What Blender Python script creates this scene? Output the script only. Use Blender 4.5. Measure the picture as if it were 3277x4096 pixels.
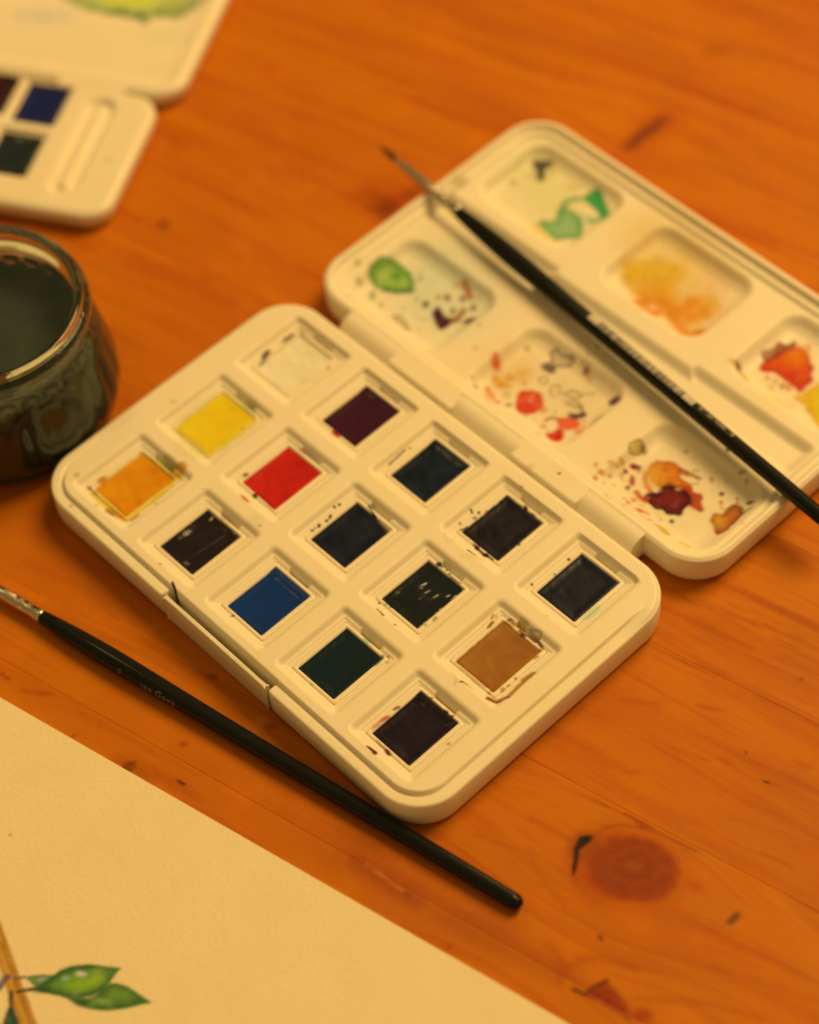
import bpy, math, random
import numpy as np
from mathutils import Matrix, Vector

# ------------------------------------------------------------------ scene, camera, lights
scene = bpy.context.scene
for o in list(bpy.data.objects):
    bpy.data.objects.remove(o)
S = 0.01            # all measures below are in centimetres, the scene is in metres
ZT = 0.75           # height of the paint surface above the table (cm)
COL = scene.collection

CAM = (22.04741, -16.64158, 38.17912)
RX = (0.69333395, 0.71856424, -0.05434588)
RY = (0.55844766, -0.58343845, -0.58969127)
RZ = (-0.45543853, 0.37850364, -0.8057982)
cd = bpy.data.cameras.new('camera')
cam = bpy.data.objects.new('camera', cd)
COL.objects.link(cam)
cam.matrix_world = Matrix(((RX[0], -RY[0], -RZ[0], CAM[0] * S), (RX[1], -RY[1], -RZ[1], CAM[1] * S),
                           (RX[2], -RY[2], -RZ[2], (CAM[2] + ZT) * S), (0, 0, 0, 1)))
cd.sensor_fit = 'VERTICAL'
cd.sensor_height = 36.0
cd.sensor_width = 28.8
cd.lens = 8857.28 / 4096 * 36
cd.clip_start = 0.01
cd.clip_end = 20
cd.dof.use_dof = True
cd.dof.focus_distance = 0.4495
cd.dof.aperture_fstop = 6.5
cd.dof.aperture_blades = 9
scene.camera = cam
scene.render.resolution_x = 819
scene.render.resolution_y = 1024

scene.view_settings.view_transform = 'Standard'
scene.view_settings.look = 'None'
scene.view_settings.exposure = 0.0
scene.view_settings.gamma = 1.0
scene.view_settings.use_curve_mapping = False

world = bpy.data.worlds.new('World')
scene.world = world
world.use_nodes = True
bg = world.node_tree.nodes['Background']
bg.inputs[0].default_value = (1.0, 0.60, 0.18, 1)
bg.inputs[1].default_value = 0.28

def area(name, az, el, dist, size, power, color, target=(0, 2, 0)):
    ld = bpy.data.lights.new(name, 'AREA')
    ld.shape = 'DISK'
    ld.size = size
    ld.energy = power
    ld.color = color
    o = bpy.data.objects.new(name, ld)
    COL.objects.link(o)
    a, e = math.radians(az), math.radians(el)
    d = Vector((math.cos(a) * math.cos(e), math.sin(a) * math.cos(e), math.sin(e)))
    o.location = Vector(target) * S + d * dist
    o.rotation_euler = d.to_track_quat('Z', 'Y').to_euler()
    return o
area('ceiling_lamp', 88, 54, 1.5, 0.80, 21.8, (1.0, 0.63, 0.215))
area('far_lamp', 114, 25, 1.5, 0.16, 1.1, (1.0, 0.66, 0.22))
area('left_lamp', 188, 62, 1.5, 0.16, 0.7, (1.0, 0.66, 0.22))

# ------------------------------------------------------------------ small maths
_rng = np.random.default_rng(7)
_T = _rng.random((256, 256))
def vnoise(x, y, seed=0):
    x = np.asarray(x, float) + seed * 17.31
    y = np.asarray(y, float) + seed * 9.77
    xi = np.floor(x).astype(int); yi = np.floor(y).astype(int)
    fx = x - xi; fy = y - yi
    fx = fx * fx * (3 - 2 * fx); fy = fy * fy * (3 - 2 * fy)
    a = _T[xi & 255, yi & 255]; b = _T[(xi + 1) & 255, yi & 255]
    c = _T[xi & 255, (yi + 1) & 255]; d = _T[(xi + 1) & 255, (yi + 1) & 255]
    return (a * (1 - fx) + b * fx) * (1 - fy) + (c * (1 - fx) + d * fx) * fy
def fbm(x, y, seed=0, n=3):
    s = 0; a = 1; t = 0
    for k in range(n):
        s = s + a * (vnoise(x * 2 ** k, y * 2 ** k, seed + k) * 2 - 1); t += a; a *= 0.5
    return s / t
def sst(a, b, x):
    t = np.clip((x - a) / (b - a), 0, 1)
    return t * t * (3 - 2 * t)
def rr(x, y, cx, cy, hx, hy, r):
    qx = np.abs(x - cx) - (hx - r); qy = np.abs(y - cy) - (hy - r)
    return np.hypot(np.maximum(qx, 0), np.maximum(qy, 0)) + np.minimum(np.maximum(qx, qy), 0) - r
def lin(c):
    c = np.asarray(c, float) / 255
    return np.where(c <= 0.04045, c / 12.92, ((c + 0.055) / 1.055) ** 2.4)
ILLUM = lin((236, 190, 110)) / 0.8
def alb(c):                       # colour seen under the warm lamp -> colour of the thing itself
    return np.clip(lin(c) / ILLUM, 0.004, 0.85)

STAINS={
'lid':[
('p',(205,190,110),(205,190,110),.55,.55,.05,.5,.25,0,[[-2.359,6.528],[-2.341,6.002],[-2.683,5.576],[-3.295,5.361],[-4.021,5.414],[-4.672,5.726],[-5.07,6.219],[-5.099,6.761],[-4.748,7.199],[-4.113,7.413],[-3.375,7.346],[-2.734,7.02]]),
('p',(150,165,45),(75,120,25),.85,.95,.13,.05,.08,0,[[-5.41,5.589],[-5.438,5.978],[-5.273,6.236],[-4.862,6.31],[-4.572,6.238],[-4.272,5.974],[-4.367,5.782],[-4.774,5.501],[-5.023,5.404]]),
('p',(95,130,30),(95,130,30),.7,.7,.05,.06,.03,0,[[-4.802,6.091],[-4.764,6.031],[-4.761,5.963],[-4.794,5.907],[-4.854,5.876],[-4.925,5.88],[-4.988,5.917],[-5.026,5.977],[-5.03,6.045],[-4.997,6.101],[-4.937,6.132],[-4.865,6.128]]),
('l',(40,85,30),(40,85,30),.8,.8,.01,.05,.02,.05,[[-4.774,5.501],[-4.53,5.629],[-4.281,5.931]]),
('p',(110,135,45),(110,135,45),.8,.8,.05,.05,.03,0,[[-4.814,5.226],[-4.776,5.18],[-4.758,5.137],[-4.765,5.108],[-4.796,5.102],[-4.841,5.118],[-4.89,5.154],[-4.928,5.2],[-4.946,5.243],[-4.938,5.272],[-4.908,5.279],[-4.862,5.262]]),
('p',(130,135,50),(130,135,50),.7,.7,.05,.04,.03,0,[[-5.615,5.535],[-5.597,5.51],[-5.593,5.484],[-5.604,5.463],[-5.626,5.453],[-5.654,5.457],[-5.681,5.473],[-5.699,5.498],[-5.703,5.525],[-5.692,5.546],[-5.67,5.555],[-5.642,5.552]]),
('p',(130,135,50),(130,135,50),.7,.7,.05,.04,.03,0,[[-5.254,5.221],[-5.236,5.196],[-5.232,5.17],[-5.243,5.149],[-5.265,5.139],[-5.293,5.143],[-5.319,5.16],[-5.337,5.184],[-5.341,5.21],[-5.33,5.231],[-5.308,5.241],[-5.28,5.237]]),
('p',(130,135,50),(130,135,50),.7,.7,.05,.04,.03,0,[[-4.383,6.382],[-4.364,6.355],[-4.36,6.326],[-4.371,6.304],[-4.395,6.293],[-4.425,6.297],[-4.453,6.316],[-4.472,6.343],[-4.476,6.372],[-4.465,6.394],[-4.441,6.405],[-4.411,6.4]]),
('p',(130,135,50),(130,135,50),.7,.7,.05,.04,.03,0,[[-4.461,5.152],[-4.446,5.131],[-4.443,5.11],[-4.452,5.093],[-4.47,5.084],[-4.493,5.087],[-4.515,5.101],[-4.529,5.121],[-4.532,5.143],[-4.523,5.16],[-4.505,5.169],[-4.482,5.165]]),
('p',(130,135,50),(130,135,50),.7,.7,.05,.04,.03,0,[[-5.03,4.684],[-5.018,4.668],[-5.015,4.65],[-5.022,4.637],[-5.037,4.63],[-5.056,4.632],[-5.073,4.643],[-5.084,4.659],[-5.087,4.677],[-5.08,4.69],[-5.065,4.697],[-5.047,4.695]]),
('p',(130,135,50),(130,135,50),.7,.7,.05,.04,.03,0,[[-4.004,5.885],[-3.993,5.869],[-3.991,5.851],[-3.998,5.838],[-4.012,5.831],[-4.031,5.834],[-4.048,5.845],[-4.059,5.861],[-4.061,5.879],[-4.054,5.893],[-4.04,5.899],[-4.021,5.896]]),
('p',(85,25,28),(60,15,25),.97,.97,.05,.04,.04,0,[[-3.499,6.023],[-3.467,5.785],[-3.204,5.631],[-2.951,5.538],[-2.887,5.731],[-2.954,5.901],[-2.794,6.052],[-2.979,5.977],[-3.165,5.902],[-3.354,5.958]]),
('l',(160,60,20),(160,60,20),.9,.9,.01,.05,.02,.09,[[-2.914,5.938],[-2.928,6.159],[-2.972,6.332]]),
('l',(185,80,25),(185,80,25),.85,.85,.01,.05,.02,.12,[[-3.529,6.876],[-3.316,6.804],[-3.141,6.698]]),
('p',(70,30,35),(70,30,35),.9,.9,.05,.05,.03,0,[[-2.838,6.578],[-2.816,6.547],[-2.809,6.515],[-2.819,6.492],[-2.844,6.482],[-2.876,6.49],[-2.908,6.513],[-2.93,6.544],[-2.937,6.576],[-2.927,6.599],[-2.902,6.609],[-2.87,6.601]]),
('p',(40,50,50),(40,50,50),.9,.9,.05,.05,.03,0,[[-3.707,5.895],[-3.679,5.857],[-3.67,5.818],[-3.682,5.789],[-3.713,5.778],[-3.753,5.787],[-3.793,5.814],[-3.821,5.853],[-3.83,5.892],[-3.817,5.921],[-3.787,5.932],[-3.746,5.923]]),
('p',(120,60,30),(120,60,30),.9,.9,.05,.05,.03,0,[[-3.496,6.384],[-3.47,6.347],[-3.462,6.311],[-3.474,6.283],[-3.502,6.273],[-3.54,6.281],[-3.577,6.307],[-3.604,6.344],[-3.612,6.38],[-3.6,6.408],[-3.571,6.419],[-3.533,6.41]]),
('p',(110,55,35),(110,55,35),.9,.9,.05,.05,.03,0,[[-3.22,6.589],[-3.199,6.56],[-3.193,6.531],[-3.202,6.509],[-3.225,6.5],[-3.255,6.508],[-3.285,6.528],[-3.306,6.557],[-3.312,6.587],[-3.303,6.609],[-3.28,6.617],[-3.25,6.61]]),
('p',(120,80,40),(120,80,40),.9,.9,.05,.05,.03,0,[[-3.113,6.172],[-3.093,6.143],[-3.086,6.114],[-3.095,6.092],[-3.118,6.083],[-3.148,6.09],[-3.178,6.111],[-3.198,6.14],[-3.205,6.169],[-3.196,6.191],[-3.173,6.199],[-3.143,6.192]]),
('p',(170,120,50),(170,120,50),.9,.9,.05,.05,.03,0,[[-3.668,6.236],[-3.652,6.214],[-3.647,6.192],[-3.654,6.175],[-3.672,6.169],[-3.694,6.174],[-3.717,6.19],[-3.732,6.212],[-3.738,6.234],[-3.73,6.25],[-3.713,6.257],[-3.69,6.251]]),
('p',(200,140,50),(200,140,50),.9,.9,.05,.05,.03,0,[[-3.617,6.759],[-3.602,6.737],[-3.597,6.715],[-3.604,6.698],[-3.621,6.692],[-3.644,6.697],[-3.666,6.713],[-3.682,6.735],[-3.687,6.757],[-3.68,6.774],[-3.663,6.78],[-3.64,6.775]]),
('p',(80,25,30),(80,25,30),.95,.95,.05,.05,.03,0,[[-2.576,6.314],[-2.55,6.277],[-2.546,6.211],[-2.563,6.135],[-2.599,6.07],[-2.643,6.032],[-2.683,6.032],[-2.709,6.069],[-2.714,6.135],[-2.696,6.211],[-2.66,6.276],[-2.616,6.314]]),
('p',(190,160,80),(135,95,40),.35,.85,.05,.03,.03,0,[[-4.037,5.08],[-3.978,5.203],[-3.81,5.194],[-3.616,5.11],[-3.48,5.106],[-3.468,5.018],[-3.587,5.005],[-3.767,5.101],[-3.909,5.034]]),
('p',(230,165,65),(230,165,65),.5,.5,.05,.35,.25,0,[[-.511,6.228],[-.374,5.987],[-.373,5.717],[-.508,5.489],[-.744,5.364],[-1.019,5.375],[-1.26,5.52],[-1.401,5.761],[-1.404,6.033],[-1.267,6.264],[-1.028,6.389],[-.751,6.376]]),
('p',(225,175,85),(225,175,85),.4,.4,.05,.35,.25,0,[[1.228,6.833],[1.416,6.475],[1.398,6.069],[1.182,5.722],[.824,5.523],[.417,5.527],[.069,5.733],[-.126,6.09],[-.113,6.502],[.106,6.856],[.472,7.056],[.883,7.046]]),
('p',(230,150,40),(230,150,40),.55,.55,.05,.1,.08,0,[[-.53,6.036],[-.491,5.963],[-.496,5.878],[-.543,5.804],[-.62,5.761],[-.706,5.759],[-.778,5.8],[-.817,5.873],[-.813,5.957],[-.765,6.032],[-.688,6.075],[-.602,6.077]]),
('p',(225,85,25),(225,85,25),.9,.9,.05,.05,.03,0,[[-1.199,5.731],[-1.146,5.66],[-1.126,5.591],[-1.143,5.542],[-1.194,5.527],[-1.264,5.549],[-1.335,5.603],[-1.388,5.674],[-1.408,5.743],[-1.391,5.792],[-1.34,5.808],[-1.27,5.785]]),
('p',(228,140,20),(228,140,20),.85,.85,.05,.07,.03,0,[[-1.134,5.463],[-1.018,5.485],[-.876,5.445],[-.625,5.487],[-.614,5.389],[-.787,5.216],[-.959,5.279]]),
('p',(240,88,35),(215,45,12),.95,.95,.12,.04,.05,0,[[-.345,5.427],[-.312,5.567],[-.061,5.762],[.126,5.744],[.364,5.498],[.337,5.387],[.285,5.231],[.121,5.054],[-.066,5.09]]),
('p',(215,40,10),(215,40,10),.7,.7,.05,.1,.03,0,[[.158,5.431],[.185,5.381],[.18,5.322],[.147,5.27],[.093,5.239],[.033,5.237],[-.017,5.265],[-.043,5.315],[-.039,5.374],[-.005,5.426],[.049,5.458],[.109,5.459]]),
('p',(225,120,40),(225,120,40),.7,.7,.05,.05,.03,0,[[.466,5.531],[.485,5.495],[.482,5.453],[.458,5.417],[.421,5.395],[.378,5.394],[.343,5.414],[.325,5.45],[.327,5.492],[.351,5.528],[.389,5.55],[.431,5.551]]),
('p',(190,145,80),(110,75,45),.5,.85,.06,.03,.03,0,[[-.649,6.759],[-.598,6.919],[-.386,6.875],[-.159,6.957],[-.03,6.947],[-.005,6.795],[-.193,6.639],[-.298,6.606],[-.174,6.372],[-.445,6.335],[-.529,6.387],[-.431,6.568],[-.462,6.671]]),
('p',(85,55,45),(85,55,45),.7,.7,.05,.05,.03,0,[[-.52,6.395],[-.42,6.556],[-.264,6.571],[-.166,6.38],[-.425,6.332]]),
('p',(130,60,45),(130,60,45),.85,.85,.05,.04,.03,0,[[.419,6.934],[.44,6.899],[.444,6.863],[.429,6.834],[.4,6.821],[.364,6.827],[.331,6.85],[.309,6.884],[.306,6.921],[.32,6.95],[.35,6.963],[.386,6.957]]),
('l',(225,135,60),(225,135,60),.7,.7,.01,.04,.02,.09,[[.436,6.862],[.576,6.821]]),
('p',(225,175,90),(150,105,40),.3,.8,.05,.03,.03,0,[[-.119,6.162],[-.089,6.112],[-.088,6.056],[-.114,6.01],[-.162,5.986],[-.218,5.99],[-.268,6.022],[-.297,6.072],[-.299,6.128],[-.272,6.174],[-.225,6.198],[-.168,6.194]]),
('p',(225,140,50),(225,140,50),.7,.7,.05,.04,.03,0,[[-.402,5.764],[-.387,5.739],[-.385,5.712],[-.397,5.69],[-.42,5.678],[-.448,5.681],[-.472,5.697],[-.488,5.722],[-.489,5.749],[-.477,5.771],[-.454,5.782],[-.426,5.78]]),
('p',(225,170,80),(175,120,50),.4,.7,.05,.03,.03,0,[[.057,6.025],[.069,6.188],[.199,6.246],[.32,6.102],[.352,5.894],[.227,5.884]]),
('p',(210,160,80),(135,90,40),.4,.8,.05,.03,.03,0,[[.34,6.099],[.437,6.19],[.46,6.342],[.637,6.402],[.765,6.372],[.713,6.216],[.558,6.133]]),
('l',(175,130,60),(175,130,60),.6,.6,.01,.03,.02,.04,[[.722,6.418],[.887,6.596]]),
('p',(190,140,70),(135,90,40),.5,.8,.04,.03,.03,0,[[.624,5.959],[.647,6.11],[.813,6.181],[.953,6.121],[.923,6.029],[.789,6.03],[.684,5.931]]),
('l',(150,100,50),(150,100,50),.8,.8,.01,.03,.02,.05,[[.933,6.124],[1.117,6.0]]),
('p',(110,60,55),(85,40,45),.9,.9,.05,.04,.03,0,[[1.481,6.809],[1.521,6.76],[1.534,6.694],[1.517,6.628],[1.474,6.58],[1.418,6.563],[1.363,6.581],[1.323,6.63],[1.31,6.696],[1.327,6.762],[1.37,6.81],[1.426,6.827]]),
('p',(120,90,60),(120,90,60),.7,.7,.05,.04,.03,0,[[1.517,6.196],[1.532,6.17],[1.543,6.108],[1.545,6.027],[1.538,5.948],[1.524,5.892],[1.507,5.875],[1.492,5.901],[1.481,5.963],[1.479,6.045],[1.486,6.124],[1.5,6.179]]),
('p',(180,115,50),(180,115,50),.8,.8,.05,.035,.03,0,[[-1.049,4.868],[-1.033,4.844],[-1.031,4.818],[-1.041,4.798],[-1.062,4.788],[-1.089,4.791],[-1.113,4.807],[-1.129,4.832],[-1.132,4.857],[-1.121,4.878],[-1.1,4.888],[-1.074,4.884]]),
('p',(200,160,70),(200,160,70),.8,.8,.05,.035,.03,0,[[-1.239,4.961],[-1.229,4.941],[-1.23,4.917],[-1.244,4.896],[-1.266,4.884],[-1.29,4.883],[-1.311,4.894],[-1.321,4.914],[-1.32,4.938],[-1.306,4.959],[-1.284,4.972],[-1.26,4.973]]),
('p',(215,75,35),(215,75,35),.8,.8,.05,.035,.03,0,[[-.412,4.955],[-.404,4.932],[-.413,4.901],[-.438,4.87],[-.47,4.847],[-.502,4.839],[-.525,4.848],[-.532,4.87],[-.523,4.901],[-.499,4.932],[-.467,4.955],[-.435,4.963]]),
('p',(175,90,40),(175,90,40),.8,.8,.05,.035,.03,0,[[-.21,5.081],[-.204,5.062],[-.212,5.035],[-.233,5.008],[-.261,4.988],[-.289,4.981],[-.309,4.988],[-.315,5.008],[-.307,5.034],[-.286,5.061],[-.258,5.081],[-.23,5.089]]),
('p',(215,110,50),(215,110,50),.8,.8,.05,.035,.03,0,[[-.704,4.849],[-.69,4.828],[-.688,4.805],[-.697,4.787],[-.716,4.778],[-.739,4.782],[-.761,4.796],[-.774,4.817],[-.777,4.84],[-.768,4.858],[-.749,4.867],[-.726,4.864]]),
('p',(180,140,60),(180,140,60),.8,.8,.05,.035,.03,0,[[-1.058,6.551],[-1.04,6.523],[-1.038,6.492],[-1.052,6.467],[-1.078,6.455],[-1.109,6.458],[-1.137,6.476],[-1.154,6.504],[-1.156,6.535],[-1.142,6.56],[-1.116,6.572],[-1.086,6.569]]),
('p',(140,120,60),(140,120,60),.8,.8,.05,.035,.03,0,[[-.507,4.778],[-.502,4.762],[-.51,4.738],[-.529,4.714],[-.554,4.697],[-.578,4.689],[-.595,4.695],[-.6,4.711],[-.592,4.735],[-.573,4.759],[-.548,4.777],[-.524,4.784]]),
('p',(225,140,60),(225,140,60),.8,.8,.05,.035,.03,0,[[-1.805,5.6],[-1.791,5.578],[-1.788,5.555],[-1.797,5.536],[-1.817,5.528],[-1.841,5.531],[-1.863,5.546],[-1.877,5.568],[-1.88,5.591],[-1.871,5.609],[-1.851,5.618],[-1.827,5.615]]),
('p',(230,145,60),(230,145,60),.8,.8,.05,.035,.03,0,[[.193,7.511],[.209,7.486],[.214,7.462],[.207,7.445],[.189,7.439],[.166,7.445],[.143,7.463],[.126,7.488],[.121,7.512],[.128,7.529],[.146,7.535],[.169,7.528]]),
('p',(225,120,60),(225,120,60),.8,.8,.05,.035,.03,0,[[.738,5.172],[.75,5.151],[.751,5.127],[.74,5.107],[.72,5.097],[.696,5.099],[.675,5.113],[.662,5.135],[.661,5.158],[.672,5.178],[.692,5.188],[.716,5.186]]),
('p',(225,150,80),(225,150,80),.8,.8,.05,.035,.03,0,[[.65,5.642],[.66,5.626],[.662,5.609],[.655,5.595],[.641,5.589],[.624,5.591],[.608,5.602],[.598,5.618],[.596,5.635],[.604,5.649],[.617,5.655],[.635,5.652]]),
('p',(222,165,70),(222,165,70),.8,.8,.05,.035,.03,0,[[-.436,5.298],[-.412,5.256],[-.411,5.21],[-.434,5.17],[-.474,5.149],[-.522,5.152],[-.563,5.177],[-.588,5.219],[-.589,5.265],[-.566,5.305],[-.525,5.326],[-.478,5.323]]),
('p',(228,150,50),(228,150,50),.8,.8,.05,.035,.03,0,[[-.707,5.692],[-.686,5.647],[-.694,5.592],[-.729,5.541],[-.783,5.508],[-.84,5.502],[-.885,5.524],[-.906,5.569],[-.898,5.625],[-.863,5.676],[-.809,5.709],[-.752,5.715]]),
('p',(225,150,80),(225,150,80),.8,.8,.05,.035,.03,0,[[.852,4.923],[.853,4.907],[.841,4.883],[.817,4.856],[.789,4.833],[.763,4.822],[.748,4.824],[.746,4.839],[.759,4.864],[.783,4.891],[.811,4.913],[.837,4.925]]),
('l',(228,115,30),(228,115,30),.85,.85,.01,.04,.02,.11,[[-.937,5.039],[-.793,4.981],[-.652,4.942]]),
('p',(240,90,35),(225,70,25),.93,.93,.05,.04,.03,0,[[.784,5.513],[1.0,5.739],[1.213,5.794],[1.322,5.644],[1.128,5.396],[.98,5.36]]),
('p',(215,40,15),(215,40,15),.95,.95,.05,.04,.03,0,[[1.001,5.338],[1.121,5.368],[1.277,5.222],[1.276,5.033],[1.086,4.956],[.898,5.03],[1.009,5.156]]),
('p',(240,110,60),(240,110,60),.75,.75,.05,.04,.03,0,[[1.274,5.555],[1.454,5.643],[1.521,5.538],[1.445,5.445]]),
('l',(240,120,70),(240,120,70),.5,.5,.01,.04,.02,.05,[[1.159,5.955],[1.333,5.823],[1.433,5.665]]),
('l',(90,35,40),(90,35,40),.92,.92,.01,.04,.02,.12,[[.966,5.792],[1.065,5.845],[1.128,5.989]]),
('l',(185,110,50),(185,110,50),.8,.8,.01,.03,.02,.06,[[.641,5.314],[.686,5.441],[.788,5.509]]),
('p',(228,180,90),(228,180,90),.3,.3,.05,.4,.3,0,[[5.402,6.852],[5.624,6.318],[5.523,5.681],[5.13,5.107],[4.546,4.745],[3.923,4.689],[3.424,4.96],[3.186,5.491],[3.279,6.141],[3.681,6.731],[4.281,7.097],[4.912,7.139]]),
('p',(215,165,45),(140,95,25),.75,.9,.05,.025,.03,0,[[2.583,5.872],[2.557,6.059],[2.647,6.239],[2.766,6.188],[2.823,6.007],[2.753,5.846],[2.683,5.803]]),
('p',(120,80,30),(120,80,30),.75,.75,.05,.04,.03,0,[[2.834,6.181],[2.863,6.138],[2.872,6.096],[2.86,6.065],[2.829,6.055],[2.789,6.068],[2.748,6.1],[2.72,6.143],[2.71,6.186],[2.722,6.216],[2.753,6.226],[2.794,6.214]]),
('p',(222,115,15),(200,80,12),.92,.92,.08,.03,.08,0,[[3.141,5.936],[3.205,6.183],[3.382,6.306],[3.532,6.378],[3.71,6.339],[3.825,6.171],[4.01,6.163],[4.154,6.162],[4.324,6.05],[4.502,6.128],[4.595,5.943],[4.824,5.823],[4.647,5.766],[4.364,5.768],[3.761,5.649],[3.493,5.669],[3.281,5.744]]),
('p',(232,150,30),(232,150,30),.7,.7,.05,.1,.1,0,[[3.557,5.914],[3.639,5.786],[3.664,5.658],[3.624,5.564],[3.53,5.53],[3.407,5.564],[3.287,5.657],[3.204,5.786],[3.178,5.915],[3.218,6.01],[3.313,6.044],[3.437,6.009]]),
('p',(195,65,15),(175,50,15),.9,.9,.05,.04,.06,0,[[3.959,6.022],[4.176,6.137],[4.356,6.034],[4.511,6.137],[4.604,5.953],[4.824,5.823],[4.637,5.757],[4.43,5.695]]),
('p',(125,28,15),(60,12,14),.98,.98,.12,.025,.06,0,[[3.608,5.228],[3.664,5.442],[3.812,5.514],[3.739,5.674],[3.809,5.833],[4.045,5.966],[4.289,5.97],[4.5,5.853],[4.433,5.652],[4.58,5.409],[4.393,5.343],[4.331,5.216],[4.176,5.27],[4.021,5.167],[3.815,5.198],[3.704,5.182]]),
('l',(80,15,15),(80,15,15),.7,.7,.01,.05,.02,.1,[[3.798,5.845],[3.999,5.899],[4.232,5.916]]),
('l',(215,75,20),(215,75,20),.9,.9,.01,.03,.02,.09,[[3.434,5.222],[3.593,5.167],[3.725,5.179]]),
('l',(225,90,20),(225,90,20),.9,.9,.01,.03,.02,.07,[[3.506,5.497],[3.611,5.46]]),
('l',(150,50,20),(150,50,20),.85,.85,.01,.03,.02,.06,[[3.71,6.339],[3.923,6.38],[4.166,6.427]]),
('l',(190,90,25),(190,90,25),.85,.85,.01,.03,.02,.1,[[3.744,6.302],[3.896,6.331]]),
('l',(220,130,50),(220,130,50),.8,.8,.01,.03,.02,.09,[[3.229,5.741],[3.333,5.608],[3.464,5.503]]),
('l',(200,130,50),(200,130,50),.7,.7,.01,.02,.02,.03,[[4.151,6.205],[4.235,6.309]]),
('p',(195,100,20),(140,55,18),.95,.95,.09,.03,.05,0,[[5.047,5.788],[5.026,5.971],[5.171,6.042],[5.12,6.219],[5.158,6.414],[5.315,6.474],[5.513,6.325],[5.547,6.088],[5.581,5.851],[5.585,5.61],[5.462,5.515],[5.254,5.672]]),
('p',(225,145,30),(225,145,30),.8,.8,.05,.1,.03,0,[[5.295,5.913],[5.333,5.849],[5.343,5.784],[5.32,5.735],[5.271,5.716],[5.21,5.731],[5.152,5.776],[5.113,5.84],[5.104,5.906],[5.127,5.955],[5.176,5.974],[5.237,5.959]]),
('l',(110,70,40),(110,70,40),.7,.7,.01,.05,.02,.06,[[5.513,6.325],[5.554,6.477]]),
('p',(232,170,35),(205,130,20),.9,.9,.04,.025,.03,0,[[4.286,4.79],[4.466,4.872],[4.687,4.861],[4.804,4.75],[4.698,4.693],[4.493,4.764]]),
('p',(235,180,55),(220,150,35),.8,.8,.03,.02,.03,0,[[4.961,4.79],[5.132,4.91],[5.269,4.931],[5.284,4.856],[5.129,4.796]]),
('p',(140,35,30),(140,35,30),.88,.88,.05,.025,.03,0,[[3.022,5.762],[3.033,5.73],[3.021,5.688],[2.99,5.647],[2.948,5.618],[2.906,5.609],[2.875,5.622],[2.865,5.654],[2.876,5.696],[2.908,5.737],[2.95,5.766],[2.992,5.775]]),
('p',(145,60,30),(145,60,30),.88,.88,.05,.025,.03,0,[[2.942,5.49],[2.954,5.467],[2.952,5.44],[2.938,5.416],[2.914,5.403],[2.887,5.403],[2.865,5.417],[2.853,5.44],[2.855,5.467],[2.869,5.491],[2.893,5.504],[2.92,5.504]]),
('p',(185,60,35),(185,60,35),.88,.88,.05,.025,.03,0,[[3.192,5.427],[3.232,5.373],[3.251,5.324],[3.244,5.293],[3.212,5.287],[3.165,5.31],[3.115,5.354],[3.075,5.408],[3.056,5.458],[3.063,5.489],[3.094,5.494],[3.141,5.472]]),
('p',(215,135,40),(215,135,40),.88,.88,.05,.025,.03,0,[[2.755,5.567],[2.775,5.535],[2.779,5.502],[2.766,5.476],[2.74,5.465],[2.708,5.471],[2.677,5.494],[2.657,5.526],[2.653,5.559],[2.666,5.585],[2.692,5.596],[2.724,5.59]]),
('p',(228,165,65),(228,165,65),.88,.88,.05,.025,.03,0,[[2.685,5.352],[2.701,5.321],[2.7,5.285],[2.681,5.255],[2.649,5.237],[2.614,5.238],[2.585,5.256],[2.568,5.287],[2.57,5.323],[2.589,5.353],[2.62,5.371],[2.655,5.37]]),
('p',(215,120,25),(215,120,25),.88,.88,.05,.025,.03,0,[[2.689,5.007],[2.707,4.974],[2.707,4.937],[2.689,4.906],[2.657,4.889],[2.62,4.891],[2.589,4.912],[2.57,4.945],[2.57,4.982],[2.588,5.013],[2.62,5.03],[2.657,5.028]]),
('p',(215,130,35),(215,130,35),.88,.88,.05,.025,.03,0,[[2.699,4.786],[2.714,4.759],[2.715,4.73],[2.702,4.706],[2.677,4.693],[2.648,4.696],[2.622,4.713],[2.607,4.739],[2.606,4.769],[2.619,4.793],[2.644,4.806],[2.673,4.803]]),
('p',(220,150,60),(220,150,60),.88,.88,.05,.025,.03,0,[[2.444,5.038],[2.462,5.013],[2.468,4.989],[2.462,4.972],[2.445,4.967],[2.422,4.975],[2.398,4.994],[2.38,5.019],[2.374,5.043],[2.38,5.06],[2.397,5.066],[2.42,5.057]]),
('p',(120,60,30),(120,60,30),.88,.88,.05,.025,.03,0,[[3.25,5.207],[3.262,5.186],[3.263,5.164],[3.253,5.145],[3.235,5.136],[3.213,5.139],[3.193,5.152],[3.181,5.173],[3.18,5.195],[3.19,5.214],[3.209,5.223],[3.231,5.22]]),
('p',(225,110,30),(225,110,30),.88,.88,.05,.025,.03,0,[[3.563,5.047],[3.574,5.027],[3.575,5.003],[3.563,4.984],[3.544,4.974],[3.521,4.976],[3.502,4.989],[3.49,5.01],[3.49,5.033],[3.501,5.052],[3.52,5.062],[3.543,5.061]]),
('p',(220,105,30),(220,105,30),.88,.88,.05,.025,.03,0,[[3.566,4.868],[3.584,4.84],[3.589,4.812],[3.58,4.791],[3.559,4.783],[3.532,4.79],[3.505,4.81],[3.487,4.838],[3.482,4.867],[3.491,4.888],[3.512,4.896],[3.54,4.889]]),
('p',(205,110,50),(205,110,50),.88,.88,.05,.025,.03,0,[[4.217,4.835],[4.221,4.822],[4.217,4.805],[4.206,4.789],[4.189,4.778],[4.172,4.775],[4.16,4.781],[4.155,4.794],[4.159,4.811],[4.171,4.827],[4.187,4.838],[4.204,4.841]]),
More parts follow.
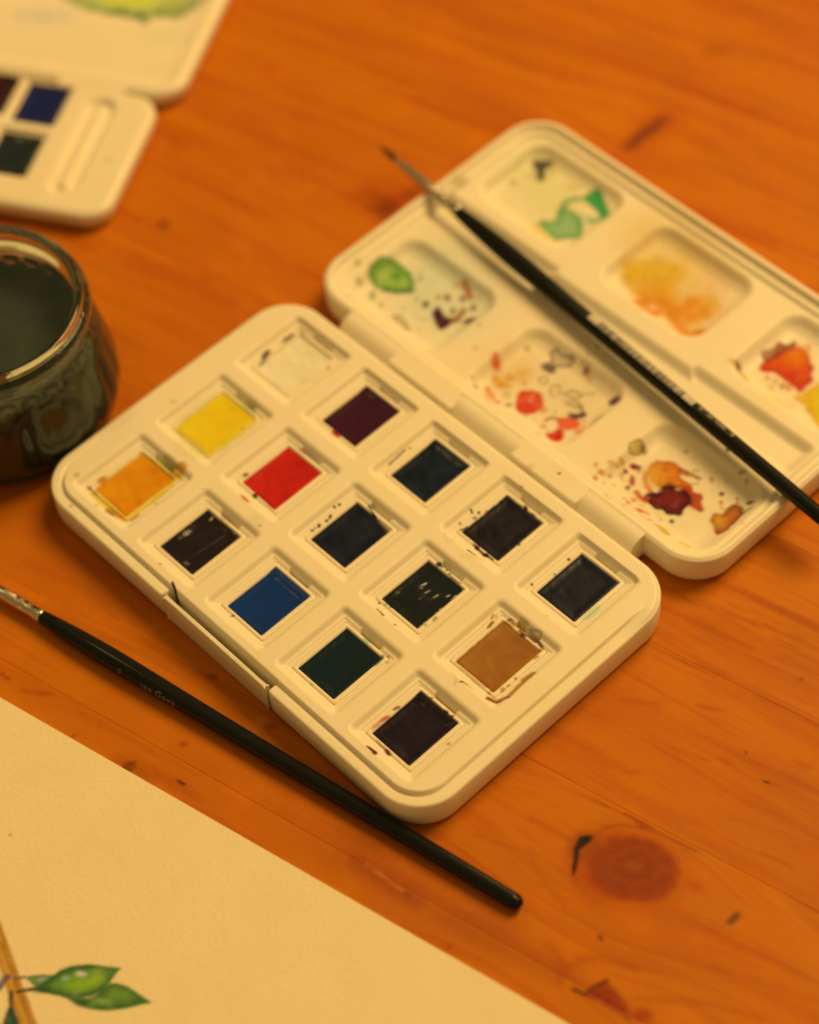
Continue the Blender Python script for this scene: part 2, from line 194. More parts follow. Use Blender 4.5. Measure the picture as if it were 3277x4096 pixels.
('p',(75,30,30),(75,30,30),.88,.88,.05,.025,.03,0,[[4.532,5.192],[4.542,5.174],[4.542,5.154],[4.532,5.138],[4.515,5.129],[4.496,5.13],[4.48,5.141],[4.47,5.159],[4.47,5.179],[4.48,5.196],[4.497,5.204],[4.516,5.203]]),
('p',(70,30,35),(70,30,35),.88,.88,.05,.025,.03,0,[[4.822,6.48],[4.834,6.457],[4.833,6.431],[4.821,6.41],[4.799,6.399],[4.775,6.4],[4.754,6.414],[4.742,6.437],[4.743,6.463],[4.755,6.484],[4.777,6.496],[4.801,6.494]]),
('p',(60,35,30),(60,35,30),.88,.88,.05,.025,.03,0,[[4.234,7.304],[4.244,7.286],[4.244,7.266],[4.235,7.25],[4.219,7.242],[4.2,7.244],[4.184,7.257],[4.174,7.275],[4.173,7.295],[4.182,7.311],[4.198,7.319],[4.217,7.316]]),
('p',(80,35,40),(80,35,40),.88,.88,.05,.025,.03,0,[[5.446,6.698],[5.452,6.677],[5.445,6.651],[5.426,6.625],[5.4,6.607],[5.374,6.602],[5.355,6.611],[5.348,6.632],[5.355,6.659],[5.374,6.685],[5.401,6.702],[5.427,6.707]]),
('p',(215,140,50),(215,140,50),.88,.88,.05,.025,.03,0,[[3.497,6.789],[3.507,6.771],[3.508,6.751],[3.499,6.735],[3.482,6.727],[3.463,6.729],[3.446,6.741],[3.436,6.76],[3.435,6.78],[3.444,6.796],[3.46,6.804],[3.48,6.801]]),
('p',(210,130,50),(210,130,50),.88,.88,.05,.025,.03,0,[[4.406,6.61],[4.425,6.582],[4.433,6.556],[4.427,6.538],[4.41,6.534],[4.385,6.544],[4.36,6.566],[4.341,6.594],[4.333,6.62],[4.339,6.638],[4.356,6.642],[4.381,6.632]]),
('p',(205,90,40),(205,90,40),.88,.88,.05,.025,.03,0,[[4.95,6.283],[4.962,6.263],[4.965,6.242],[4.957,6.227],[4.942,6.22],[4.922,6.225],[4.904,6.239],[4.892,6.26],[4.889,6.28],[4.897,6.296],[4.912,6.302],[4.931,6.297]]),
('p',(225,165,70),(225,165,70),.88,.88,.05,.025,.03,0,[[2.998,5.035],[3.005,5.019],[3.002,4.999],[2.99,4.981],[2.971,4.97],[2.952,4.968],[2.936,4.976],[2.929,4.992],[2.932,5.012],[2.944,5.03],[2.963,5.041],[2.982,5.043]]),
('p',(215,150,70),(215,150,70),.88,.88,.05,.025,.03,0,[[2.952,5.314],[2.972,5.287],[2.982,5.263],[2.979,5.247],[2.963,5.244],[2.939,5.256],[2.914,5.278],[2.894,5.305],[2.884,5.329],[2.887,5.345],[2.903,5.348],[2.927,5.337]]),
('p',(190,100,50),(190,100,50),.88,.88,.05,.025,.03,0,[[5.133,6.595],[5.14,6.583],[5.141,6.57],[5.135,6.56],[5.125,6.556],[5.114,6.558],[5.103,6.566],[5.096,6.578],[5.095,6.59],[5.101,6.6],[5.111,6.605],[5.123,6.603]]),
('p',(200,120,40),(200,120,40),.88,.88,.05,.025,.03,0,[[4.607,4.739],[4.612,4.731],[4.613,4.722],[4.609,4.714],[4.601,4.711],[4.592,4.712],[4.584,4.718],[4.58,4.726],[4.579,4.736],[4.583,4.743],[4.59,4.746],[4.599,4.745]]),
('p',(215,150,60),(215,150,60),.88,.88,.05,.025,.03,0,[[3.802,5.048],[3.806,5.039],[3.806,5.028],[3.8,5.019],[3.79,5.014],[3.78,5.014],[3.771,5.019],[3.767,5.028],[3.767,5.039],[3.773,5.048],[3.782,5.054],[3.793,5.054]]),
('p',(225,150,80),(225,150,80),.88,.88,.05,.025,.03,0,[[5.038,6.186],[5.051,6.167],[5.057,6.149],[5.053,6.137],[5.042,6.135],[5.025,6.142],[5.008,6.157],[4.995,6.176],[4.989,6.194],[4.993,6.206],[5.004,6.209],[5.021,6.201]]),
('p',(190,120,60),(190,120,60),.88,.88,.05,.025,.03,0,[[4.315,5.042],[4.322,5.031],[4.324,5.02],[4.321,5.012],[4.313,5.009],[4.303,5.012],[4.292,5.02],[4.285,5.032],[4.283,5.043],[4.286,5.051],[4.294,5.053],[4.305,5.05]]),
('p',(225,160,80),(225,160,80),.88,.88,.05,.025,.03,0,[[2.863,4.814],[2.869,4.803],[2.87,4.792],[2.865,4.784],[2.856,4.78],[2.846,4.781],[2.836,4.788],[2.83,4.798],[2.829,4.809],[2.833,4.818],[2.842,4.822],[2.853,4.82]]),
('p',(228,160,70),(228,160,70),.88,.88,.05,.025,.03,0,[[4.021,6.589],[4.024,6.569],[4.011,6.54],[3.986,6.509],[3.954,6.485],[3.925,6.474],[3.906,6.479],[3.902,6.499],[3.915,6.528],[3.941,6.559],[3.973,6.584],[4.002,6.594]]),
('p',(220,150,80),(220,150,80),.88,.88,.05,.025,.03,0,[[3.397,4.935],[3.402,4.926],[3.403,4.917],[3.399,4.909],[3.392,4.906],[3.383,4.907],[3.374,4.913],[3.369,4.922],[3.368,4.931],[3.372,4.938],[3.38,4.942],[3.389,4.941]]),
('p',(220,150,70),(220,150,70),.88,.88,.05,.025,.03,0,[[4.028,4.79],[4.032,4.78],[4.03,4.768],[4.022,4.757],[4.011,4.75],[3.999,4.749],[3.99,4.753],[3.986,4.763],[3.988,4.775],[3.996,4.786],[4.007,4.793],[4.019,4.794]]),
('p',(222,90,25),(222,90,25),.92,.92,.05,.02,.03,0,[[3.729,4.843],[3.815,4.925],[3.905,4.943],[4.029,5.003],[3.929,4.898],[3.903,4.828],[3.813,4.81]]),
('l',(215,140,60),(215,140,60),.6,.6,.01,.02,.02,.03,[[4.097,4.676],[4.171,4.769]]),
('p',(225,190,85),(225,190,85),.6,.6,.05,.5,.3,0,[[-3.035,10.305],[-3.079,9.929],[-3.419,9.657],[-3.968,9.56],[-4.586,9.665],[-5.107,9.947],[-5.388,10.333],[-5.349,10.718],[-4.999,10.996],[-4.435,11.089],[-3.813,10.975],[-3.302,10.687]]),
('p',(30,28,22),(30,28,22),.99,.99,.05,.04,.03,0,[[-5.176,10.89],[-4.802,11.175],[-4.698,11.084],[-4.77,10.876],[-4.518,10.598],[-4.614,10.476],[-4.898,10.734],[-5.04,10.767]]),
('p',(228,190,95),(195,150,60),.1,.5,.06,.05,.03,0,[[-4.712,11.159],[-4.601,10.988],[-4.588,10.758],[-4.678,10.53],[-4.846,10.365],[-5.047,10.306],[-5.228,10.37],[-5.341,10.54],[-5.355,10.771],[-5.265,11.001],[-5.096,11.167],[-4.894,11.225]]),
('p',(170,130,50),(170,130,50),.75,.75,.05,.06,.03,0,[[-4.968,10.066],[-4.947,10.034],[-4.942,10.001],[-4.955,9.976],[-4.982,9.965],[-5.015,9.971],[-5.047,9.993],[-5.068,10.024],[-5.073,10.057],[-5.06,10.083],[-5.033,10.094],[-4.999,10.088]]),
('p',(200,150,60),(200,150,60),.5,.5,.05,.05,.03,0,[[-4.756,10.519],[-4.765,10.494],[-4.808,10.473],[-4.874,10.461],[-4.946,10.462],[-5.003,10.475],[-5.031,10.497],[-5.022,10.523],[-4.978,10.544],[-4.912,10.556],[-4.841,10.555],[-4.784,10.542]]),
('p',(205,155,60),(205,155,60),.5,.5,.05,.06,.03,0,[[-4.507,11.008],[-4.466,10.952],[-4.452,10.897],[-4.466,10.859],[-4.505,10.847],[-4.56,10.865],[-4.614,10.908],[-4.655,10.964],[-4.67,11.019],[-4.656,11.057],[-4.616,11.069],[-4.561,11.051]]),
('p',(200,165,60),(200,165,60),.6,.6,.05,.06,.03,0,[[-3.711,11.005],[-3.7,10.964],[-3.72,10.908],[-3.767,10.851],[-3.827,10.809],[-3.885,10.792],[-3.925,10.806],[-3.936,10.846],[-3.916,10.902],[-3.869,10.959],[-3.809,11.002],[-3.751,11.018]]),
('p',(228,165,40),(228,165,40),.7,.7,.05,.12,.03,0,[[-3.677,9.257],[-3.628,9.483],[-3.209,9.291],[-2.904,9.353],[-3.009,9.255],[-3.297,9.209]]),
('p',(145,165,75),(95,140,50),.85,.9,.13,.04,.05,0,[[-3.68,9.571],[-3.516,9.679],[-3.358,9.827],[-3.58,10.164],[-3.515,10.27],[-3.085,10.308],[-2.856,10.205],[-2.519,9.78],[-2.681,9.673],[-2.82,9.611],[-2.886,9.438],[-3.035,9.387],[-3.305,9.425],[-3.547,9.469]]),
('l',(100,140,50),(100,140,50),.85,.85,.01,.05,.02,.12,[[-3.488,10.067],[-3.635,10.432],[-3.581,10.62],[-3.368,10.818]]),
('p',(70,150,55),(50,125,45),.93,.93,.1,.04,.04,0,[[-3.46,10.916],[-3.404,11.175],[-3.252,11.225],[-2.877,11.002],[-2.571,10.833],[-2.573,10.605],[-2.882,10.724],[-3.287,10.803]]),
('l',(85,140,50),(85,140,50),.85,.85,.01,.05,.02,.13,[[-2.593,10.767],[-2.62,10.516],[-2.767,10.356]]),
('l',(125,150,75),(125,150,75),.5,.5,.01,.06,.02,.08,[[-3.538,10.294],[-3.143,10.299],[-2.851,10.481]]),
('p',(232,165,55),(232,165,55),.65,.65,.05,.5,.3,0,[[1.409,10.322],[1.273,9.896],[.746,9.627],[-.04,9.587],[-.884,9.789],[-1.56,10.186],[-1.878,10.673],[-1.744,11.116],[-1.192,11.389],[-.38,11.418],[.466,11.2],[1.117,10.798]]),
('p',(228,160,30),(228,160,30),.92,.92,.05,.1,.15,0,[[-1.296,9.81],[-1.138,10.227],[-.893,10.39],[-.751,10.557],[-.313,10.8],[-.045,10.582],[.116,10.135],[-.178,9.925],[-.511,9.811],[-.669,9.397],[-.991,9.56]]),
('p',(230,150,35),(230,150,35),.7,.7,.05,.2,.15,0,[[.515,9.91],[.507,9.763],[.36,9.612],[.112,9.497],[-.172,9.448],[-.414,9.48],[-.551,9.583],[-.545,9.731],[-.396,9.883],[-.145,9.998],[.139,10.046],[.381,10.013]]),
('p',(230,150,35),(230,150,35),.7,.7,.05,.2,.15,0,[[1.146,10.388],[1.258,10.243],[1.296,10.026],[1.251,9.793],[1.134,9.608],[.977,9.518],[.821,9.548],[.708,9.691],[.668,9.909],[.713,10.143],[.831,10.33],[.989,10.42]]),
('l',(232,145,25),(232,145,25),.8,.8,.01,.12,.08,.43,[[-.401,9.583],[-.303,9.742],[-.061,9.903],[.269,9.752]]),
('l',(230,120,15),(230,120,15),.85,.85,.01,.08,.05,.23,[[-.122,9.253],[.097,9.198],[.307,9.232],[.295,9.351]]),
('l',(230,130,20),(230,130,20),.85,.85,.01,.08,.06,.29,[[-.142,9.3],[-.056,9.578],[.191,9.678],[.48,9.624],[.753,9.426],[1.045,9.314],[1.282,9.313],[1.421,9.475]]),
('l',(232,130,20),(232,130,20),.85,.85,.01,.1,.06,.35,[[.544,9.553],[.719,9.784],[.658,10.118],[.846,10.229],[1.087,10.065],[.948,9.74]]),
('p',(232,155,30),(232,155,30),.8,.8,.05,.08,.03,0,[[.661,10.384],[.779,10.627],[1.01,10.581],[1.235,10.432],[1.127,10.233],[.935,10.182]]),
('p',(230,160,85),(230,160,85),.4,.4,.05,.25,.03,0,[[1.274,10.895],[1.27,10.716],[1.144,10.576],[.93,10.51],[.684,10.537],[.472,10.65],[.351,10.82],[.354,11.0],[.481,11.142],[.697,11.207],[.944,11.178],[1.155,11.064]]),
('p',(225,105,20),(225,105,20),.8,.8,.05,.05,.03,0,[[1.464,9.516],[1.478,9.485],[1.473,9.448],[1.451,9.415],[1.417,9.394],[1.381,9.393],[1.351,9.41],[1.337,9.442],[1.342,9.479],[1.364,9.512],[1.398,9.532],[1.435,9.534]]),
('p',(225,75,10),(205,45,12),.96,.96,.12,.04,.05,0,[[3.031,9.753],[3.032,9.894],[3.072,10.156],[3.101,10.409],[3.197,10.584],[3.234,10.732],[3.436,10.782],[3.635,10.689],[3.8,10.564],[3.973,10.477],[4.02,10.326],[4.181,10.229],[4.16,10.016],[4.201,9.753],[4.009,9.791],[3.651,9.81],[3.374,9.826],[3.174,9.609]]),
('p',(235,120,10),(235,120,10),.75,.75,.05,.18,.03,0,[[3.611,10.694],[3.661,10.586],[3.652,10.465],[3.587,10.362],[3.483,10.306],[3.368,10.31],[3.273,10.374],[3.223,10.482],[3.231,10.603],[3.297,10.706],[3.401,10.763],[3.516,10.758]]),
('p',(200,40,15),(200,40,15),.7,.7,.05,.12,.03,0,[[3.908,10.054],[3.952,9.972],[3.958,9.886],[3.924,9.82],[3.858,9.791],[3.779,9.807],[3.707,9.863],[3.661,9.945],[3.655,10.031],[3.69,10.097],[3.756,10.126],[3.836,10.11]]),
('p',(165,75,25),(110,40,20),.85,.92,.05,.04,.03,0,[[2.816,10.026],[2.898,10.217],[2.939,10.312],[2.896,10.554],[3.017,10.556],[3.121,10.626],[3.12,10.795],[3.219,10.774],[3.197,10.584],[3.141,10.362],[3.099,10.125],[3.032,9.894]]),
('p',(115,40,18),(115,40,18),.95,.95,.05,.05,.03,0,[[2.785,9.343],[2.831,9.307],[2.86,9.264],[2.864,9.225],[2.842,9.2],[2.799,9.196],[2.748,9.214],[2.702,9.25],[2.673,9.294],[2.669,9.333],[2.691,9.358],[2.733,9.362]]),
('p',(215,130,35),(215,130,35),.8,.8,.05,.05,.03,0,[[2.721,9.261],[2.72,9.236],[2.697,9.213],[2.66,9.199],[2.618,9.197],[2.583,9.208],[2.563,9.229],[2.564,9.254],[2.586,9.277],[2.624,9.291],[2.666,9.293],[2.701,9.282]]),
('l',(215,140,30),(215,140,30),.8,.8,.01,.04,.02,.09,[[2.94,9.22],[3.117,9.18]]),
('p',(232,170,20),(228,150,10),.93,.93,.1,.06,.08,0,[[4.18,9.541],[4.244,9.821],[4.296,10.201],[4.432,10.55],[5.176,9.888],[5.393,9.154],[5.032,9.32],[4.703,9.439],[4.448,9.577]]),
('p',(215,120,40),(215,120,40),.75,.75,.05,.04,.03,0,[[3.412,9.612],[3.43,9.582],[3.434,9.552],[3.425,9.531],[3.403,9.523],[3.375,9.531],[3.349,9.553],[3.331,9.582],[3.327,9.612],[3.336,9.634],[3.358,9.642],[3.386,9.634]]),
('p',(190,95,35),(190,95,35),.75,.75,.05,.04,.03,0,[[3.805,9.652],[3.824,9.621],[3.829,9.589],[3.818,9.566],[3.795,9.557],[3.766,9.566],[3.738,9.589],[3.719,9.621],[3.714,9.653],[3.725,9.676],[3.748,9.684],[3.777,9.676]]),
('p',(228,150,80),(228,150,80),.75,.75,.05,.04,.03,0,[[3.619,9.67],[3.641,9.633],[3.647,9.596],[3.635,9.569],[3.608,9.559],[3.574,9.569],[3.541,9.596],[3.519,9.633],[3.513,9.67],[3.525,9.697],[3.552,9.707],[3.587,9.697]]),
('p',(220,140,60),(220,140,60),.75,.75,.05,.04,.03,0,[[3.942,9.727],[3.967,9.685],[3.974,9.643],[3.96,9.612],[3.929,9.601],[3.89,9.612],[3.853,9.643],[3.828,9.685],[3.822,9.728],[3.836,9.759],[3.866,9.77],[3.905,9.759]]),
('p',(228,165,70),(228,165,70),.75,.75,.05,.04,.03,0,[[3.664,9.464],[3.683,9.432],[3.688,9.4],[3.677,9.377],[3.654,9.369],[3.625,9.377],[3.597,9.4],[3.578,9.432],[3.573,9.464],[3.584,9.487],[3.607,9.495],[3.636,9.487]]),
('p',(230,150,60),(230,150,60),.75,.75,.05,.04,.03,0,[[3.509,10.935],[3.535,10.892],[3.541,10.849],[3.527,10.817],[3.496,10.806],[3.457,10.818],[3.419,10.85],[3.393,10.894],[3.386,10.937],[3.4,10.969],[3.432,10.98],[3.471,10.968]]),
('p',(225,165,60),(225,165,60),.5,.5,.05,.05,.03,0,[[4.15,9.208],[4.137,9.181],[4.087,9.161],[4.015,9.153],[3.939,9.161],[3.88,9.181],[3.854,9.209],[3.868,9.236],[3.917,9.257],[3.99,9.264],[4.065,9.256],[4.124,9.236]]),
('p',(228,165,60),(228,165,60),.5,.5,.05,.05,.03,0,[[4.359,9.329],[4.379,9.287],[4.376,9.239],[4.35,9.199],[4.309,9.176],[4.264,9.178],[4.227,9.203],[4.207,9.246],[4.21,9.294],[4.235,9.334],[4.276,9.357],[4.321,9.355]]),
('p',(190,95,40),(190,95,40),.4059255961996934,.4059255961996934,.05,.025,.03,0,[[3.028,4.831],[3.033,4.822],[3.033,4.812],[3.028,4.805],[3.019,4.802],[3.01,4.805],[3.001,4.812],[2.997,4.821],[2.997,4.831],[3.002,4.838],[3.01,4.841],[3.02,4.838]]),
('p',(225,165,80),(225,165,80),.6473340251621524,.6473340251621524,.05,.025,.03,0,[[3.374,5.737],[3.372,5.727],[3.366,5.72],[3.358,5.719],[3.35,5.724],[3.344,5.733],[3.342,5.744],[3.344,5.754],[3.35,5.76],[3.358,5.761],[3.366,5.757],[3.372,5.748]]),
('p',(190,95,40),(190,95,40),.4068160317997274,.4068160317997274,.05,.025,.03,0,[[3.517,4.637],[3.517,4.632],[3.512,4.627],[3.505,4.625],[3.497,4.627],[3.49,4.631],[3.487,4.636],[3.487,4.642],[3.492,4.646],[3.499,4.648],[3.507,4.647],[3.514,4.643]]),
('p',(222,150,60),(222,150,60),.5212442510778985,.5212442510778985,.05,.025,.03,0,[[3.219,5.772],[3.212,5.767],[3.199,5.769],[3.185,5.776],[3.173,5.787],[3.166,5.799],[3.166,5.809],[3.173,5.814],[3.186,5.813],[3.2,5.806],[3.212,5.795],[3.219,5.782]]),
('p',(225,165,80),(225,165,80),.7604089469433527,.7604089469433527,.05,.025,.03,0,[[3.786,4.771],[3.786,4.76],[3.781,4.752],[3.773,4.749],[3.763,4.751],[3.755,4.759],[3.75,4.77],[3.75,4.781],[3.754,4.789],[3.763,4.793],[3.772,4.79],[3.781,4.782]]),
('p',(205,110,50),(205,110,50),.5160915515159522,.5160915515159522,.05,.025,.03,0,[[3.653,4.6],[3.65,4.591],[3.641,4.586],[3.628,4.585],[3.614,4.589],[3.604,4.598],[3.599,4.607],[3.602,4.616],[3.611,4.622],[3.625,4.622],[3.638,4.618],[3.649,4.61]]),
('p',(225,165,80),(225,165,80),.6403463882452498,.6403463882452498,.05,.025,.03,0,[[3.734,4.994],[3.73,4.983],[3.72,4.977],[3.707,4.977],[3.693,4.984],[3.684,4.995],[3.681,5.008],[3.685,5.019],[3.695,5.026],[3.708,5.025],[3.722,5.019],[3.731,5.007]]),
('p',(222,150,60),(222,150,60),.8459453401909668,.8459453401909668,.05,.025,.03,0,[[2.891,5.324],[2.884,5.316],[2.874,5.314],[2.865,5.318],[2.858,5.326],[2.856,5.337],[2.859,5.348],[2.867,5.355],[2.876,5.357],[2.886,5.353],[2.892,5.345],[2.894,5.334]]),
('p',(190,95,40),(190,95,40),.7212176590783896,.7212176590783896,.05,.025,.03,0,[[3.111,5.672],[3.107,5.656],[3.097,5.646],[3.083,5.645],[3.069,5.653],[3.06,5.668],[3.057,5.687],[3.061,5.703],[3.071,5.713],[3.085,5.714],[3.098,5.706],[3.108,5.691]]),
('p',(222,150,60),(222,150,60),.687441299449002,.687441299449002,.05,.025,.03,0,[[3.299,4.48],[3.297,4.471],[3.29,4.466],[3.279,4.464],[3.268,4.468],[3.26,4.475],[3.256,4.485],[3.258,4.493],[3.265,4.499],[3.276,4.5],[3.287,4.496],[3.295,4.489]]),
('p',(222,150,60),(222,150,60),.745956349274805,.745956349274805,.05,.025,.03,0,[[3.082,5.291],[3.084,5.283],[3.081,5.276],[3.076,5.273],[3.069,5.274],[3.063,5.279],[3.058,5.286],[3.056,5.295],[3.058,5.302],[3.064,5.305],[3.07,5.304],[3.077,5.299]]),
('p',(190,95,40),(190,95,40),.7964073882613111,.7964073882613111,.05,.025,.03,0,[[3.198,6.019],[3.197,6.011],[3.191,6.005],[3.181,6.002],[3.17,6.002],[3.16,6.007],[3.155,6.014],[3.155,6.022],[3.161,6.028],[3.171,6.031],[3.183,6.031],[3.192,6.026]]),
('p',(222,150,60),(222,150,60),.6410101761230825,.6410101761230825,.05,.025,.03,0,[[3.78,5.625],[3.785,5.612],[3.782,5.599],[3.773,5.589],[3.759,5.585],[3.746,5.588],[3.735,5.597],[3.73,5.61],[3.733,5.624],[3.742,5.634],[3.756,5.638],[3.769,5.634]]),
('p',(222,150,60),(222,150,60),.5529162205101827,.5529162205101827,.05,.025,.03,0,[[4.201,5.055],[4.195,5.053],[4.187,5.055],[4.18,5.06],[4.174,5.068],[4.173,5.076],[4.175,5.082],[4.181,5.085],[4.189,5.083],[4.196,5.077],[4.202,5.069],[4.203,5.061]]),
('p',(190,95,40),(190,95,40),.7900746413919524,.7900746413919524,.05,.025,.03,0,[[2.755,5.393],[2.754,5.381],[2.747,5.371],[2.734,5.368],[2.72,5.37],[2.708,5.379],[2.702,5.391],[2.702,5.403],[2.71,5.413],[2.722,5.416],[2.736,5.414],[2.748,5.405]]),
('p',(150,60,40),(150,60,40),.7241400634648623,.7241400634648623,.05,.025,.03,0,[[3.061,5.756],[3.06,5.738],[3.052,5.725],[3.039,5.721],[3.023,5.727],[3.011,5.74],[3.003,5.758],[3.004,5.776],[3.012,5.788],[3.026,5.792],[3.041,5.787],[3.054,5.774]]),
('p',(190,95,40),(190,95,40),.7547784096512544,.7547784096512544,.05,.025,.03,0,[[2.793,5.091],[2.794,5.076],[2.788,5.064],[2.775,5.059],[2.76,5.061],[2.746,5.07],[2.738,5.084],[2.737,5.099],[2.744,5.111],[2.756,5.117],[2.771,5.115],[2.785,5.105]]),
('p',(205,110,50),(205,110,50),.6823034990549302,.6823034990549302,.05,.025,.03,0,[[3.586,5.84],[3.591,5.83],[3.591,5.82],[3.586,5.813],[3.577,5.81],[3.568,5.813],[3.56,5.82],[3.555,5.829],[3.555,5.839],[3.56,5.846],[3.568,5.849],[3.578,5.847]]),
('p',(225,165,80),(225,165,80),.4272595616406088,.4272595616406088,.05,.025,.03,0,[[3.404,4.914],[3.409,4.904],[3.41,4.894],[3.406,4.887],[3.398,4.884],[3.388,4.886],[3.379,4.893],[3.374,4.903],[3.373,4.913],[3.377,4.92],[3.385,4.923],[3.395,4.921]]),
('p',(190,95,40),(190,95,40),.47983945953681906,.47983945953681906,.05,.025,.03,0,[[3.911,4.8],[3.909,4.794],[3.902,4.79],[3.894,4.79],[3.886,4.795],[3.881,4.802],[3.879,4.81],[3.882,4.817],[3.888,4.82],[3.897,4.82],[3.904,4.815],[3.91,4.808]]),
('p',(225,165,80),(225,165,80),.7658755787619541,.7658755787619541,.05,.025,.03,0,[[3.197,4.548],[3.201,4.537],[3.198,4.526],[3.19,4.517],[3.178,4.513],[3.165,4.515],[3.156,4.523],[3.152,4.534],[3.154,4.546],[3.163,4.555],[3.175,4.559],[3.187,4.556]]),
('p',(150,60,40),(150,60,40),.48432745341307387,.48432745341307387,.05,.025,.03,0,[[3.938,5.409],[3.94,5.402],[3.938,5.396],[3.932,5.392],[3.925,5.392],[3.918,5.395],[3.914,5.402],[3.912,5.409],[3.915,5.415],[3.92,5.419],[3.927,5.419],[3.934,5.416]]),
('p',(150,60,40),(150,60,40),.5010071649945813,.5010071649945813,.05,.025,.03,0,[[3.391,4.846],[3.388,4.842],[3.383,4.84],[3.376,4.841],[3.369,4.846],[3.365,4.852],[3.365,4.858],[3.368,4.862],[3.373,4.864],[3.38,4.863],[3.387,4.858],[3.391,4.852]]),
('p',(205,110,50),(205,110,50),.6029959829283501,.6029959829283501,.05,.025,.03,0,[[4.044,4.932],[4.038,4.928],[4.032,4.927],[4.025,4.93],[4.02,4.936],[4.019,4.944],[4.021,4.951],[4.026,4.955],[4.033,4.956],[4.04,4.953],[4.044,4.947],[4.046,4.939]]),
('p',(190,95,40),(190,95,40),.5253664639074307,.5253664639074307,.05,.025,.03,0,[[2.585,5.282],[2.587,5.273],[2.583,5.265],[2.575,5.259],[2.565,5.257],[2.555,5.26],[2.549,5.267],[2.547,5.275],[2.55,5.284],[2.558,5.289],[2.568,5.291],[2.578,5.288]]),
('p',(205,110,50),(205,110,50),.6332789291235645,.6332789291235645,.05,.025,.03,0,[[3.738,5.286],[3.736,5.275],[3.729,5.267],[3.716,5.264],[3.703,5.267],[3.692,5.276],[3.687,5.287],[3.688,5.299],[3.696,5.307],[3.708,5.309],[3.721,5.306],[3.732,5.298]]),
('p',(190,95,40),(190,95,40),.8142755723444337,.8142755723444337,.05,.025,.03,0,[[5.219,6.5],[5.217,6.49],[5.211,6.483],[5.2,6.481],[5.189,6.483],[5.179,6.491],[5.175,6.5],[5.176,6.51],[5.182,6.517],[5.193,6.519],[5.204,6.517],[5.214,6.509]]),
('p',(190,95,40),(190,95,40),.8275725248723602,.8275725248723602,.05,.025,.03,0,[[3.499,6.097],[3.499,6.079],[3.491,6.066],[3.477,6.062],[3.462,6.068],[3.45,6.081],[3.443,6.1],[3.444,6.118],[3.452,6.13],[3.465,6.135],[3.48,6.129],[3.492,6.115]]),
('p',(190,95,40),(190,95,40),.6447374720385739,.6447374720385739,.05,.025,.03,0,[[5.031,6.956],[5.019,6.949],[5.006,6.949],[4.994,6.957],[4.986,6.97],[4.986,6.984],[4.992,6.997],[5.004,7.004],[5.017,7.004],[5.029,6.996],[5.037,6.983],[5.037,6.969]]),
('p',(222,150,60),(222,150,60),.42028456453841195,.42028456453841195,.05,.025,.03,0,[[5.784,5.97],[5.774,5.958],[5.76,5.953],[5.746,5.958],[5.736,5.97],[5.733,5.986],[5.737,6.003],[5.747,6.015],[5.76,6.019],[5.774,6.015],[5.784,6.003],[5.787,5.986]]),
('p',(225,165,80),(225,165,80),.40591502350920083,.40591502350920083,.05,.025,.03,0,[[5.599,6.242],[5.595,6.225],[5.584,6.216],[5.57,6.215],[5.557,6.224],[5.548,6.239],[5.545,6.257],[5.55,6.273],[5.56,6.283],[5.574,6.284],[5.587,6.275],[5.597,6.26]]),
('p',(190,95,40),(190,95,40),.42396098094112505,.42396098094112505,.05,.025,.03,0,[[4.668,6.765],[4.666,6.756],[4.66,6.751],[4.652,6.75],[4.643,6.755],[4.637,6.763],[4.634,6.773],[4.637,6.781],[4.643,6.787],[4.651,6.788],[4.66,6.783],[4.666,6.775]]),
('p',(190,95,40),(190,95,40),.7520463003040526,.7520463003040526,.05,.025,.03,0,[[4.862,7.114],[4.861,7.104],[4.857,7.098],[4.85,7.097],[4.843,7.1],[4.838,7.108],[4.835,7.117],[4.836,7.126],[4.84,7.133],[4.847,7.134],[4.854,7.131],[4.86,7.123]]),
('p',(205,110,50),(205,110,50),.5231914793312171,.5231914793312171,.05,.025,.03,0,[[4.064,6.126],[4.067,6.113],[4.064,6.102],[4.057,6.095],[4.046,6.096],[4.035,6.103],[4.026,6.115],[4.023,6.128],[4.026,6.14],[4.034,6.146],[4.045,6.145],[4.056,6.138]]),
('p',(190,95,40),(190,95,40),.4224693334878983,.4224693334878983,.05,.025,.03,0,[[4.854,7.037],[4.844,7.029],[4.831,7.029],[4.817,7.036],[4.807,7.049],[4.802,7.064],[4.805,7.077],[4.815,7.084],[4.828,7.085],[4.842,7.078],[4.853,7.065],[4.857,7.05]]),
('p',(225,165,80),(225,165,80),.7687867142320715,.7687867142320715,.05,.025,.03,0,[[4.027,5.894],[4.028,5.884],[4.023,5.876],[4.014,5.872],[4.003,5.873],[3.994,5.879],[3.988,5.889],[3.987,5.899],[3.992,5.907],[4.001,5.911],[4.012,5.91],[4.022,5.904]]),
('p',(225,165,80),(225,165,80),.7845020206326518,.7845020206326518,.05,.025,.03,0,[[5.609,6.05],[5.606,6.049],[5.601,6.051],[5.595,6.055],[5.591,6.061],[5.589,6.067],[5.591,6.07],[5.594,6.072],[5.6,6.07],[5.605,6.065],[5.609,6.06],[5.611,6.054]]),
('p',(150,60,40),(150,60,40),.5753362164942615,.5753362164942615,.05,.025,.03,0,[[4.029,5.268],[4.029,5.26],[4.024,5.255],[4.016,5.252],[4.007,5.254],[4.0,5.259],[3.996,5.266],[3.996,5.274],[4.001,5.279],[4.009,5.282],[4.018,5.28],[4.025,5.275]]),
('p',(205,110,50),(205,110,50),.7222192699117047,.7222192699117047,.05,.025,.03,0,[[4.085,5.941],[4.081,5.928],[4.07,5.921],[4.056,5.921],[4.041,5.928],[4.031,5.941],[4.027,5.955],[4.031,5.967],[4.042,5.974],[4.056,5.974],[4.071,5.967],[4.081,5.955]]),
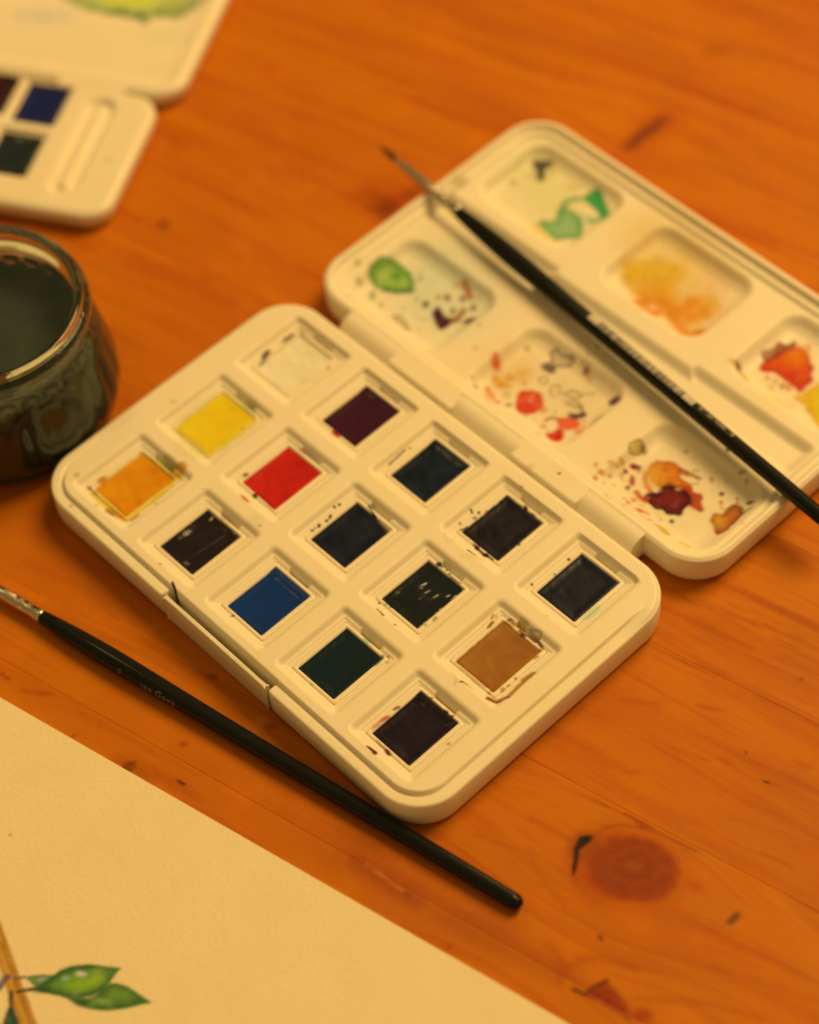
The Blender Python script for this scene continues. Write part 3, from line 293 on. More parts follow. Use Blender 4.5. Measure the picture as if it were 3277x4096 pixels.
('p',(190,95,40),(190,95,40),.6435956490868263,.6435956490868263,.05,.025,.03,0,[[3.952,6.331],[3.949,6.326],[3.943,6.323],[3.935,6.325],[3.928,6.329],[3.923,6.336],[3.922,6.343],[3.925,6.349],[3.932,6.351],[3.939,6.35],[3.946,6.345],[3.951,6.338]]),
('p',(225,165,80),(225,165,80),.5417268729897682,.5417268729897682,.05,.025,.03,0,[[4.333,6.775],[4.327,6.769],[4.315,6.769],[4.302,6.775],[4.29,6.785],[4.282,6.796],[4.282,6.806],[4.288,6.812],[4.3,6.812],[4.313,6.806],[4.325,6.796],[4.333,6.785]]),
('p',(150,60,40),(150,60,40),.43221144870975464,.43221144870975464,.05,.025,.03,0,[[5.311,6.717],[5.308,6.713],[5.303,6.712],[5.297,6.714],[5.292,6.718],[5.288,6.723],[5.288,6.728],[5.29,6.732],[5.295,6.733],[5.301,6.731],[5.307,6.727],[5.31,6.722]]),
('p',(150,60,40),(150,60,40),.6515838388794108,.6515838388794108,.05,.025,.03,0,[[4.482,5.879],[4.469,5.87],[4.454,5.87],[4.44,5.878],[4.432,5.892],[4.432,5.909],[4.44,5.923],[4.453,5.931],[4.469,5.931],[4.482,5.923],[4.49,5.909],[4.49,5.893]]),
('p',(190,95,40),(190,95,40),.7004027094608787,.7004027094608787,.05,.025,.03,0,[[4.811,7.023],[4.803,7.012],[4.79,7.008],[4.778,7.011],[4.769,7.022],[4.765,7.037],[4.767,7.052],[4.776,7.063],[4.788,7.067],[4.801,7.063],[4.81,7.053],[4.814,7.038]]),
('p',(222,150,60),(222,150,60),.5061866257223249,.5061866257223249,.05,.025,.03,0,[[5.149,6.175],[5.148,6.168],[5.143,6.164],[5.137,6.163],[5.13,6.165],[5.125,6.171],[5.123,6.178],[5.124,6.185],[5.128,6.19],[5.134,6.191],[5.141,6.188],[5.146,6.183]]),
('p',(225,165,80),(225,165,80),.41056931617608494,.41056931617608494,.05,.025,.03,0,[[4.551,5.706],[4.555,5.694],[4.553,5.683],[4.546,5.676],[4.535,5.675],[4.524,5.68],[4.515,5.69],[4.512,5.703],[4.514,5.714],[4.521,5.721],[4.532,5.722],[4.543,5.716]]),
('p',(190,140,80),(190,140,80),.6194988998436486,.6194988998436486,.05,.03,.03,0,[[.245,6.977],[.24,6.96],[.227,6.95],[.209,6.95],[.192,6.96],[.179,6.978],[.174,6.998],[.18,7.015],[.193,7.025],[.211,7.025],[.228,7.015],[.241,6.997]]),
('p',(228,165,70),(228,165,70),.3399653850035737,.3399653850035737,.05,.03,.03,0,[[-.436,4.442],[-.44,4.429],[-.449,4.421],[-.463,4.42],[-.476,4.427],[-.486,4.439],[-.49,4.454],[-.487,4.467],[-.477,4.476],[-.464,4.477],[-.45,4.47],[-.44,4.457]]),
('p',(228,165,70),(228,165,70),.37190897657267113,.37190897657267113,.05,.03,.03,0,[[.29,5.776],[.293,5.763],[.286,5.75],[.272,5.742],[.255,5.741],[.239,5.747],[.228,5.758],[.226,5.772],[.233,5.785],[.247,5.793],[.264,5.794],[.28,5.788]]),
('p',(190,140,80),(190,140,80),.6755059133478536,.6755059133478536,.05,.03,.03,0,[[-.224,5.076],[-.229,5.063],[-.241,5.057],[-.258,5.058],[-.274,5.066],[-.286,5.08],[-.29,5.095],[-.284,5.107],[-.272,5.114],[-.255,5.113],[-.239,5.104],[-.227,5.091]]),
('p',(225,170,90),(225,170,90),.68683649945444,.68683649945444,.05,.03,.03,0,[[.893,5.129],[.886,5.124],[.876,5.125],[.865,5.13],[.855,5.139],[.85,5.15],[.851,5.158],[.858,5.163],[.868,5.163],[.88,5.158],[.889,5.148],[.894,5.138]]),
('p',(225,170,90),(225,170,90),.46042077510774515,.46042077510774515,.05,.03,.03,0,[[.03,5.486],[.038,5.468],[.037,5.452],[.029,5.442],[.014,5.441],[-.002,5.449],[-.016,5.464],[-.023,5.482],[-.023,5.498],[-.014,5.507],[.0,5.509],[.016,5.501]]),
('p',(225,170,90),(225,170,90),.6432420944753617,.6432420944753617,.05,.03,.03,0,[[.392,7.003],[.388,6.992],[.378,6.986],[.364,6.987],[.351,6.994],[.342,7.006],[.338,7.019],[.342,7.03],[.353,7.036],[.366,7.036],[.379,7.028],[.389,7.017]]),
('p',(215,130,60),(215,130,60),.5152137814564274,.5152137814564274,.05,.03,.03,0,[[-.268,4.652],[-.274,4.647],[-.283,4.646],[-.292,4.65],[-.299,4.657],[-.302,4.666],[-.3,4.674],[-.295,4.679],[-.286,4.679],[-.277,4.676],[-.27,4.668],[-.267,4.66]]),
('p',(190,140,80),(190,140,80),.422890928456559,.422890928456559,.05,.03,.03,0,[[.923,5.99],[.91,5.98],[.893,5.98],[.875,5.988],[.862,6.004],[.857,6.023],[.862,6.039],[.875,6.049],[.892,6.049],[.91,6.041],[.923,6.025],[.928,6.006]]),
('p',(215,130,60),(215,130,60),.6096818204635448,.6096818204635448,.05,.03,.03,0,[[.075,4.84],[.077,4.83],[.073,4.822],[.065,4.818],[.055,4.82],[.046,4.825],[.04,4.834],[.039,4.844],[.043,4.852],[.051,4.856],[.06,4.854],[.069,4.849]]),
('p',(225,170,90),(225,170,90),.6607019121098968,.6607019121098968,.05,.03,.03,0,[[.108,4.314],[.104,4.303],[.095,4.296],[.082,4.296],[.069,4.303],[.06,4.314],[.057,4.328],[.06,4.339],[.07,4.346],[.083,4.346],[.096,4.339],[.105,4.328]]),
('p',(225,170,90),(225,170,90),.6527404068716134,.6527404068716134,.05,.03,.03,0,[[-.28,6.746],[-.289,6.739],[-.306,6.739],[-.325,6.747],[-.343,6.762],[-.354,6.778],[-.354,6.791],[-.345,6.799],[-.328,6.799],[-.308,6.79],[-.291,6.776],[-.28,6.76]]),
('p',(228,165,70),(228,165,70),.6415526040022743,.6415526040022743,.05,.03,.03,0,[[-.202,4.227],[-.217,4.218],[-.236,4.219],[-.254,4.229],[-.266,4.245],[-.268,4.264],[-.261,4.28],[-.246,4.289],[-.228,4.288],[-.21,4.278],[-.198,4.261],[-.195,4.242]]),
('p',(228,165,70),(228,165,70),.4020031725457592,.4020031725457592,.05,.03,.03,0,[[-.894,5.707],[-.901,5.703],[-.91,5.705],[-.92,5.71],[-.928,5.719],[-.932,5.728],[-.931,5.736],[-.925,5.739],[-.915,5.738],[-.905,5.732],[-.897,5.723],[-.893,5.714]]),
('p',(228,165,70),(228,165,70),.4056703234730039,.4056703234730039,.05,.03,.03,0,[[.561,6.742],[.567,6.728],[.567,6.715],[.56,6.707],[.548,6.705],[.535,6.71],[.523,6.721],[.517,6.735],[.518,6.748],[.525,6.757],[.536,6.759],[.55,6.753]]),
('p',(190,140,80),(190,140,80),.4339207748516488,.4339207748516488,.05,.03,.03,0,[[.247,7.277],[.256,7.263],[.258,7.249],[.253,7.238],[.241,7.234],[.227,7.237],[.214,7.247],[.206,7.26],[.203,7.275],[.209,7.285],[.22,7.29],[.234,7.286]]),
('p',(225,170,90),(225,170,90),.5177426139080928,.5177426139080928,.05,.03,.03,0,[[-.054,5.641],[-.054,5.631],[-.059,5.624],[-.067,5.621],[-.077,5.624],[-.086,5.631],[-.091,5.64],[-.091,5.65],[-.087,5.657],[-.078,5.66],[-.068,5.658],[-.059,5.651]]),
('p',(190,140,80),(190,140,80),.6765150180479955,.6765150180479955,.05,.03,.03,0,[[-1.012,5.367],[-1.008,5.356],[-1.011,5.344],[-1.02,5.334],[-1.034,5.329],[-1.047,5.33],[-1.058,5.338],[-1.062,5.349],[-1.059,5.361],[-1.049,5.371],[-1.036,5.376],[-1.022,5.374]]),
('p',(190,140,80),(190,140,80),.6777796624938439,.6777796624938439,.05,.03,.03,0,[[.249,5.102],[.255,5.089],[.252,5.074],[.242,5.064],[.228,5.06],[.212,5.063],[.2,5.072],[.195,5.086],[.197,5.1],[.207,5.111],[.222,5.115],[.237,5.112]]),
('p',(190,140,80),(190,140,80),.4177694579319472,.4177694579319472,.05,.03,.03,0,[[-.133,5.345],[-.125,5.331],[-.124,5.317],[-.131,5.306],[-.143,5.302],[-.158,5.306],[-.171,5.317],[-.178,5.331],[-.179,5.345],[-.172,5.356],[-.16,5.359],[-.146,5.356]]),
('p',(215,130,60),(215,130,60),.6559677002429442,.6559677002429442,.05,.03,.03,0,[[.916,5.818],[.922,5.801],[.92,5.786],[.91,5.777],[.895,5.776],[.88,5.783],[.867,5.797],[.861,5.815],[.863,5.83],[.873,5.839],[.887,5.84],[.903,5.833]]),
('p',(190,140,80),(190,140,80),.5598355400485777,.5598355400485777,.05,.03,.03,0,[[-.13,6.611],[-.137,6.6],[-.152,6.596],[-.171,6.6],[-.189,6.61],[-.202,6.625],[-.205,6.639],[-.199,6.65],[-.184,6.653],[-.164,6.65],[-.146,6.639],[-.133,6.625]]),
('p',(215,130,60),(215,130,60),.3429683736438615,.3429683736438615,.05,.03,.03,0,[[-.363,5.886],[-.368,5.879],[-.376,5.876],[-.385,5.879],[-.394,5.885],[-.4,5.894],[-.4,5.903],[-.396,5.91],[-.388,5.912],[-.378,5.91],[-.369,5.904],[-.364,5.895]]),
('p',(228,165,70),(228,165,70),.45335187331876997,.45335187331876997,.05,.03,.03,0,[[-.463,5.054],[-.461,5.041],[-.466,5.03],[-.477,5.023],[-.491,5.023],[-.505,5.03],[-.514,5.041],[-.516,5.054],[-.511,5.065],[-.5,5.072],[-.486,5.071],[-.472,5.065]]),
('p',(190,140,80),(190,140,80),.6780173403124179,.6780173403124179,.05,.03,.03,0,[[.179,7.154],[.171,7.148],[.159,7.15],[.146,7.157],[.135,7.168],[.13,7.181],[.131,7.191],[.14,7.196],[.152,7.195],[.165,7.188],[.176,7.177],[.181,7.164]]),
('p',(228,165,70),(228,165,70),.5360475245107671,.5360475245107671,.05,.03,.03,0,[[.44,5.179],[.442,5.172],[.441,5.165],[.436,5.16],[.429,5.159],[.421,5.161],[.415,5.167],[.412,5.175],[.413,5.182],[.418,5.187],[.426,5.188],[.433,5.185]]),
('p',(215,130,60),(215,130,60),.5680596701601668,.5680596701601668,.05,.03,.03,0,[[.576,5.982],[.571,5.971],[.557,5.965],[.539,5.967],[.521,5.975],[.507,5.987],[.502,6.0],[.507,6.011],[.521,6.017],[.539,6.015],[.557,6.007],[.571,5.995]]),
('p',(225,170,90),(225,170,90),.5178879574763811,.5178879574763811,.05,.03,.03,0,[[.582,4.794],[.577,4.788],[.569,4.787],[.56,4.79],[.553,4.796],[.549,4.805],[.55,4.813],[.556,4.819],[.564,4.821],[.573,4.818],[.58,4.811],[.583,4.803]]),
('p',(190,140,80),(190,140,80),.6212625844622748,.6212625844622748,.05,.03,.03,0,[[-1.052,5.619],[-1.043,5.603],[-1.043,5.587],[-1.052,5.573],[-1.067,5.566],[-1.085,5.568],[-1.1,5.579],[-1.109,5.594],[-1.108,5.611],[-1.1,5.625],[-1.084,5.631],[-1.067,5.629]]),
('p',(190,140,80),(190,140,80),.6907906697066972,.6907906697066972,.05,.03,.03,0,[[1.538,5.796],[1.534,5.786],[1.525,5.781],[1.513,5.783],[1.502,5.79],[1.494,5.801],[1.493,5.812],[1.497,5.822],[1.506,5.827],[1.518,5.826],[1.529,5.819],[1.537,5.808]]),
('p',(215,130,60),(215,130,60),.30094915660465577,.30094915660465577,.05,.03,.03,0,[[.194,6.392],[.185,6.38],[.169,6.376],[.151,6.38],[.134,6.393],[.125,6.41],[.124,6.428],[.133,6.44],[.149,6.444],[.167,6.44],[.184,6.427],[.193,6.41]]),
('p',(225,170,90),(225,170,90),.6128607586906788,.6128607586906788,.05,.03,.03,0,[[.882,6.02],[.886,6.007],[.883,5.995],[.874,5.988],[.861,5.987],[.848,5.992],[.839,6.003],[.835,6.017],[.838,6.028],[.847,6.036],[.86,6.037],[.873,6.031]]),
('p',(228,165,70),(228,165,70),.6836087514683926,.6836087514683926,.05,.03,.03,0,[[-.005,4.708],[-.01,4.687],[-.024,4.673],[-.042,4.672],[-.061,4.682],[-.075,4.702],[-.08,4.725],[-.075,4.747],[-.061,4.76],[-.043,4.762],[-.024,4.751],[-.01,4.732]]),
('p',(228,165,70),(228,165,70),.5473371214670353,.5473371214670353,.05,.03,.03,0,[[.357,7.082],[.367,7.064],[.368,7.046],[.361,7.033],[.346,7.027],[.328,7.031],[.312,7.043],[.301,7.061],[.3,7.079],[.308,7.092],[.323,7.098],[.341,7.094]]),
('p',(190,140,80),(190,140,80),.5778638860387126,.5778638860387126,.05,.03,.03,0,[[.1,5.746],[.096,5.742],[.089,5.743],[.082,5.746],[.076,5.752],[.074,5.759],[.075,5.765],[.079,5.768],[.086,5.768],[.093,5.764],[.099,5.758],[.101,5.751]]),
('p',(228,165,70),(228,165,70),.4374371468956952,.4374371468956952,.05,.03,.03,0,[[-.103,4.487],[-.112,4.473],[-.126,4.467],[-.141,4.469],[-.154,4.481],[-.16,4.497],[-.159,4.515],[-.151,4.528],[-.137,4.535],[-.122,4.532],[-.109,4.52],[-.102,4.504]]),
('p',(150,150,70),(150,150,70),.4940007040375772,.4940007040375772,.05,.03,.03,0,[[-2.568,5.833],[-2.558,5.818],[-2.557,5.801],[-2.564,5.787],[-2.579,5.78],[-2.596,5.782],[-2.612,5.792],[-2.622,5.807],[-2.623,5.824],[-2.616,5.838],[-2.601,5.845],[-2.584,5.843]]),
('p',(150,150,70),(150,150,70),.45659767239433535,.45659767239433535,.05,.03,.03,0,[[-5.3,5.908],[-5.296,5.901],[-5.296,5.893],[-5.3,5.885],[-5.308,5.881],[-5.317,5.881],[-5.324,5.885],[-5.328,5.893],[-5.328,5.901],[-5.324,5.908],[-5.316,5.912],[-5.308,5.912]]),
('p',(160,90,60),(160,90,60),.42185996479800136,.42185996479800136,.05,.03,.03,0,[[-4.541,6.543],[-4.533,6.53],[-4.533,6.514],[-4.542,6.5],[-4.556,6.493],[-4.572,6.493],[-4.586,6.501],[-4.595,6.514],[-4.594,6.53],[-4.586,6.544],[-4.572,6.551],[-4.555,6.551]]),
('p',(150,150,70),(150,150,70),.5878768064279203,.5878768064279203,.05,.03,.03,0,[[-3.488,5.476],[-3.483,5.467],[-3.483,5.456],[-3.489,5.446],[-3.499,5.44],[-3.511,5.44],[-3.521,5.446],[-3.526,5.455],[-3.526,5.466],[-3.52,5.476],[-3.51,5.481],[-3.498,5.481]]),
('p',(150,150,70),(150,150,70),.6878907084545509,.6878907084545509,.05,.03,.03,0,[[-4.273,5.883],[-4.263,5.869],[-4.261,5.854],[-4.267,5.842],[-4.279,5.837],[-4.294,5.839],[-4.309,5.849],[-4.318,5.863],[-4.321,5.877],[-4.315,5.889],[-4.303,5.894],[-4.287,5.892]]),
('p',(190,150,80),(190,150,80),.3781198148700383,.3781198148700383,.05,.03,.03,0,[[-3.609,6.843],[-3.598,6.829],[-3.595,6.815],[-3.6,6.804],[-3.611,6.8],[-3.626,6.803],[-3.64,6.814],[-3.651,6.828],[-3.654,6.842],[-3.649,6.853],[-3.638,6.857],[-3.623,6.854]]),
('p',(150,150,70),(150,150,70),.3557035360040347,.3557035360040347,.05,.03,.03,0,[[-4.896,5.899],[-4.89,5.89],[-4.89,5.879],[-4.897,5.869],[-4.907,5.863],[-4.919,5.863],[-4.929,5.868],[-4.934,5.878],[-4.934,5.889],[-4.928,5.899],[-4.918,5.904],[-4.906,5.905]]),
('p',(160,90,60),(160,90,60),.4792092064555181,.4792092064555181,.05,.03,.03,0,[[-3.701,6.206],[-3.692,6.194],[-3.69,6.182],[-3.694,6.173],[-3.703,6.17],[-3.715,6.173],[-3.728,6.181],[-3.736,6.193],[-3.739,6.205],[-3.735,6.214],[-3.725,6.217],[-3.713,6.214]]),
('p',(160,90,60),(160,90,60),.49729641683895337,.49729641683895337,.05,.03,.03,0,[[-3.684,5.45],[-3.679,5.442],[-3.678,5.434],[-3.682,5.426],[-3.689,5.423],[-3.698,5.423],[-3.707,5.428],[-3.712,5.436],[-3.712,5.445],[-3.708,5.452],[-3.701,5.456],[-3.692,5.455]]),
('p',(150,150,70),(150,150,70),.36590365568690886,.36590365568690886,.05,.03,.03,0,[[-2.456,6.081],[-2.45,6.071],[-2.45,6.061],[-2.454,6.052],[-2.463,6.048],[-2.474,6.048],[-2.484,6.054],[-2.49,6.064],[-2.49,6.074],[-2.485,6.083],[-2.476,6.087],[-2.466,6.087]]),
('p',(190,150,80),(190,150,80),.41632175825562723,.41632175825562723,.05,.03,.03,0,[[-3.825,6.377],[-3.822,6.37],[-3.822,6.362],[-3.827,6.355],[-3.835,6.351],[-3.843,6.35],[-3.85,6.353],[-3.854,6.36],[-3.853,6.368],[-3.848,6.375],[-3.84,6.38],[-3.832,6.381]]),
('p',(160,90,60),(160,90,60),.39998910892344236,.39998910892344236,.05,.03,.03,0,[[-2.224,6.128],[-2.21,6.108],[-2.205,6.088],[-2.211,6.074],[-2.226,6.068],[-2.246,6.074],[-2.266,6.088],[-2.281,6.108],[-2.285,6.128],[-2.279,6.143],[-2.264,6.148],[-2.244,6.143]]),
('p',(150,150,70),(150,150,70),.322688274629112,.322688274629112,.05,.03,.03,0,[[-3.775,5.037],[-3.767,5.025],[-3.766,5.011],[-3.773,4.999],[-3.785,4.993],[-3.8,4.993],[-3.813,5.001],[-3.821,5.014],[-3.822,5.028],[-3.815,5.039],[-3.803,5.046],[-3.788,5.045]]),
('p',(190,150,80),(190,150,80),.3362137735458455,.3362137735458455,.05,.03,.03,0,[[-4.584,6.438],[-4.578,6.427],[-4.579,6.415],[-4.586,6.403],[-4.598,6.397],[-4.612,6.396],[-4.623,6.402],[-4.629,6.413],[-4.628,6.425],[-4.621,6.437],[-4.609,6.444],[-4.595,6.444]]),
('p',(160,90,60),(160,90,60),.3802754071350831,.3802754071350831,.05,.03,.03,0,[[-5.191,6.029],[-5.184,6.02],[-5.183,6.01],[-5.186,6.002],[-5.194,5.999],[-5.205,6.001],[-5.214,6.007],[-5.221,6.016],[-5.223,6.026],[-5.219,6.034],[-5.211,6.037],[-5.201,6.035]]),
('p',(190,150,80),(190,150,80),.3136847239205623,.3136847239205623,.05,.03,.03,0,[[-2.941,6.819],[-2.927,6.799],[-2.922,6.779],[-2.928,6.764],[-2.943,6.759],[-2.964,6.764],[-2.984,6.779],[-2.999,6.799],[-3.003,6.819],[-2.997,6.834],[-2.982,6.839],[-2.961,6.834]]),
('p',(160,90,60),(160,90,60),.3736442323026228,.3736442323026228,.05,.03,.03,0,[[-4.018,5.42],[-4.011,5.407],[-4.012,5.392],[-4.021,5.378],[-4.035,5.37],[-4.052,5.369],[-4.065,5.376],[-4.072,5.389],[-4.071,5.404],[-4.062,5.418],[-4.047,5.426],[-4.031,5.427]]),
('p',(160,90,60),(160,90,60),.36985239934166175,.36985239934166175,.05,.03,.03,0,[[-3.97,5.76],[-3.961,5.746],[-3.959,5.732],[-3.965,5.72],[-3.978,5.715],[-3.993,5.717],[-4.007,5.726],[-4.016,5.739],[-4.018,5.754],[-4.012,5.765],[-4.0,5.771],[-3.985,5.769]]),
('p',(150,150,70),(150,150,70),.4451301807215536,.4451301807215536,.05,.03,.03,0,[[-2.994,6.01],[-2.983,5.993],[-2.981,5.975],[-2.988,5.961],[-3.003,5.955],[-3.021,5.957],[-3.038,5.968],[-3.049,5.985],[-3.051,6.003],[-3.044,6.017],[-3.029,6.023],[-3.011,6.021]]),
('p',(160,90,60),(160,90,60),.6283724104456399,.6283724104456399,.05,.03,.03,0,[[-4.4,6.188],[-4.39,6.172],[-4.388,6.156],[-4.395,6.142],[-4.409,6.135],[-4.427,6.137],[-4.443,6.147],[-4.453,6.163],[-4.455,6.18],[-4.448,6.193],[-4.434,6.2],[-4.416,6.198]]),
('p',(160,90,60),(160,90,60),.3170934204873127,.3170934204873127,.05,.03,.03,0,[[-3.407,5.565],[-3.394,5.547],[-3.39,5.527],[-3.398,5.512],[-3.413,5.506],[-3.434,5.509],[-3.453,5.522],[-3.466,5.541],[-3.47,5.56],[-3.463,5.575],[-3.447,5.582],[-3.426,5.578]]),
('p',(190,150,80),(190,150,80),.570932390274409,.570932390274409,.05,.03,.03,0,[[-4.049,4.964],[-4.042,4.952],[-4.043,4.938],[-4.052,4.925],[-4.065,4.917],[-4.08,4.916],[-4.093,4.923],[-4.099,4.935],[-4.098,4.949],[-4.09,4.961],[-4.076,4.969],[-4.061,4.97]]),
('p',(190,150,80),(190,150,80),.6489032061343755,.6489032061343755,.05,.03,.03,0,[[-5.001,5.6],[-4.989,5.582],[-4.985,5.564],[-4.992,5.549],[-5.008,5.542],[-5.027,5.546],[-5.046,5.558],[-5.059,5.575],[-5.062,5.594],[-5.055,5.608],[-5.04,5.615],[-5.02,5.612]]),
('p',(160,90,60),(160,90,60),.3006666126014495,.3006666126014495,.05,.03,.03,0,[[-3.298,5.247],[-3.289,5.233],[-3.289,5.218],[-3.296,5.206],[-3.309,5.199],[-3.325,5.2],[-3.339,5.208],[-3.347,5.221],[-3.348,5.236],[-3.34,5.249],[-3.327,5.256],[-3.311,5.255]]),
('p',(40,45,25),(40,45,25),.95,.95,.05,.01,.03,0,[[2.129,4.214],[2.135,4.204],[2.136,4.194],[2.131,4.185],[2.123,4.181],[2.112,4.182],[2.102,4.189],[2.096,4.199],[2.095,4.21],[2.099,4.218],[2.108,4.222],[2.119,4.221]]),
('p',(225,165,70),(225,165,70),.6,.6,.05,.05,.03,0,[[1.574,3.941],[1.587,3.918],[1.589,3.893],[1.577,3.872],[1.555,3.861],[1.53,3.863],[1.507,3.877],[1.493,3.9],[1.492,3.926],[1.504,3.947],[1.525,3.958],[1.551,3.955]]),
('p',(190,150,70),(190,150,70),.7,.7,.05,.06,.03,0,[[-5.682,9.15],[-5.637,9.098],[-5.618,9.008],[-5.628,8.902],[-5.665,8.81],[-5.719,8.757],[-5.776,8.755],[-5.82,8.807],[-5.84,8.897],[-5.83,9.003],[-5.793,9.095],[-5.739,9.149]]),
],
'base':[
('p',(232,185,70),(232,185,70),.75,.75,.05,.16,.1,0,[[-5.03,-.746],[-5.059,.77],[-3.758,.87],[-3.701,-.82]]),
('l',(232,180,25),(232,180,25),.85,.85,.01,.05,.05,.1,[[-4.856,-.716],[-3.842,-.723],[-3.789,.638]]),
('p',(200,170,80),(200,170,80),.6,.6,.05,.06,.03,0,[[-3.964,.859],[-3.968,.798],[-4.018,.751],[-4.102,.729],[-4.196,.738],[-4.276,.777],[-4.32,.835],[-4.317,.896],[-4.266,.944],[-4.182,.966],[-4.087,.956],[-4.007,.917]]),
('p',(232,180,60),(232,180,60),.7,.7,.05,.05,.03,0,[[-5.379,-.245],[-5.363,-.271],[-5.367,-.305],[-5.39,-.338],[-5.424,-.359],[-5.462,-.365],[-5.492,-.353],[-5.508,-.326],[-5.504,-.292],[-5.481,-.26],[-5.447,-.238],[-5.409,-.232]]),
('p',(60,65,20),(60,65,20),.95,.95,.05,.015,.03,0,[[-3.832,.325],[-3.824,.313],[-3.823,.299],[-3.83,.287],[-3.842,.28],[-3.858,.281],[-3.871,.288],[-3.88,.3],[-3.881,.314],[-3.874,.326],[-3.861,.333],[-3.846,.333]]),
('p',(230,185,90),(230,185,90),.5,.5,.05,.15,.03,0,[[-3.823,-.923],[-3.846,-1.046],[-3.972,-1.137],[-4.165,-1.171],[-4.376,-1.138],[-4.548,-1.048],[-4.634,-.924],[-4.611,-.8],[-4.484,-.708],[-4.289,-.675],[-4.077,-.708],[-3.907,-.799]]),
('p',(232,180,55),(232,180,55),.75,.75,.05,.12,.1,0,[[-4.95,-3.131],[-4.982,-1.643],[-3.798,-1.441],[-3.724,-3.183]]),
('l',(230,170,25),(230,170,25),.9,.9,.01,.04,.05,.1,[[-4.835,-3.151],[-4.358,-3.149],[-3.849,-3.08]]),
('l',(225,125,20),(225,125,20),.85,.85,.01,.04,.05,.1,[[-4.258,-3.182],[-3.858,-3.121]]),
('l',(232,175,30),(232,175,30),.85,.85,.01,.05,.06,.1,[[-3.813,-3.109],[-3.761,-2.319],[-3.826,-1.468]]),
('p',(215,130,20),(215,130,20),.85,.85,.05,.06,.05,0,[[-3.872,-1.245],[-3.818,-1.304],[-3.8,-1.404],[-3.823,-1.519],[-3.881,-1.617],[-3.959,-1.673],[-4.035,-1.671],[-4.09,-1.613],[-4.109,-1.513],[-4.085,-1.398],[-4.027,-1.299],[-3.949,-1.243]]),
('l',(215,110,20),(215,110,20),.8,.8,.01,.02,.02,.06,[[-3.704,-3.005],[-3.684,-2.825]]),
('l',(200,150,40),(200,150,40),.75,.75,.01,.05,.05,.09,[[-4.973,-1.701],[-4.434,-1.652],[-3.937,-1.573]]),
('p',(160,130,60),(160,130,60),.6,.6,.05,.07,.03,0,[[-4.052,-1.434],[-4.071,-1.475],[-4.146,-1.505],[-4.255,-1.517],[-4.371,-1.507],[-4.461,-1.478],[-4.501,-1.437],[-4.481,-1.396],[-4.406,-1.365],[-4.297,-1.353],[-4.181,-1.364],[-4.092,-1.393]]),
('p',(120,100,30),(120,100,30),.75,.75,.05,.05,.03,0,[[-4.029,-3.202],[-4.036,-3.231],[-4.077,-3.256],[-4.139,-3.27],[-4.206,-3.27],[-4.261,-3.254],[-4.288,-3.229],[-4.28,-3.199],[-4.24,-3.174],[-4.178,-3.16],[-4.11,-3.161],[-4.056,-3.176]]),
('p',(222,145,40),(222,145,40),.85,.85,.05,.03,.03,0,[[-5.373,-3.077],[-5.356,-3.099],[-5.353,-3.125],[-5.365,-3.147],[-5.389,-3.16],[-5.419,-3.159],[-5.446,-3.146],[-5.463,-3.123],[-5.467,-3.097],[-5.454,-3.075],[-5.43,-3.063],[-5.401,-3.063]]),
('p',(120,105,40),(120,105,40),.85,.85,.05,.03,.03,0,[[-5.003,-3.063],[-4.989,-3.083],[-4.989,-3.107],[-5.002,-3.128],[-5.025,-3.141],[-5.051,-3.143],[-5.075,-3.132],[-5.088,-3.113],[-5.089,-3.089],[-5.076,-3.068],[-5.053,-3.055],[-5.026,-3.053]]),
('p',(150,120,40),(150,120,40),.7,.7,.05,.02,.03,0,[[-4.746,-3.105],[-4.758,-3.117],[-4.796,-3.127],[-4.851,-3.132],[-4.908,-3.13],[-4.952,-3.122],[-4.97,-3.11],[-4.958,-3.098],[-4.919,-3.088],[-4.864,-3.084],[-4.807,-3.086],[-4.764,-3.094]]),
('p',(205,125,25),(205,125,25),.9,.9,.05,.03,.03,0,[[-5.005,-2.637],[-4.969,-2.662],[-4.943,-2.713],[-4.936,-2.778],[-4.948,-2.838],[-4.977,-2.878],[-5.015,-2.888],[-5.051,-2.863],[-5.077,-2.812],[-5.084,-2.747],[-5.072,-2.687],[-5.043,-2.646]]),
('p',(200,160,50),(200,160,50),.7,.7,.05,.02,.03,0,[[-4.445,-3.297],[-4.435,-3.312],[-4.434,-3.331],[-4.444,-3.347],[-4.462,-3.357],[-4.482,-3.358],[-4.5,-3.35],[-4.511,-3.334],[-4.512,-3.316],[-4.502,-3.3],[-4.484,-3.29],[-4.464,-3.289]]),
('p',(170,140,60),(170,140,60),.8,.8,.05,.02,.03,0,[[-3.598,-2.357],[-3.587,-2.369],[-3.583,-2.382],[-3.586,-2.391],[-3.597,-2.395],[-3.611,-2.392],[-3.625,-2.383],[-3.636,-2.371],[-3.64,-2.358],[-3.637,-2.349],[-3.626,-2.345],[-3.612,-2.348]]),
('p',(110,85,40),(110,85,40),.7,.7,.05,.02,.03,0,[[-4.885,-3.685],[-4.878,-3.695],[-4.879,-3.707],[-4.886,-3.718],[-4.898,-3.726],[-4.912,-3.727],[-4.923,-3.722],[-4.93,-3.712],[-4.93,-3.7],[-4.922,-3.689],[-4.91,-3.682],[-4.897,-3.68]]),
('p',(130,35,20),(130,35,20),.95,.95,.05,.015,.03,0,[[-2.812,-.436],[-2.792,-.452],[-2.782,-.481],[-2.784,-.513],[-2.797,-.54],[-2.819,-.555],[-2.843,-.555],[-2.863,-.538],[-2.874,-.51],[-2.872,-.478],[-2.858,-.45],[-2.836,-.435]]),
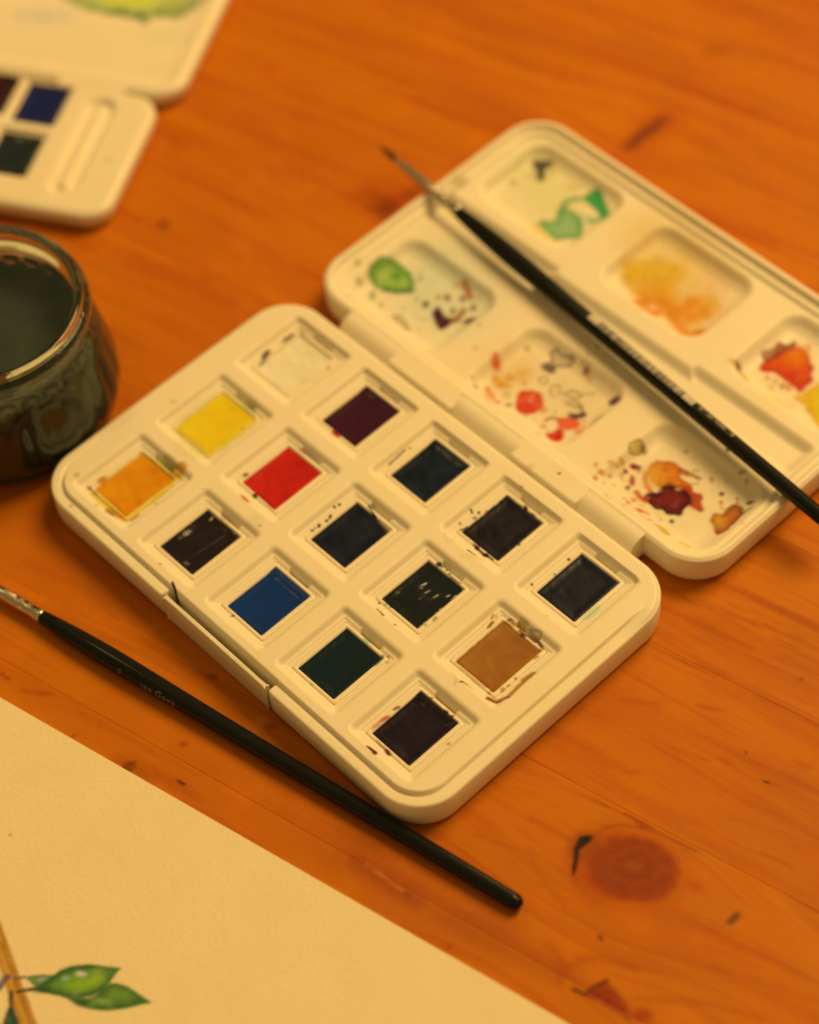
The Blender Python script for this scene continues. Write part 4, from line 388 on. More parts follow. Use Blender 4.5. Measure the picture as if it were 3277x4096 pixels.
('p',(110,35,20),(110,35,20),.95,.95,.05,.015,.03,0,[[-2.208,-.685],[-2.193,-.71],[-2.193,-.739],[-2.21,-.764],[-2.237,-.78],[-2.269,-.782],[-2.296,-.769],[-2.311,-.745],[-2.31,-.716],[-2.294,-.69],[-2.266,-.674],[-2.235,-.672]]),
('p',(210,50,20),(210,50,20),.9,.9,.05,.015,.03,0,[[-2.448,-.966],[-2.353,-.94],[-2.155,-.964],[-2.134,-1.008],[-2.265,-1.017]]),
('l',(205,30,15),(205,30,15),.8,.8,.01,.02,.05,.04,[[-2.159,-.658],[-1.68,-.683]]),
('p',(190,90,50),(190,90,50),.6,.6,.05,.02,.03,0,[[-2.451,.821],[-2.444,.809],[-2.444,.794],[-2.452,.781],[-2.466,.773],[-2.482,.772],[-2.496,.779],[-2.504,.792],[-2.503,.807],[-2.495,.82],[-2.481,.828],[-2.465,.828]]),
('p',(190,90,50),(190,90,50),.6,.6,.05,.02,.03,0,[[-2.363,.819],[-2.356,.806],[-2.356,.791],[-2.364,.778],[-2.378,.77],[-2.394,.77],[-2.408,.777],[-2.416,.789],[-2.415,.804],[-2.407,.817],[-2.393,.825],[-2.377,.826]]),
('p',(190,90,50),(190,90,50),.6,.6,.05,.02,.03,0,[[-2.286,.826],[-2.279,.813],[-2.279,.799],[-2.287,.785],[-2.301,.777],[-2.317,.777],[-2.331,.784],[-2.338,.796],[-2.338,.811],[-2.33,.824],[-2.316,.832],[-2.3,.833]]),
('p',(215,130,90),(215,130,90),.7,.7,.05,.03,.03,0,[[-2.248,-1.527],[-2.23,-1.554],[-2.228,-1.585],[-2.243,-1.612],[-2.271,-1.627],[-2.305,-1.626],[-2.335,-1.611],[-2.354,-1.584],[-2.356,-1.553],[-2.341,-1.526],[-2.312,-1.511],[-2.278,-1.512]]),
('p',(205,120,80),(205,120,80),.6,.6,.05,.02,.03,0,[[-2.134,-1.533],[-2.12,-1.552],[-2.117,-1.572],[-2.126,-1.589],[-2.144,-1.598],[-2.167,-1.597],[-2.188,-1.585],[-2.202,-1.566],[-2.205,-1.545],[-2.196,-1.528],[-2.178,-1.519],[-2.155,-1.521]]),
('p',(170,80,40),(170,80,40),.9,.9,.05,.02,.03,0,[[-2.26,-3.353],[-2.256,-3.361],[-2.258,-3.372],[-2.265,-3.383],[-2.277,-3.39],[-2.289,-3.392],[-2.298,-3.389],[-2.302,-3.381],[-2.3,-3.37],[-2.293,-3.359],[-2.282,-3.352],[-2.27,-3.35]]),
('p',(140,90,40),(140,90,40),.8,.8,.05,.02,.03,0,[[-1.474,-1.218],[-1.47,-1.227],[-1.473,-1.239],[-1.482,-1.251],[-1.494,-1.26],[-1.507,-1.263],[-1.517,-1.26],[-1.521,-1.251],[-1.518,-1.239],[-1.509,-1.227],[-1.497,-1.218],[-1.484,-1.215]]),
('p',(225,190,90),(225,190,90),.4,.4,.05,.1,.03,0,[[-1.55,-1.101],[-1.516,-1.164],[-1.528,-1.245],[-1.582,-1.322],[-1.663,-1.374],[-1.751,-1.388],[-1.821,-1.36],[-1.854,-1.297],[-1.843,-1.216],[-1.789,-1.138],[-1.707,-1.086],[-1.62,-1.072]]),
('p',(60,50,30),(60,50,30),.95,.95,.05,.02,.03,0,[[-.468,-1.741],[-.461,-1.75],[-.461,-1.762],[-.467,-1.771],[-.477,-1.777],[-.489,-1.777],[-.499,-1.772],[-.506,-1.762],[-.506,-1.751],[-.5,-1.741],[-.49,-1.736],[-.478,-1.736]]),
('p',(70,55,35),(70,55,35),.95,.95,.05,.02,.03,0,[[-.245,-3.085],[-.241,-3.092],[-.242,-3.106],[-.247,-3.124],[-.255,-3.14],[-.265,-3.15],[-.272,-3.152],[-.276,-3.145],[-.276,-3.13],[-.271,-3.113],[-.262,-3.097],[-.253,-3.086]]),
('p',(170,150,110),(170,150,110),.5,.5,.05,.04,.03,0,[[-1.97,.865],[-1.987,.839],[-2.046,.82],[-2.131,.812],[-2.22,.817],[-2.289,.834],[-2.319,.859],[-2.302,.884],[-2.243,.904],[-2.157,.912],[-2.069,.907],[-2.0,.89]]),
('l',(35,32,30),(35,32,30),.95,.95,.01,.01,0,.035,[[-1.724,-3.503],[-1.601,-3.55],[-1.455,-3.636]]),
('p',(70,75,45),(70,75,45),.9,.9,.05,.03,.03,0,[[-5.049,2.975],[-5.025,2.943],[-5.008,2.87],[-5.003,2.774],[-5.011,2.682],[-5.03,2.618],[-5.055,2.599],[-5.079,2.63],[-5.096,2.703],[-5.101,2.799],[-5.093,2.891],[-5.074,2.956]]),
('p',(80,50,45),(80,50,45),.92,.92,.05,.03,.04,0,[[-5.093,2.241],[-5.054,2.221],[-5.015,2.167],[-4.988,2.095],[-4.979,2.022],[-4.991,1.97],[-5.021,1.952],[-5.06,1.972],[-5.098,2.025],[-5.126,2.098],[-5.135,2.17],[-5.123,2.223]]),
('p',(125,120,85),(125,120,85),.85,.85,.05,.04,.05,0,[[-4.755,1.887],[-4.706,1.81],[-4.693,1.741],[-4.718,1.697],[-4.776,1.691],[-4.85,1.724],[-4.921,1.788],[-4.97,1.865],[-4.984,1.935],[-4.958,1.979],[-4.9,1.985],[-4.826,1.951]]),
('p',(165,150,100),(165,150,100),.7,.7,.05,.06,.06,0,[[-4.168,1.895],[-4.132,1.839],[-4.131,1.775],[-4.166,1.719],[-4.226,1.686],[-4.295,1.685],[-4.356,1.716],[-4.392,1.772],[-4.393,1.836],[-4.359,1.893],[-4.299,1.926],[-4.229,1.926]]),
('p',(150,135,90),(150,135,90),.6,.6,.05,.04,.03,0,[[-4.351,1.881],[-4.322,1.845],[-4.31,1.81],[-4.319,1.784],[-4.346,1.775],[-4.385,1.785],[-4.425,1.811],[-4.454,1.847],[-4.466,1.883],[-4.457,1.909],[-4.43,1.918],[-4.391,1.907]]),
('l',(200,155,70),(200,155,70),.7,.7,.01,.04,.02,.05,[[-4.764,1.747],[-4.008,1.697],[-3.878,1.725]]),
('l',(215,165,80),(215,165,80),.5,.5,.01,.05,.02,.05,[[-3.887,1.684],[-3.822,2.255],[-3.818,2.642]]),
('p',(150,115,50),(150,115,50),.7,.7,.05,.02,.03,0,[[-3.897,1.993],[-3.887,1.976],[-3.888,1.956],[-3.9,1.938],[-3.92,1.927],[-3.941,1.925],[-3.959,1.933],[-3.969,1.95],[-3.967,1.97],[-3.955,1.988],[-3.936,1.999],[-3.914,2.001]]),
('p',(150,130,60),(150,130,60),.85,.85,.05,.02,.03,0,[[-3.723,2.828],[-3.711,2.811],[-3.707,2.794],[-3.713,2.78],[-3.728,2.774],[-3.747,2.777],[-3.765,2.788],[-3.778,2.805],[-3.781,2.823],[-3.775,2.837],[-3.76,2.843],[-3.741,2.84]]),
('p',(190,145,70),(190,145,70),.6,.6,.05,.05,.03,0,[[-4.85,3.1],[-4.862,3.08],[-4.906,3.067],[-4.969,3.064],[-5.036,3.071],[-5.087,3.088],[-5.109,3.109],[-5.097,3.129],[-5.053,3.142],[-4.99,3.146],[-4.923,3.138],[-4.872,3.121]]),
('p',(110,120,120),(110,120,120),.8,.8,.05,.03,.03,0,[[-3.93,3.911],[-3.919,3.892],[-3.921,3.868],[-3.936,3.847],[-3.959,3.833],[-3.984,3.831],[-4.004,3.841],[-4.015,3.86],[-4.013,3.884],[-3.999,3.905],[-3.976,3.919],[-3.951,3.921]]),
('p',(190,170,110),(190,170,110),.5,.5,.05,.04,.03,0,[[-3.825,3.932],[-3.82,3.91],[-3.834,3.878],[-3.863,3.843],[-3.9,3.815],[-3.934,3.802],[-3.957,3.807],[-3.962,3.828],[-3.948,3.861],[-3.919,3.895],[-3.882,3.923],[-3.848,3.936]]),
('p',(205,45,30),(190,30,15),.92,.92,.05,.015,.03,0,[[-2.348,1.615],[-2.325,1.699],[-2.154,1.708],[-2.102,1.646],[-2.159,1.593]]),
('p',(225,140,90),(225,140,90),.6,.6,.05,.03,.03,0,[[-2.229,1.562],[-2.224,1.549],[-2.228,1.532],[-2.24,1.515],[-2.258,1.503],[-2.277,1.499],[-2.291,1.504],[-2.296,1.517],[-2.292,1.534],[-2.28,1.551],[-2.262,1.563],[-2.243,1.567]]),
('l',(60,50,35),(60,50,35),.8,.8,.01,.01,.02,.025,[[-.754,1.854],[-.77,2.11],[-.786,2.368]]),
('p',(160,130,50),(160,130,50),.8,.8,.05,.02,.03,0,[[-.732,2.499],[-.728,2.49],[-.731,2.479],[-.739,2.467],[-.751,2.459],[-.763,2.457],[-.772,2.46],[-.776,2.469],[-.773,2.48],[-.765,2.492],[-.753,2.5],[-.741,2.502]]),
('p',(160,90,40),(160,90,40),.8,.8,.05,.02,.03,0,[[.145,1.715],[.149,1.707],[.148,1.697],[.142,1.688],[.133,1.683],[.123,1.682],[.115,1.686],[.111,1.694],[.112,1.704],[.117,1.712],[.127,1.718],[.137,1.719]]),
('p',(50,30,45),(50,30,45),.92,.92,.05,.012,.03,0,[[-.637,.024],[-.621,-.009],[-.616,-.035],[-.623,-.048],[-.64,-.044],[-.662,-.024],[-.684,.007],[-.699,.04],[-.704,.066],[-.698,.079],[-.681,.075],[-.658,.055]]),
('p',(50,30,45),(50,30,45),.92,.92,.05,.012,.03,0,[[-.628,-.292],[-.617,-.317],[-.618,-.339],[-.629,-.352],[-.648,-.351],[-.67,-.337],[-.688,-.314],[-.699,-.288],[-.698,-.266],[-.687,-.254],[-.668,-.255],[-.646,-.269]]),
('p',(50,30,45),(50,30,45),.92,.92,.05,.012,.03,0,[[-.66,-.461],[-.652,-.47],[-.649,-.483],[-.653,-.499],[-.661,-.512],[-.672,-.519],[-.683,-.519],[-.691,-.51],[-.693,-.496],[-.69,-.481],[-.682,-.467],[-.671,-.46]]),
('p',(50,30,45),(50,30,45),.92,.92,.05,.012,.03,0,[[-.751,.263],[-.744,.252],[-.743,.239],[-.749,.229],[-.761,.223],[-.774,.223],[-.786,.23],[-.793,.24],[-.793,.253],[-.787,.263],[-.776,.269],[-.762,.269]]),
('p',(50,30,45),(50,30,45),.92,.92,.05,.012,.03,0,[[-.733,.403],[-.727,.396],[-.726,.382],[-.73,.367],[-.737,.353],[-.747,.345],[-.756,.345],[-.762,.353],[-.764,.366],[-.76,.382],[-.752,.396],[-.742,.403]]),
('p',(50,30,45),(50,30,45),.92,.92,.05,.012,.03,0,[[-.617,-.089],[-.607,-.103],[-.603,-.116],[-.607,-.126],[-.618,-.13],[-.633,-.127],[-.647,-.118],[-.657,-.104],[-.661,-.091],[-.657,-.081],[-.646,-.077],[-.632,-.08]]),
('p',(50,30,45),(50,30,45),.92,.92,.05,.012,.03,0,[[-.668,-.4],[-.664,-.407],[-.663,-.415],[-.666,-.421],[-.672,-.424],[-.681,-.423],[-.688,-.419],[-.693,-.412],[-.694,-.404],[-.691,-.398],[-.684,-.395],[-.676,-.396]]),
('l',(40,38,35),(40,38,35),.9,.9,.01,.01,.04,.03,[[-.27,.799],[-.054,.713],[.045,.691]]),
('l',(60,60,40),(60,60,40),.9,.9,.01,.012,.03,.03,[[1.615,1.711],[1.649,1.76],[1.664,1.884]]),
('l',(50,70,50),(50,70,50),.9,.9,.01,.012,.02,.03,[[1.397,2.22],[1.466,2.2],[1.43,2.208]]),
('p',(150,110,60),(70,55,35),.6,.9,.02,.01,.03,0,[[1.63,2.163],[1.641,2.144],[1.642,2.123],[1.631,2.105],[1.613,2.095],[1.591,2.096],[1.573,2.108],[1.561,2.127],[1.561,2.148],[1.571,2.165],[1.589,2.175],[1.611,2.174]]),
('p',(60,60,40),(60,60,40),.95,.95,.05,.02,.03,0,[[1.58,2.31],[1.596,2.291],[1.603,2.273],[1.601,2.262],[1.589,2.259],[1.571,2.267],[1.552,2.283],[1.536,2.302],[1.529,2.319],[1.531,2.331],[1.543,2.333],[1.561,2.325]]),
('p',(70,50,40),(70,50,40),.95,.95,.05,.02,.03,0,[[1.487,1.823],[1.492,1.816],[1.493,1.807],[1.489,1.8],[1.482,1.797],[1.474,1.798],[1.466,1.803],[1.461,1.811],[1.46,1.819],[1.464,1.826],[1.471,1.829],[1.479,1.829]]),
('p',(150,80,50),(150,80,50),.8,.8,.05,.02,.03,0,[[1.709,2.433],[1.728,2.409],[1.737,2.387],[1.734,2.373],[1.72,2.37],[1.697,2.38],[1.673,2.399],[1.654,2.423],[1.645,2.445],[1.648,2.46],[1.663,2.462],[1.685,2.453]]),
('p',(95,25,25),(95,25,25),.95,.95,.05,.015,.03,0,[[2.242,1.636],[2.241,1.613],[2.224,1.594],[2.195,1.583],[2.162,1.584],[2.134,1.596],[2.118,1.616],[2.118,1.639],[2.136,1.658],[2.165,1.669],[2.198,1.668],[2.226,1.656]]),
('p',(45,25,25),(45,25,25),.95,.95,.05,.012,.03,0,[[2.484,1.653],[2.493,1.633],[2.488,1.607],[2.471,1.583],[2.446,1.567],[2.42,1.563],[2.4,1.572],[2.39,1.592],[2.395,1.618],[2.412,1.642],[2.437,1.659],[2.464,1.663]]),
('l',(85,30,50),(85,30,50),.9,.9,.01,.012,.02,.03,[[2.148,1.388],[2.349,1.416]]),
('l',(60,30,25),(60,30,25),.8,.8,.01,.015,.05,.035,[[2.056,1.632],[2.405,1.594],[2.63,1.645]]),
('p',(75,30,28),(75,30,28),.95,.95,.05,.01,.03,0,[[2.112,3.117],[2.18,3.139],[2.252,3.08],[2.23,3.017]]),
('p',(60,40,30),(60,40,30),.95,.95,.05,.02,.03,0,[[2.786,2.307],[2.79,2.298],[2.788,2.288],[2.781,2.277],[2.77,2.271],[2.759,2.269],[2.75,2.273],[2.746,2.282],[2.748,2.293],[2.755,2.303],[2.766,2.31],[2.777,2.311]]),
('p',(90,70,40),(90,70,40),.95,.95,.05,.02,.03,0,[[1.827,3.374],[1.832,3.366],[1.833,3.357],[1.829,3.35],[1.822,3.347],[1.813,3.348],[1.805,3.353],[1.8,3.361],[1.8,3.37],[1.803,3.377],[1.81,3.38],[1.819,3.379]]),
('l',(90,50,40),(90,50,40),.7,.7,.01,.02,.02,.02,[[2.294,3.036],[2.465,3.073]]),
('p',(228,180,100),(190,140,70),.05,.5,.02,.015,.03,0,[[1.695,1.452],[1.748,1.378],[1.767,1.305],[1.745,1.25],[1.689,1.23],[1.613,1.249],[1.538,1.302],[1.484,1.376],[1.466,1.45],[1.487,1.504],[1.544,1.525],[1.62,1.505]]),
('p',(228,170,70),(228,170,70),.35,.35,.05,.05,.03,0,[[2.566,1.5],[2.555,1.453],[2.484,1.371],[2.373,1.275],[2.252,1.191],[2.153,1.142],[2.102,1.14],[2.114,1.186],[2.185,1.269],[2.296,1.365],[2.417,1.449],[2.516,1.498]]),
('p',(80,60,35),(80,60,35),.9,.9,.05,.01,.03,0,[[3.798,2.758],[3.808,2.743],[3.81,2.728],[3.805,2.716],[3.793,2.711],[3.777,2.714],[3.763,2.725],[3.753,2.74],[3.75,2.755],[3.756,2.767],[3.768,2.772],[3.783,2.769]]),
('p',(45,35,25),(45,35,25),.95,.95,.05,.02,.03,0,[[3.68,1.764],[3.686,1.754],[3.686,1.741],[3.679,1.731],[3.668,1.725],[3.656,1.725],[3.645,1.731],[3.64,1.741],[3.64,1.754],[3.647,1.764],[3.657,1.77],[3.67,1.77]]),
('p',(90,70,50),(90,70,50),.8,.8,.05,.02,.03,0,[[3.849,2.284],[3.853,2.276],[3.851,2.265],[3.844,2.255],[3.834,2.248],[3.823,2.247],[3.814,2.251],[3.81,2.259],[3.812,2.27],[3.819,2.28],[3.83,2.287],[3.841,2.288]]),
('p',(180,185,110),(180,185,110),.6,.6,.05,.05,.03,0,[[5.053,2.348],[5.084,2.306],[5.105,2.206],[5.11,2.074],[5.099,1.946],[5.075,1.855],[5.043,1.827],[5.012,1.868],[4.991,1.968],[4.986,2.1],[4.997,2.228],[5.021,2.319]]),
('p',(25,40,35),(25,40,35),.97,.97,.05,.01,.03,0,[[1.969,.793],[1.976,.768],[1.965,.741],[1.94,.721],[1.907,.713],[1.875,.718],[1.853,.736],[1.846,.762],[1.857,.789],[1.882,.809],[1.915,.817],[1.947,.811]]),
('p',(30,45,35),(30,45,35),.95,.95,.05,.02,.03,0,[[2.266,.77],[2.272,.759],[2.27,.746],[2.262,.734],[2.249,.726],[2.236,.724],[2.224,.73],[2.219,.741],[2.22,.754],[2.229,.767],[2.241,.775],[2.255,.776]]),
('p',(60,60,45),(60,60,45),.8,.8,.05,.02,.03,0,[[2.137,.802],[2.146,.79],[2.149,.777],[2.144,.768],[2.135,.764],[2.122,.766],[2.109,.775],[2.101,.787],[2.098,.8],[2.102,.809],[2.112,.813],[2.125,.81]]),
('p',(40,55,45),(40,55,45),.95,.95,.05,.02,.03,0,[[2.029,.779],[2.033,.771],[2.032,.762],[2.027,.753],[2.018,.748],[2.009,.748],[2.0,.752],[1.996,.76],[1.996,.77],[2.002,.778],[2.011,.783],[2.02,.784]]),
('l',(50,60,45),(50,60,45),.8,.8,.01,.02,.03,.02,[[2.312,.725],[2.539,.739],[2.577,.736]]),
('p',(50,60,45),(50,60,45),.95,.95,.05,.02,.03,0,[[1.968,-.667],[1.974,-.677],[1.975,-.688],[1.971,-.696],[1.962,-.701],[1.95,-.7],[1.94,-.694],[1.934,-.684],[1.933,-.673],[1.937,-.664],[1.946,-.66],[1.958,-.661]]),
('p',(60,60,40),(60,60,40),.95,.95,.05,.02,.03,0,[[2.411,-.958],[2.415,-.965],[2.414,-.975],[2.409,-.983],[2.401,-.988],[2.391,-.988],[2.383,-.984],[2.379,-.977],[2.379,-.967],[2.384,-.959],[2.393,-.954],[2.403,-.954]]),
('l',(70,70,35),(70,70,35),.85,.85,.01,.02,.03,.02,[[1.853,-.97],[1.94,-.966],[2.063,-.984]]),
('p',(110,120,70),(110,120,70),.6,.6,.05,.02,.03,0,[[1.873,-.67],[1.882,-.686],[1.881,-.704],[1.87,-.721],[1.853,-.731],[1.834,-.732],[1.818,-.724],[1.809,-.708],[1.81,-.689],[1.82,-.673],[1.837,-.663],[1.857,-.662]]),
('p',(90,125,60),(90,125,60),.7,.7,.05,.02,.04,0,[[2.823,-.188],[2.837,-.199],[2.846,-.223],[2.85,-.255],[2.846,-.285],[2.836,-.306],[2.823,-.311],[2.81,-.301],[2.8,-.277],[2.796,-.245],[2.8,-.215],[2.81,-.194]]),
('p',(90,125,60),(90,125,60),.6,.6,.05,.02,.03,0,[[2.8,-.454],[2.81,-.461],[2.818,-.478],[2.821,-.499],[2.818,-.519],[2.81,-.532],[2.8,-.536],[2.789,-.528],[2.781,-.512],[2.778,-.491],[2.781,-.471],[2.789,-.458]]),
('p',(40,60,45),(40,60,45),.95,.95,.05,.02,.03,0,[[1.727,-.771],[1.731,-.779],[1.731,-.788],[1.726,-.796],[1.717,-.801],[1.707,-.802],[1.699,-.798],[1.695,-.79],[1.695,-.78],[1.7,-.772],[1.709,-.767],[1.719,-.767]]),
('p',(80,120,60),(80,120,60),.7,.7,.05,.02,.05,0,[[2.749,-1.726],[2.771,-1.745],[2.785,-1.785],[2.787,-1.835],[2.776,-1.883],[2.755,-1.915],[2.73,-1.922],[2.708,-1.903],[2.694,-1.863],[2.692,-1.813],[2.703,-1.765],[2.724,-1.733]]),
('p',(215,130,40),(215,130,40),.85,.85,.05,.01,.03,0,[[2.821,-1.535],[2.829,-1.547],[2.829,-1.562],[2.821,-1.574],[2.808,-1.582],[2.793,-1.582],[2.78,-1.575],[2.773,-1.562],[2.773,-1.548],[2.78,-1.536],[2.793,-1.528],[2.808,-1.528]]),
('p',(110,160,90),(110,160,90),.7,.7,.05,.03,.03,0,[[2.308,-1.581],[2.3,-1.6],[2.269,-1.616],[2.224,-1.625],[2.176,-1.625],[2.139,-1.615],[2.121,-1.598],[2.129,-1.579],[2.159,-1.563],[2.205,-1.554],[2.252,-1.554],[2.29,-1.564]]),
('p',(60,90,50),(60,90,50),.7,.7,.05,.02,.04,0,[[2.765,-1.659],[2.773,-1.695],[2.767,-1.724],[2.751,-1.737],[2.727,-1.731],[2.703,-1.708],[2.685,-1.674],[2.678,-1.638],[2.683,-1.61],[2.7,-1.597],[2.723,-1.602],[2.747,-1.625]]),
('p',(190,130,60),(190,130,60),.7,.7,.05,.02,.03,0,[[2.898,-1.655],[2.905,-1.664],[2.906,-1.675],[2.901,-1.683],[2.892,-1.688],[2.881,-1.687],[2.871,-1.681],[2.865,-1.672],[2.864,-1.661],[2.869,-1.653],[2.878,-1.648],[2.889,-1.649]]),
('p',(150,140,80),(150,140,80),.7,.7,.05,.02,.03,0,[[5.165,-2.128],[5.172,-2.14],[5.172,-2.154],[5.164,-2.166],[5.152,-2.173],[5.138,-2.174],[5.126,-2.167],[5.119,-2.155],[5.119,-2.141],[5.127,-2.129],[5.139,-2.122],[5.153,-2.122]]),
('p',(160,170,100),(160,170,100),.6,.6,.05,.02,.03,0,[[2.181,-3.083],[2.186,-3.094],[2.182,-3.109],[2.171,-3.124],[2.155,-3.135],[2.139,-3.139],[2.127,-3.135],[2.123,-3.124],[2.127,-3.109],[2.138,-3.094],[2.154,-3.083],[2.17,-3.079]]),
('l',(190,115,30),(190,115,30),.85,.85,.01,.025,.03,.1,[[4.973,-.86],[5.146,-.786],[5.265,-.576],[5.232,-.209],[5.234,.175]]),
('l',(110,60,20),(110,60,20),.8,.8,.01,.015,.02,.035,[[4.973,-.86],[5.165,-.806],[5.275,-.586]]),
('l',(165,95,25),(165,95,25),.6,.6,.01,.03,.02,.1,[[5.177,-.053],[5.224,.184]]),
('p',(150,95,35),(150,95,35),.85,.85,.05,.02,.03,0,[[3.789,.445],[3.793,.39],[3.787,.35],[3.771,.336],[3.75,.351],[3.73,.391],[3.716,.446],[3.712,.501],[3.719,.541],[3.735,.555],[3.755,.54],[3.775,.5]]),
('p',(185,125,45),(185,125,45),.8,.8,.05,.02,.03,0,[[3.669,.613],[3.679,.581],[3.682,.557],[3.676,.546],[3.663,.552],[3.646,.572],[3.63,.602],[3.619,.634],[3.617,.658],[3.623,.669],[3.636,.663],[3.653,.642]]),
('p',(200,140,60),(200,140,60),.6,.6,.05,.02,.03,0,[[3.719,.675],[3.728,.654],[3.73,.638],[3.726,.63],[3.717,.633],[3.704,.645],[3.692,.664],[3.683,.685],[3.681,.701],[3.685,.709],[3.694,.707],[3.707,.694]]),
('l',(150,95,35),(150,95,35),.8,.8,.01,.012,.02,.03,[[3.938,.774],[3.971,.826],[4.055,.808],[4.069,.743]]),
('p',(150,90,30),(150,90,30),.8,.8,.05,.02,.03,0,[[3.971,.815],[3.978,.803],[3.977,.789],[3.969,.777],[3.956,.769],[3.942,.769],[3.93,.775],[3.924,.787],[3.925,.801],[3.933,.813],[3.946,.821],[3.96,.821]]),
('l',(218,150,45),(218,150,45),.9,.9,.01,.03,.05,.1,[[3.953,.69],[4.155,.825],[4.303,.81]]),
('l',(130,75,25),(130,75,25),.9,.9,.01,.015,.04,.06,[[4.297,.765],[4.436,.742],[4.514,.798],[4.687,.789]]),
('p',(90,50,20),(90,50,20),.9,.9,.05,.015,.03,0,[[4.438,.75],[4.438,.733],[4.425,.717],[4.403,.707],[4.378,.705],[4.355,.711],[4.343,.725],[4.343,.742],[4.355,.757],[4.377,.768],[4.403,.77],[4.425,.764]]),
('l',(145,90,30),(145,90,30),.9,.9,.01,.015,.03,.05,[[4.594,.817],[4.758,.818],[4.887,.787],[4.917,.738]]),
('l',(180,140,60),(180,140,60),.7,.7,.01,.02,.04,.03,[[4.442,.905],[4.692,.989],[4.733,.912]]),
('p',(190,150,60),(190,150,60),.6,.6,.05,.05,.05,0,[[4.366,.947],[4.353,.929],[4.308,.914],[4.245,.908],[4.179,.912],[4.13,.925],[4.109,.943],[4.122,.961],[4.167,.976],[4.23,.982],[4.296,.978],[4.345,.965]]),
('p',(200,150,30),(200,150,30),.8,.8,.05,.02,.03,0,[[4.94,.779],[4.947,.766],[4.945,.75],[4.936,.736],[4.921,.727],[4.905,.726],[4.892,.733],[4.886,.746],[4.888,.762],[4.897,.776],[4.911,.785],[4.927,.786]]),
('l',(210,150,60),(210,150,60),.8,.8,.01,.02,.05,.03,[[3.896,-.697],[4.342,-.708],[4.755,-.691]]),
('p',(205,140,60),(205,140,60),.8,.8,.05,.02,.03,0,[[4.907,-.727],[4.916,-.741],[4.918,-.755],[4.913,-.766],[4.901,-.771],[4.887,-.769],[4.873,-.759],[4.864,-.746],[4.861,-.731],[4.867,-.72],[4.878,-.715],[4.893,-.717]]),
('p',(195,125,45),(195,125,45),.85,.85,.05,.015,.03,0,[[5.066,-.5],[5.071,-.528],[5.065,-.55],[5.051,-.561],[5.031,-.556],[5.012,-.538],[4.999,-.512],[4.994,-.484],[5.0,-.461],[5.014,-.451],[5.034,-.455],[5.053,-.473]]),
('p',(205,140,55),(205,140,55),.8,.8,.05,.02,.03,0,[[5.053,-.314],[5.065,-.324],[5.071,-.341],[5.07,-.361],[5.063,-.379],[5.051,-.39],[5.038,-.39],[5.026,-.381],[5.02,-.364],[5.02,-.344],[5.028,-.326],[5.04,-.315]]),
('p',(185,110,35),(185,110,35),.85,.85,.05,.02,.03,0,[[5.044,-.113],[5.05,-.124],[5.051,-.136],[5.046,-.146],[5.036,-.151],[5.024,-.149],[5.013,-.143],[5.007,-.132],[5.006,-.12],[5.011,-.11],[5.021,-.105],[5.033,-.106]]),
('p',(190,120,40),(190,120,40),.8,.8,.05,.02,.03,0,[[4.925,-.633],[4.928,-.642],[4.923,-.654],[4.913,-.667],[4.9,-.677],[4.887,-.681],[4.878,-.678],[4.875,-.669],[4.88,-.657],[4.89,-.644],[4.903,-.634],[4.916,-.63]]),
('p',(190,120,40),(190,120,40),.8,.8,.05,.02,.05,0,[[4.979,.6],[4.991,.587],[5.0,.558],[5.003,.519],[4.999,.482],[4.989,.455],[4.976,.448],[4.963,.46],[4.954,.49],[4.951,.529],[4.956,.566],[4.966,.592]]),
('p',(218,160,70),(218,160,70),.8,.8,.05,.02,.03,0,[[4.703,-.665],[4.71,-.677],[4.71,-.692],[4.702,-.704],[4.69,-.711],[4.675,-.711],[4.663,-.704],[4.656,-.692],[4.656,-.677],[4.664,-.665],[4.676,-.658],[4.691,-.658]]),
('l',(165,110,50),(165,110,50),.85,.85,.01,.015,.02,.035,[[4.339,-1.01],[4.389,-.97],[4.496,-.961]]),
('p',(140,85,35),(140,85,35),.8,.8,.05,.02,.03,0,[[4.386,-.964],[4.391,-.975],[4.388,-.989],[4.378,-1.003],[4.365,-1.012],[4.35,-1.015],[4.339,-1.01],[4.335,-.999],[4.338,-.985],[4.347,-.972],[4.361,-.962],[4.375,-.96]]),
('l',(185,135,70),(185,135,70),.6,.6,.01,.02,.02,.02,[[4.532,-.964],[4.638,-.938]]),
('l',(205,160,90),(205,160,90),.6,.6,.01,.02,.02,.02,[[4.063,-.978],[4.257,-1.021],[4.321,-1.15]]),
('p',(230,165,90),(230,165,90),.5,.5,.05,.06,.03,0,[[4.676,-.724],[4.66,-.749],[4.607,-.768],[4.532,-.775],[4.455,-.768],[4.396,-.749],[4.371,-.724],[4.388,-.699],[4.441,-.68],[4.516,-.673],[4.593,-.68],[4.652,-.699]]),
('p',(140,85,45),(140,85,45),.85,.85,.05,.02,.03,0,[[3.82,-2.213],[3.833,-2.229],[3.837,-2.262],[3.831,-2.303],[3.818,-2.341],[3.8,-2.365],[3.782,-2.371],[3.769,-2.355],[3.765,-2.322],[3.771,-2.281],[3.784,-2.243],[3.802,-2.218]]),
('p',(200,75,45),(200,75,45),.85,.85,.05,.03,.03,0,[[3.841,-2.511],[3.855,-2.532],[3.858,-2.579],[3.849,-2.638],[3.83,-2.694],[3.807,-2.732],[3.786,-2.741],[3.772,-2.72],[3.769,-2.673],[3.778,-2.614],[3.797,-2.558],[3.82,-2.52]]),
('p',(205,110,70),(205,110,70),.7,.7,.05,.03,.03,0,[[3.817,-2.681],[3.833,-2.704],[3.841,-2.76],[3.838,-2.833],[3.826,-2.903],[3.807,-2.952],[3.788,-2.968],[3.772,-2.944],[3.764,-2.889],[3.767,-2.816],[3.779,-2.746],[3.798,-2.696]]),
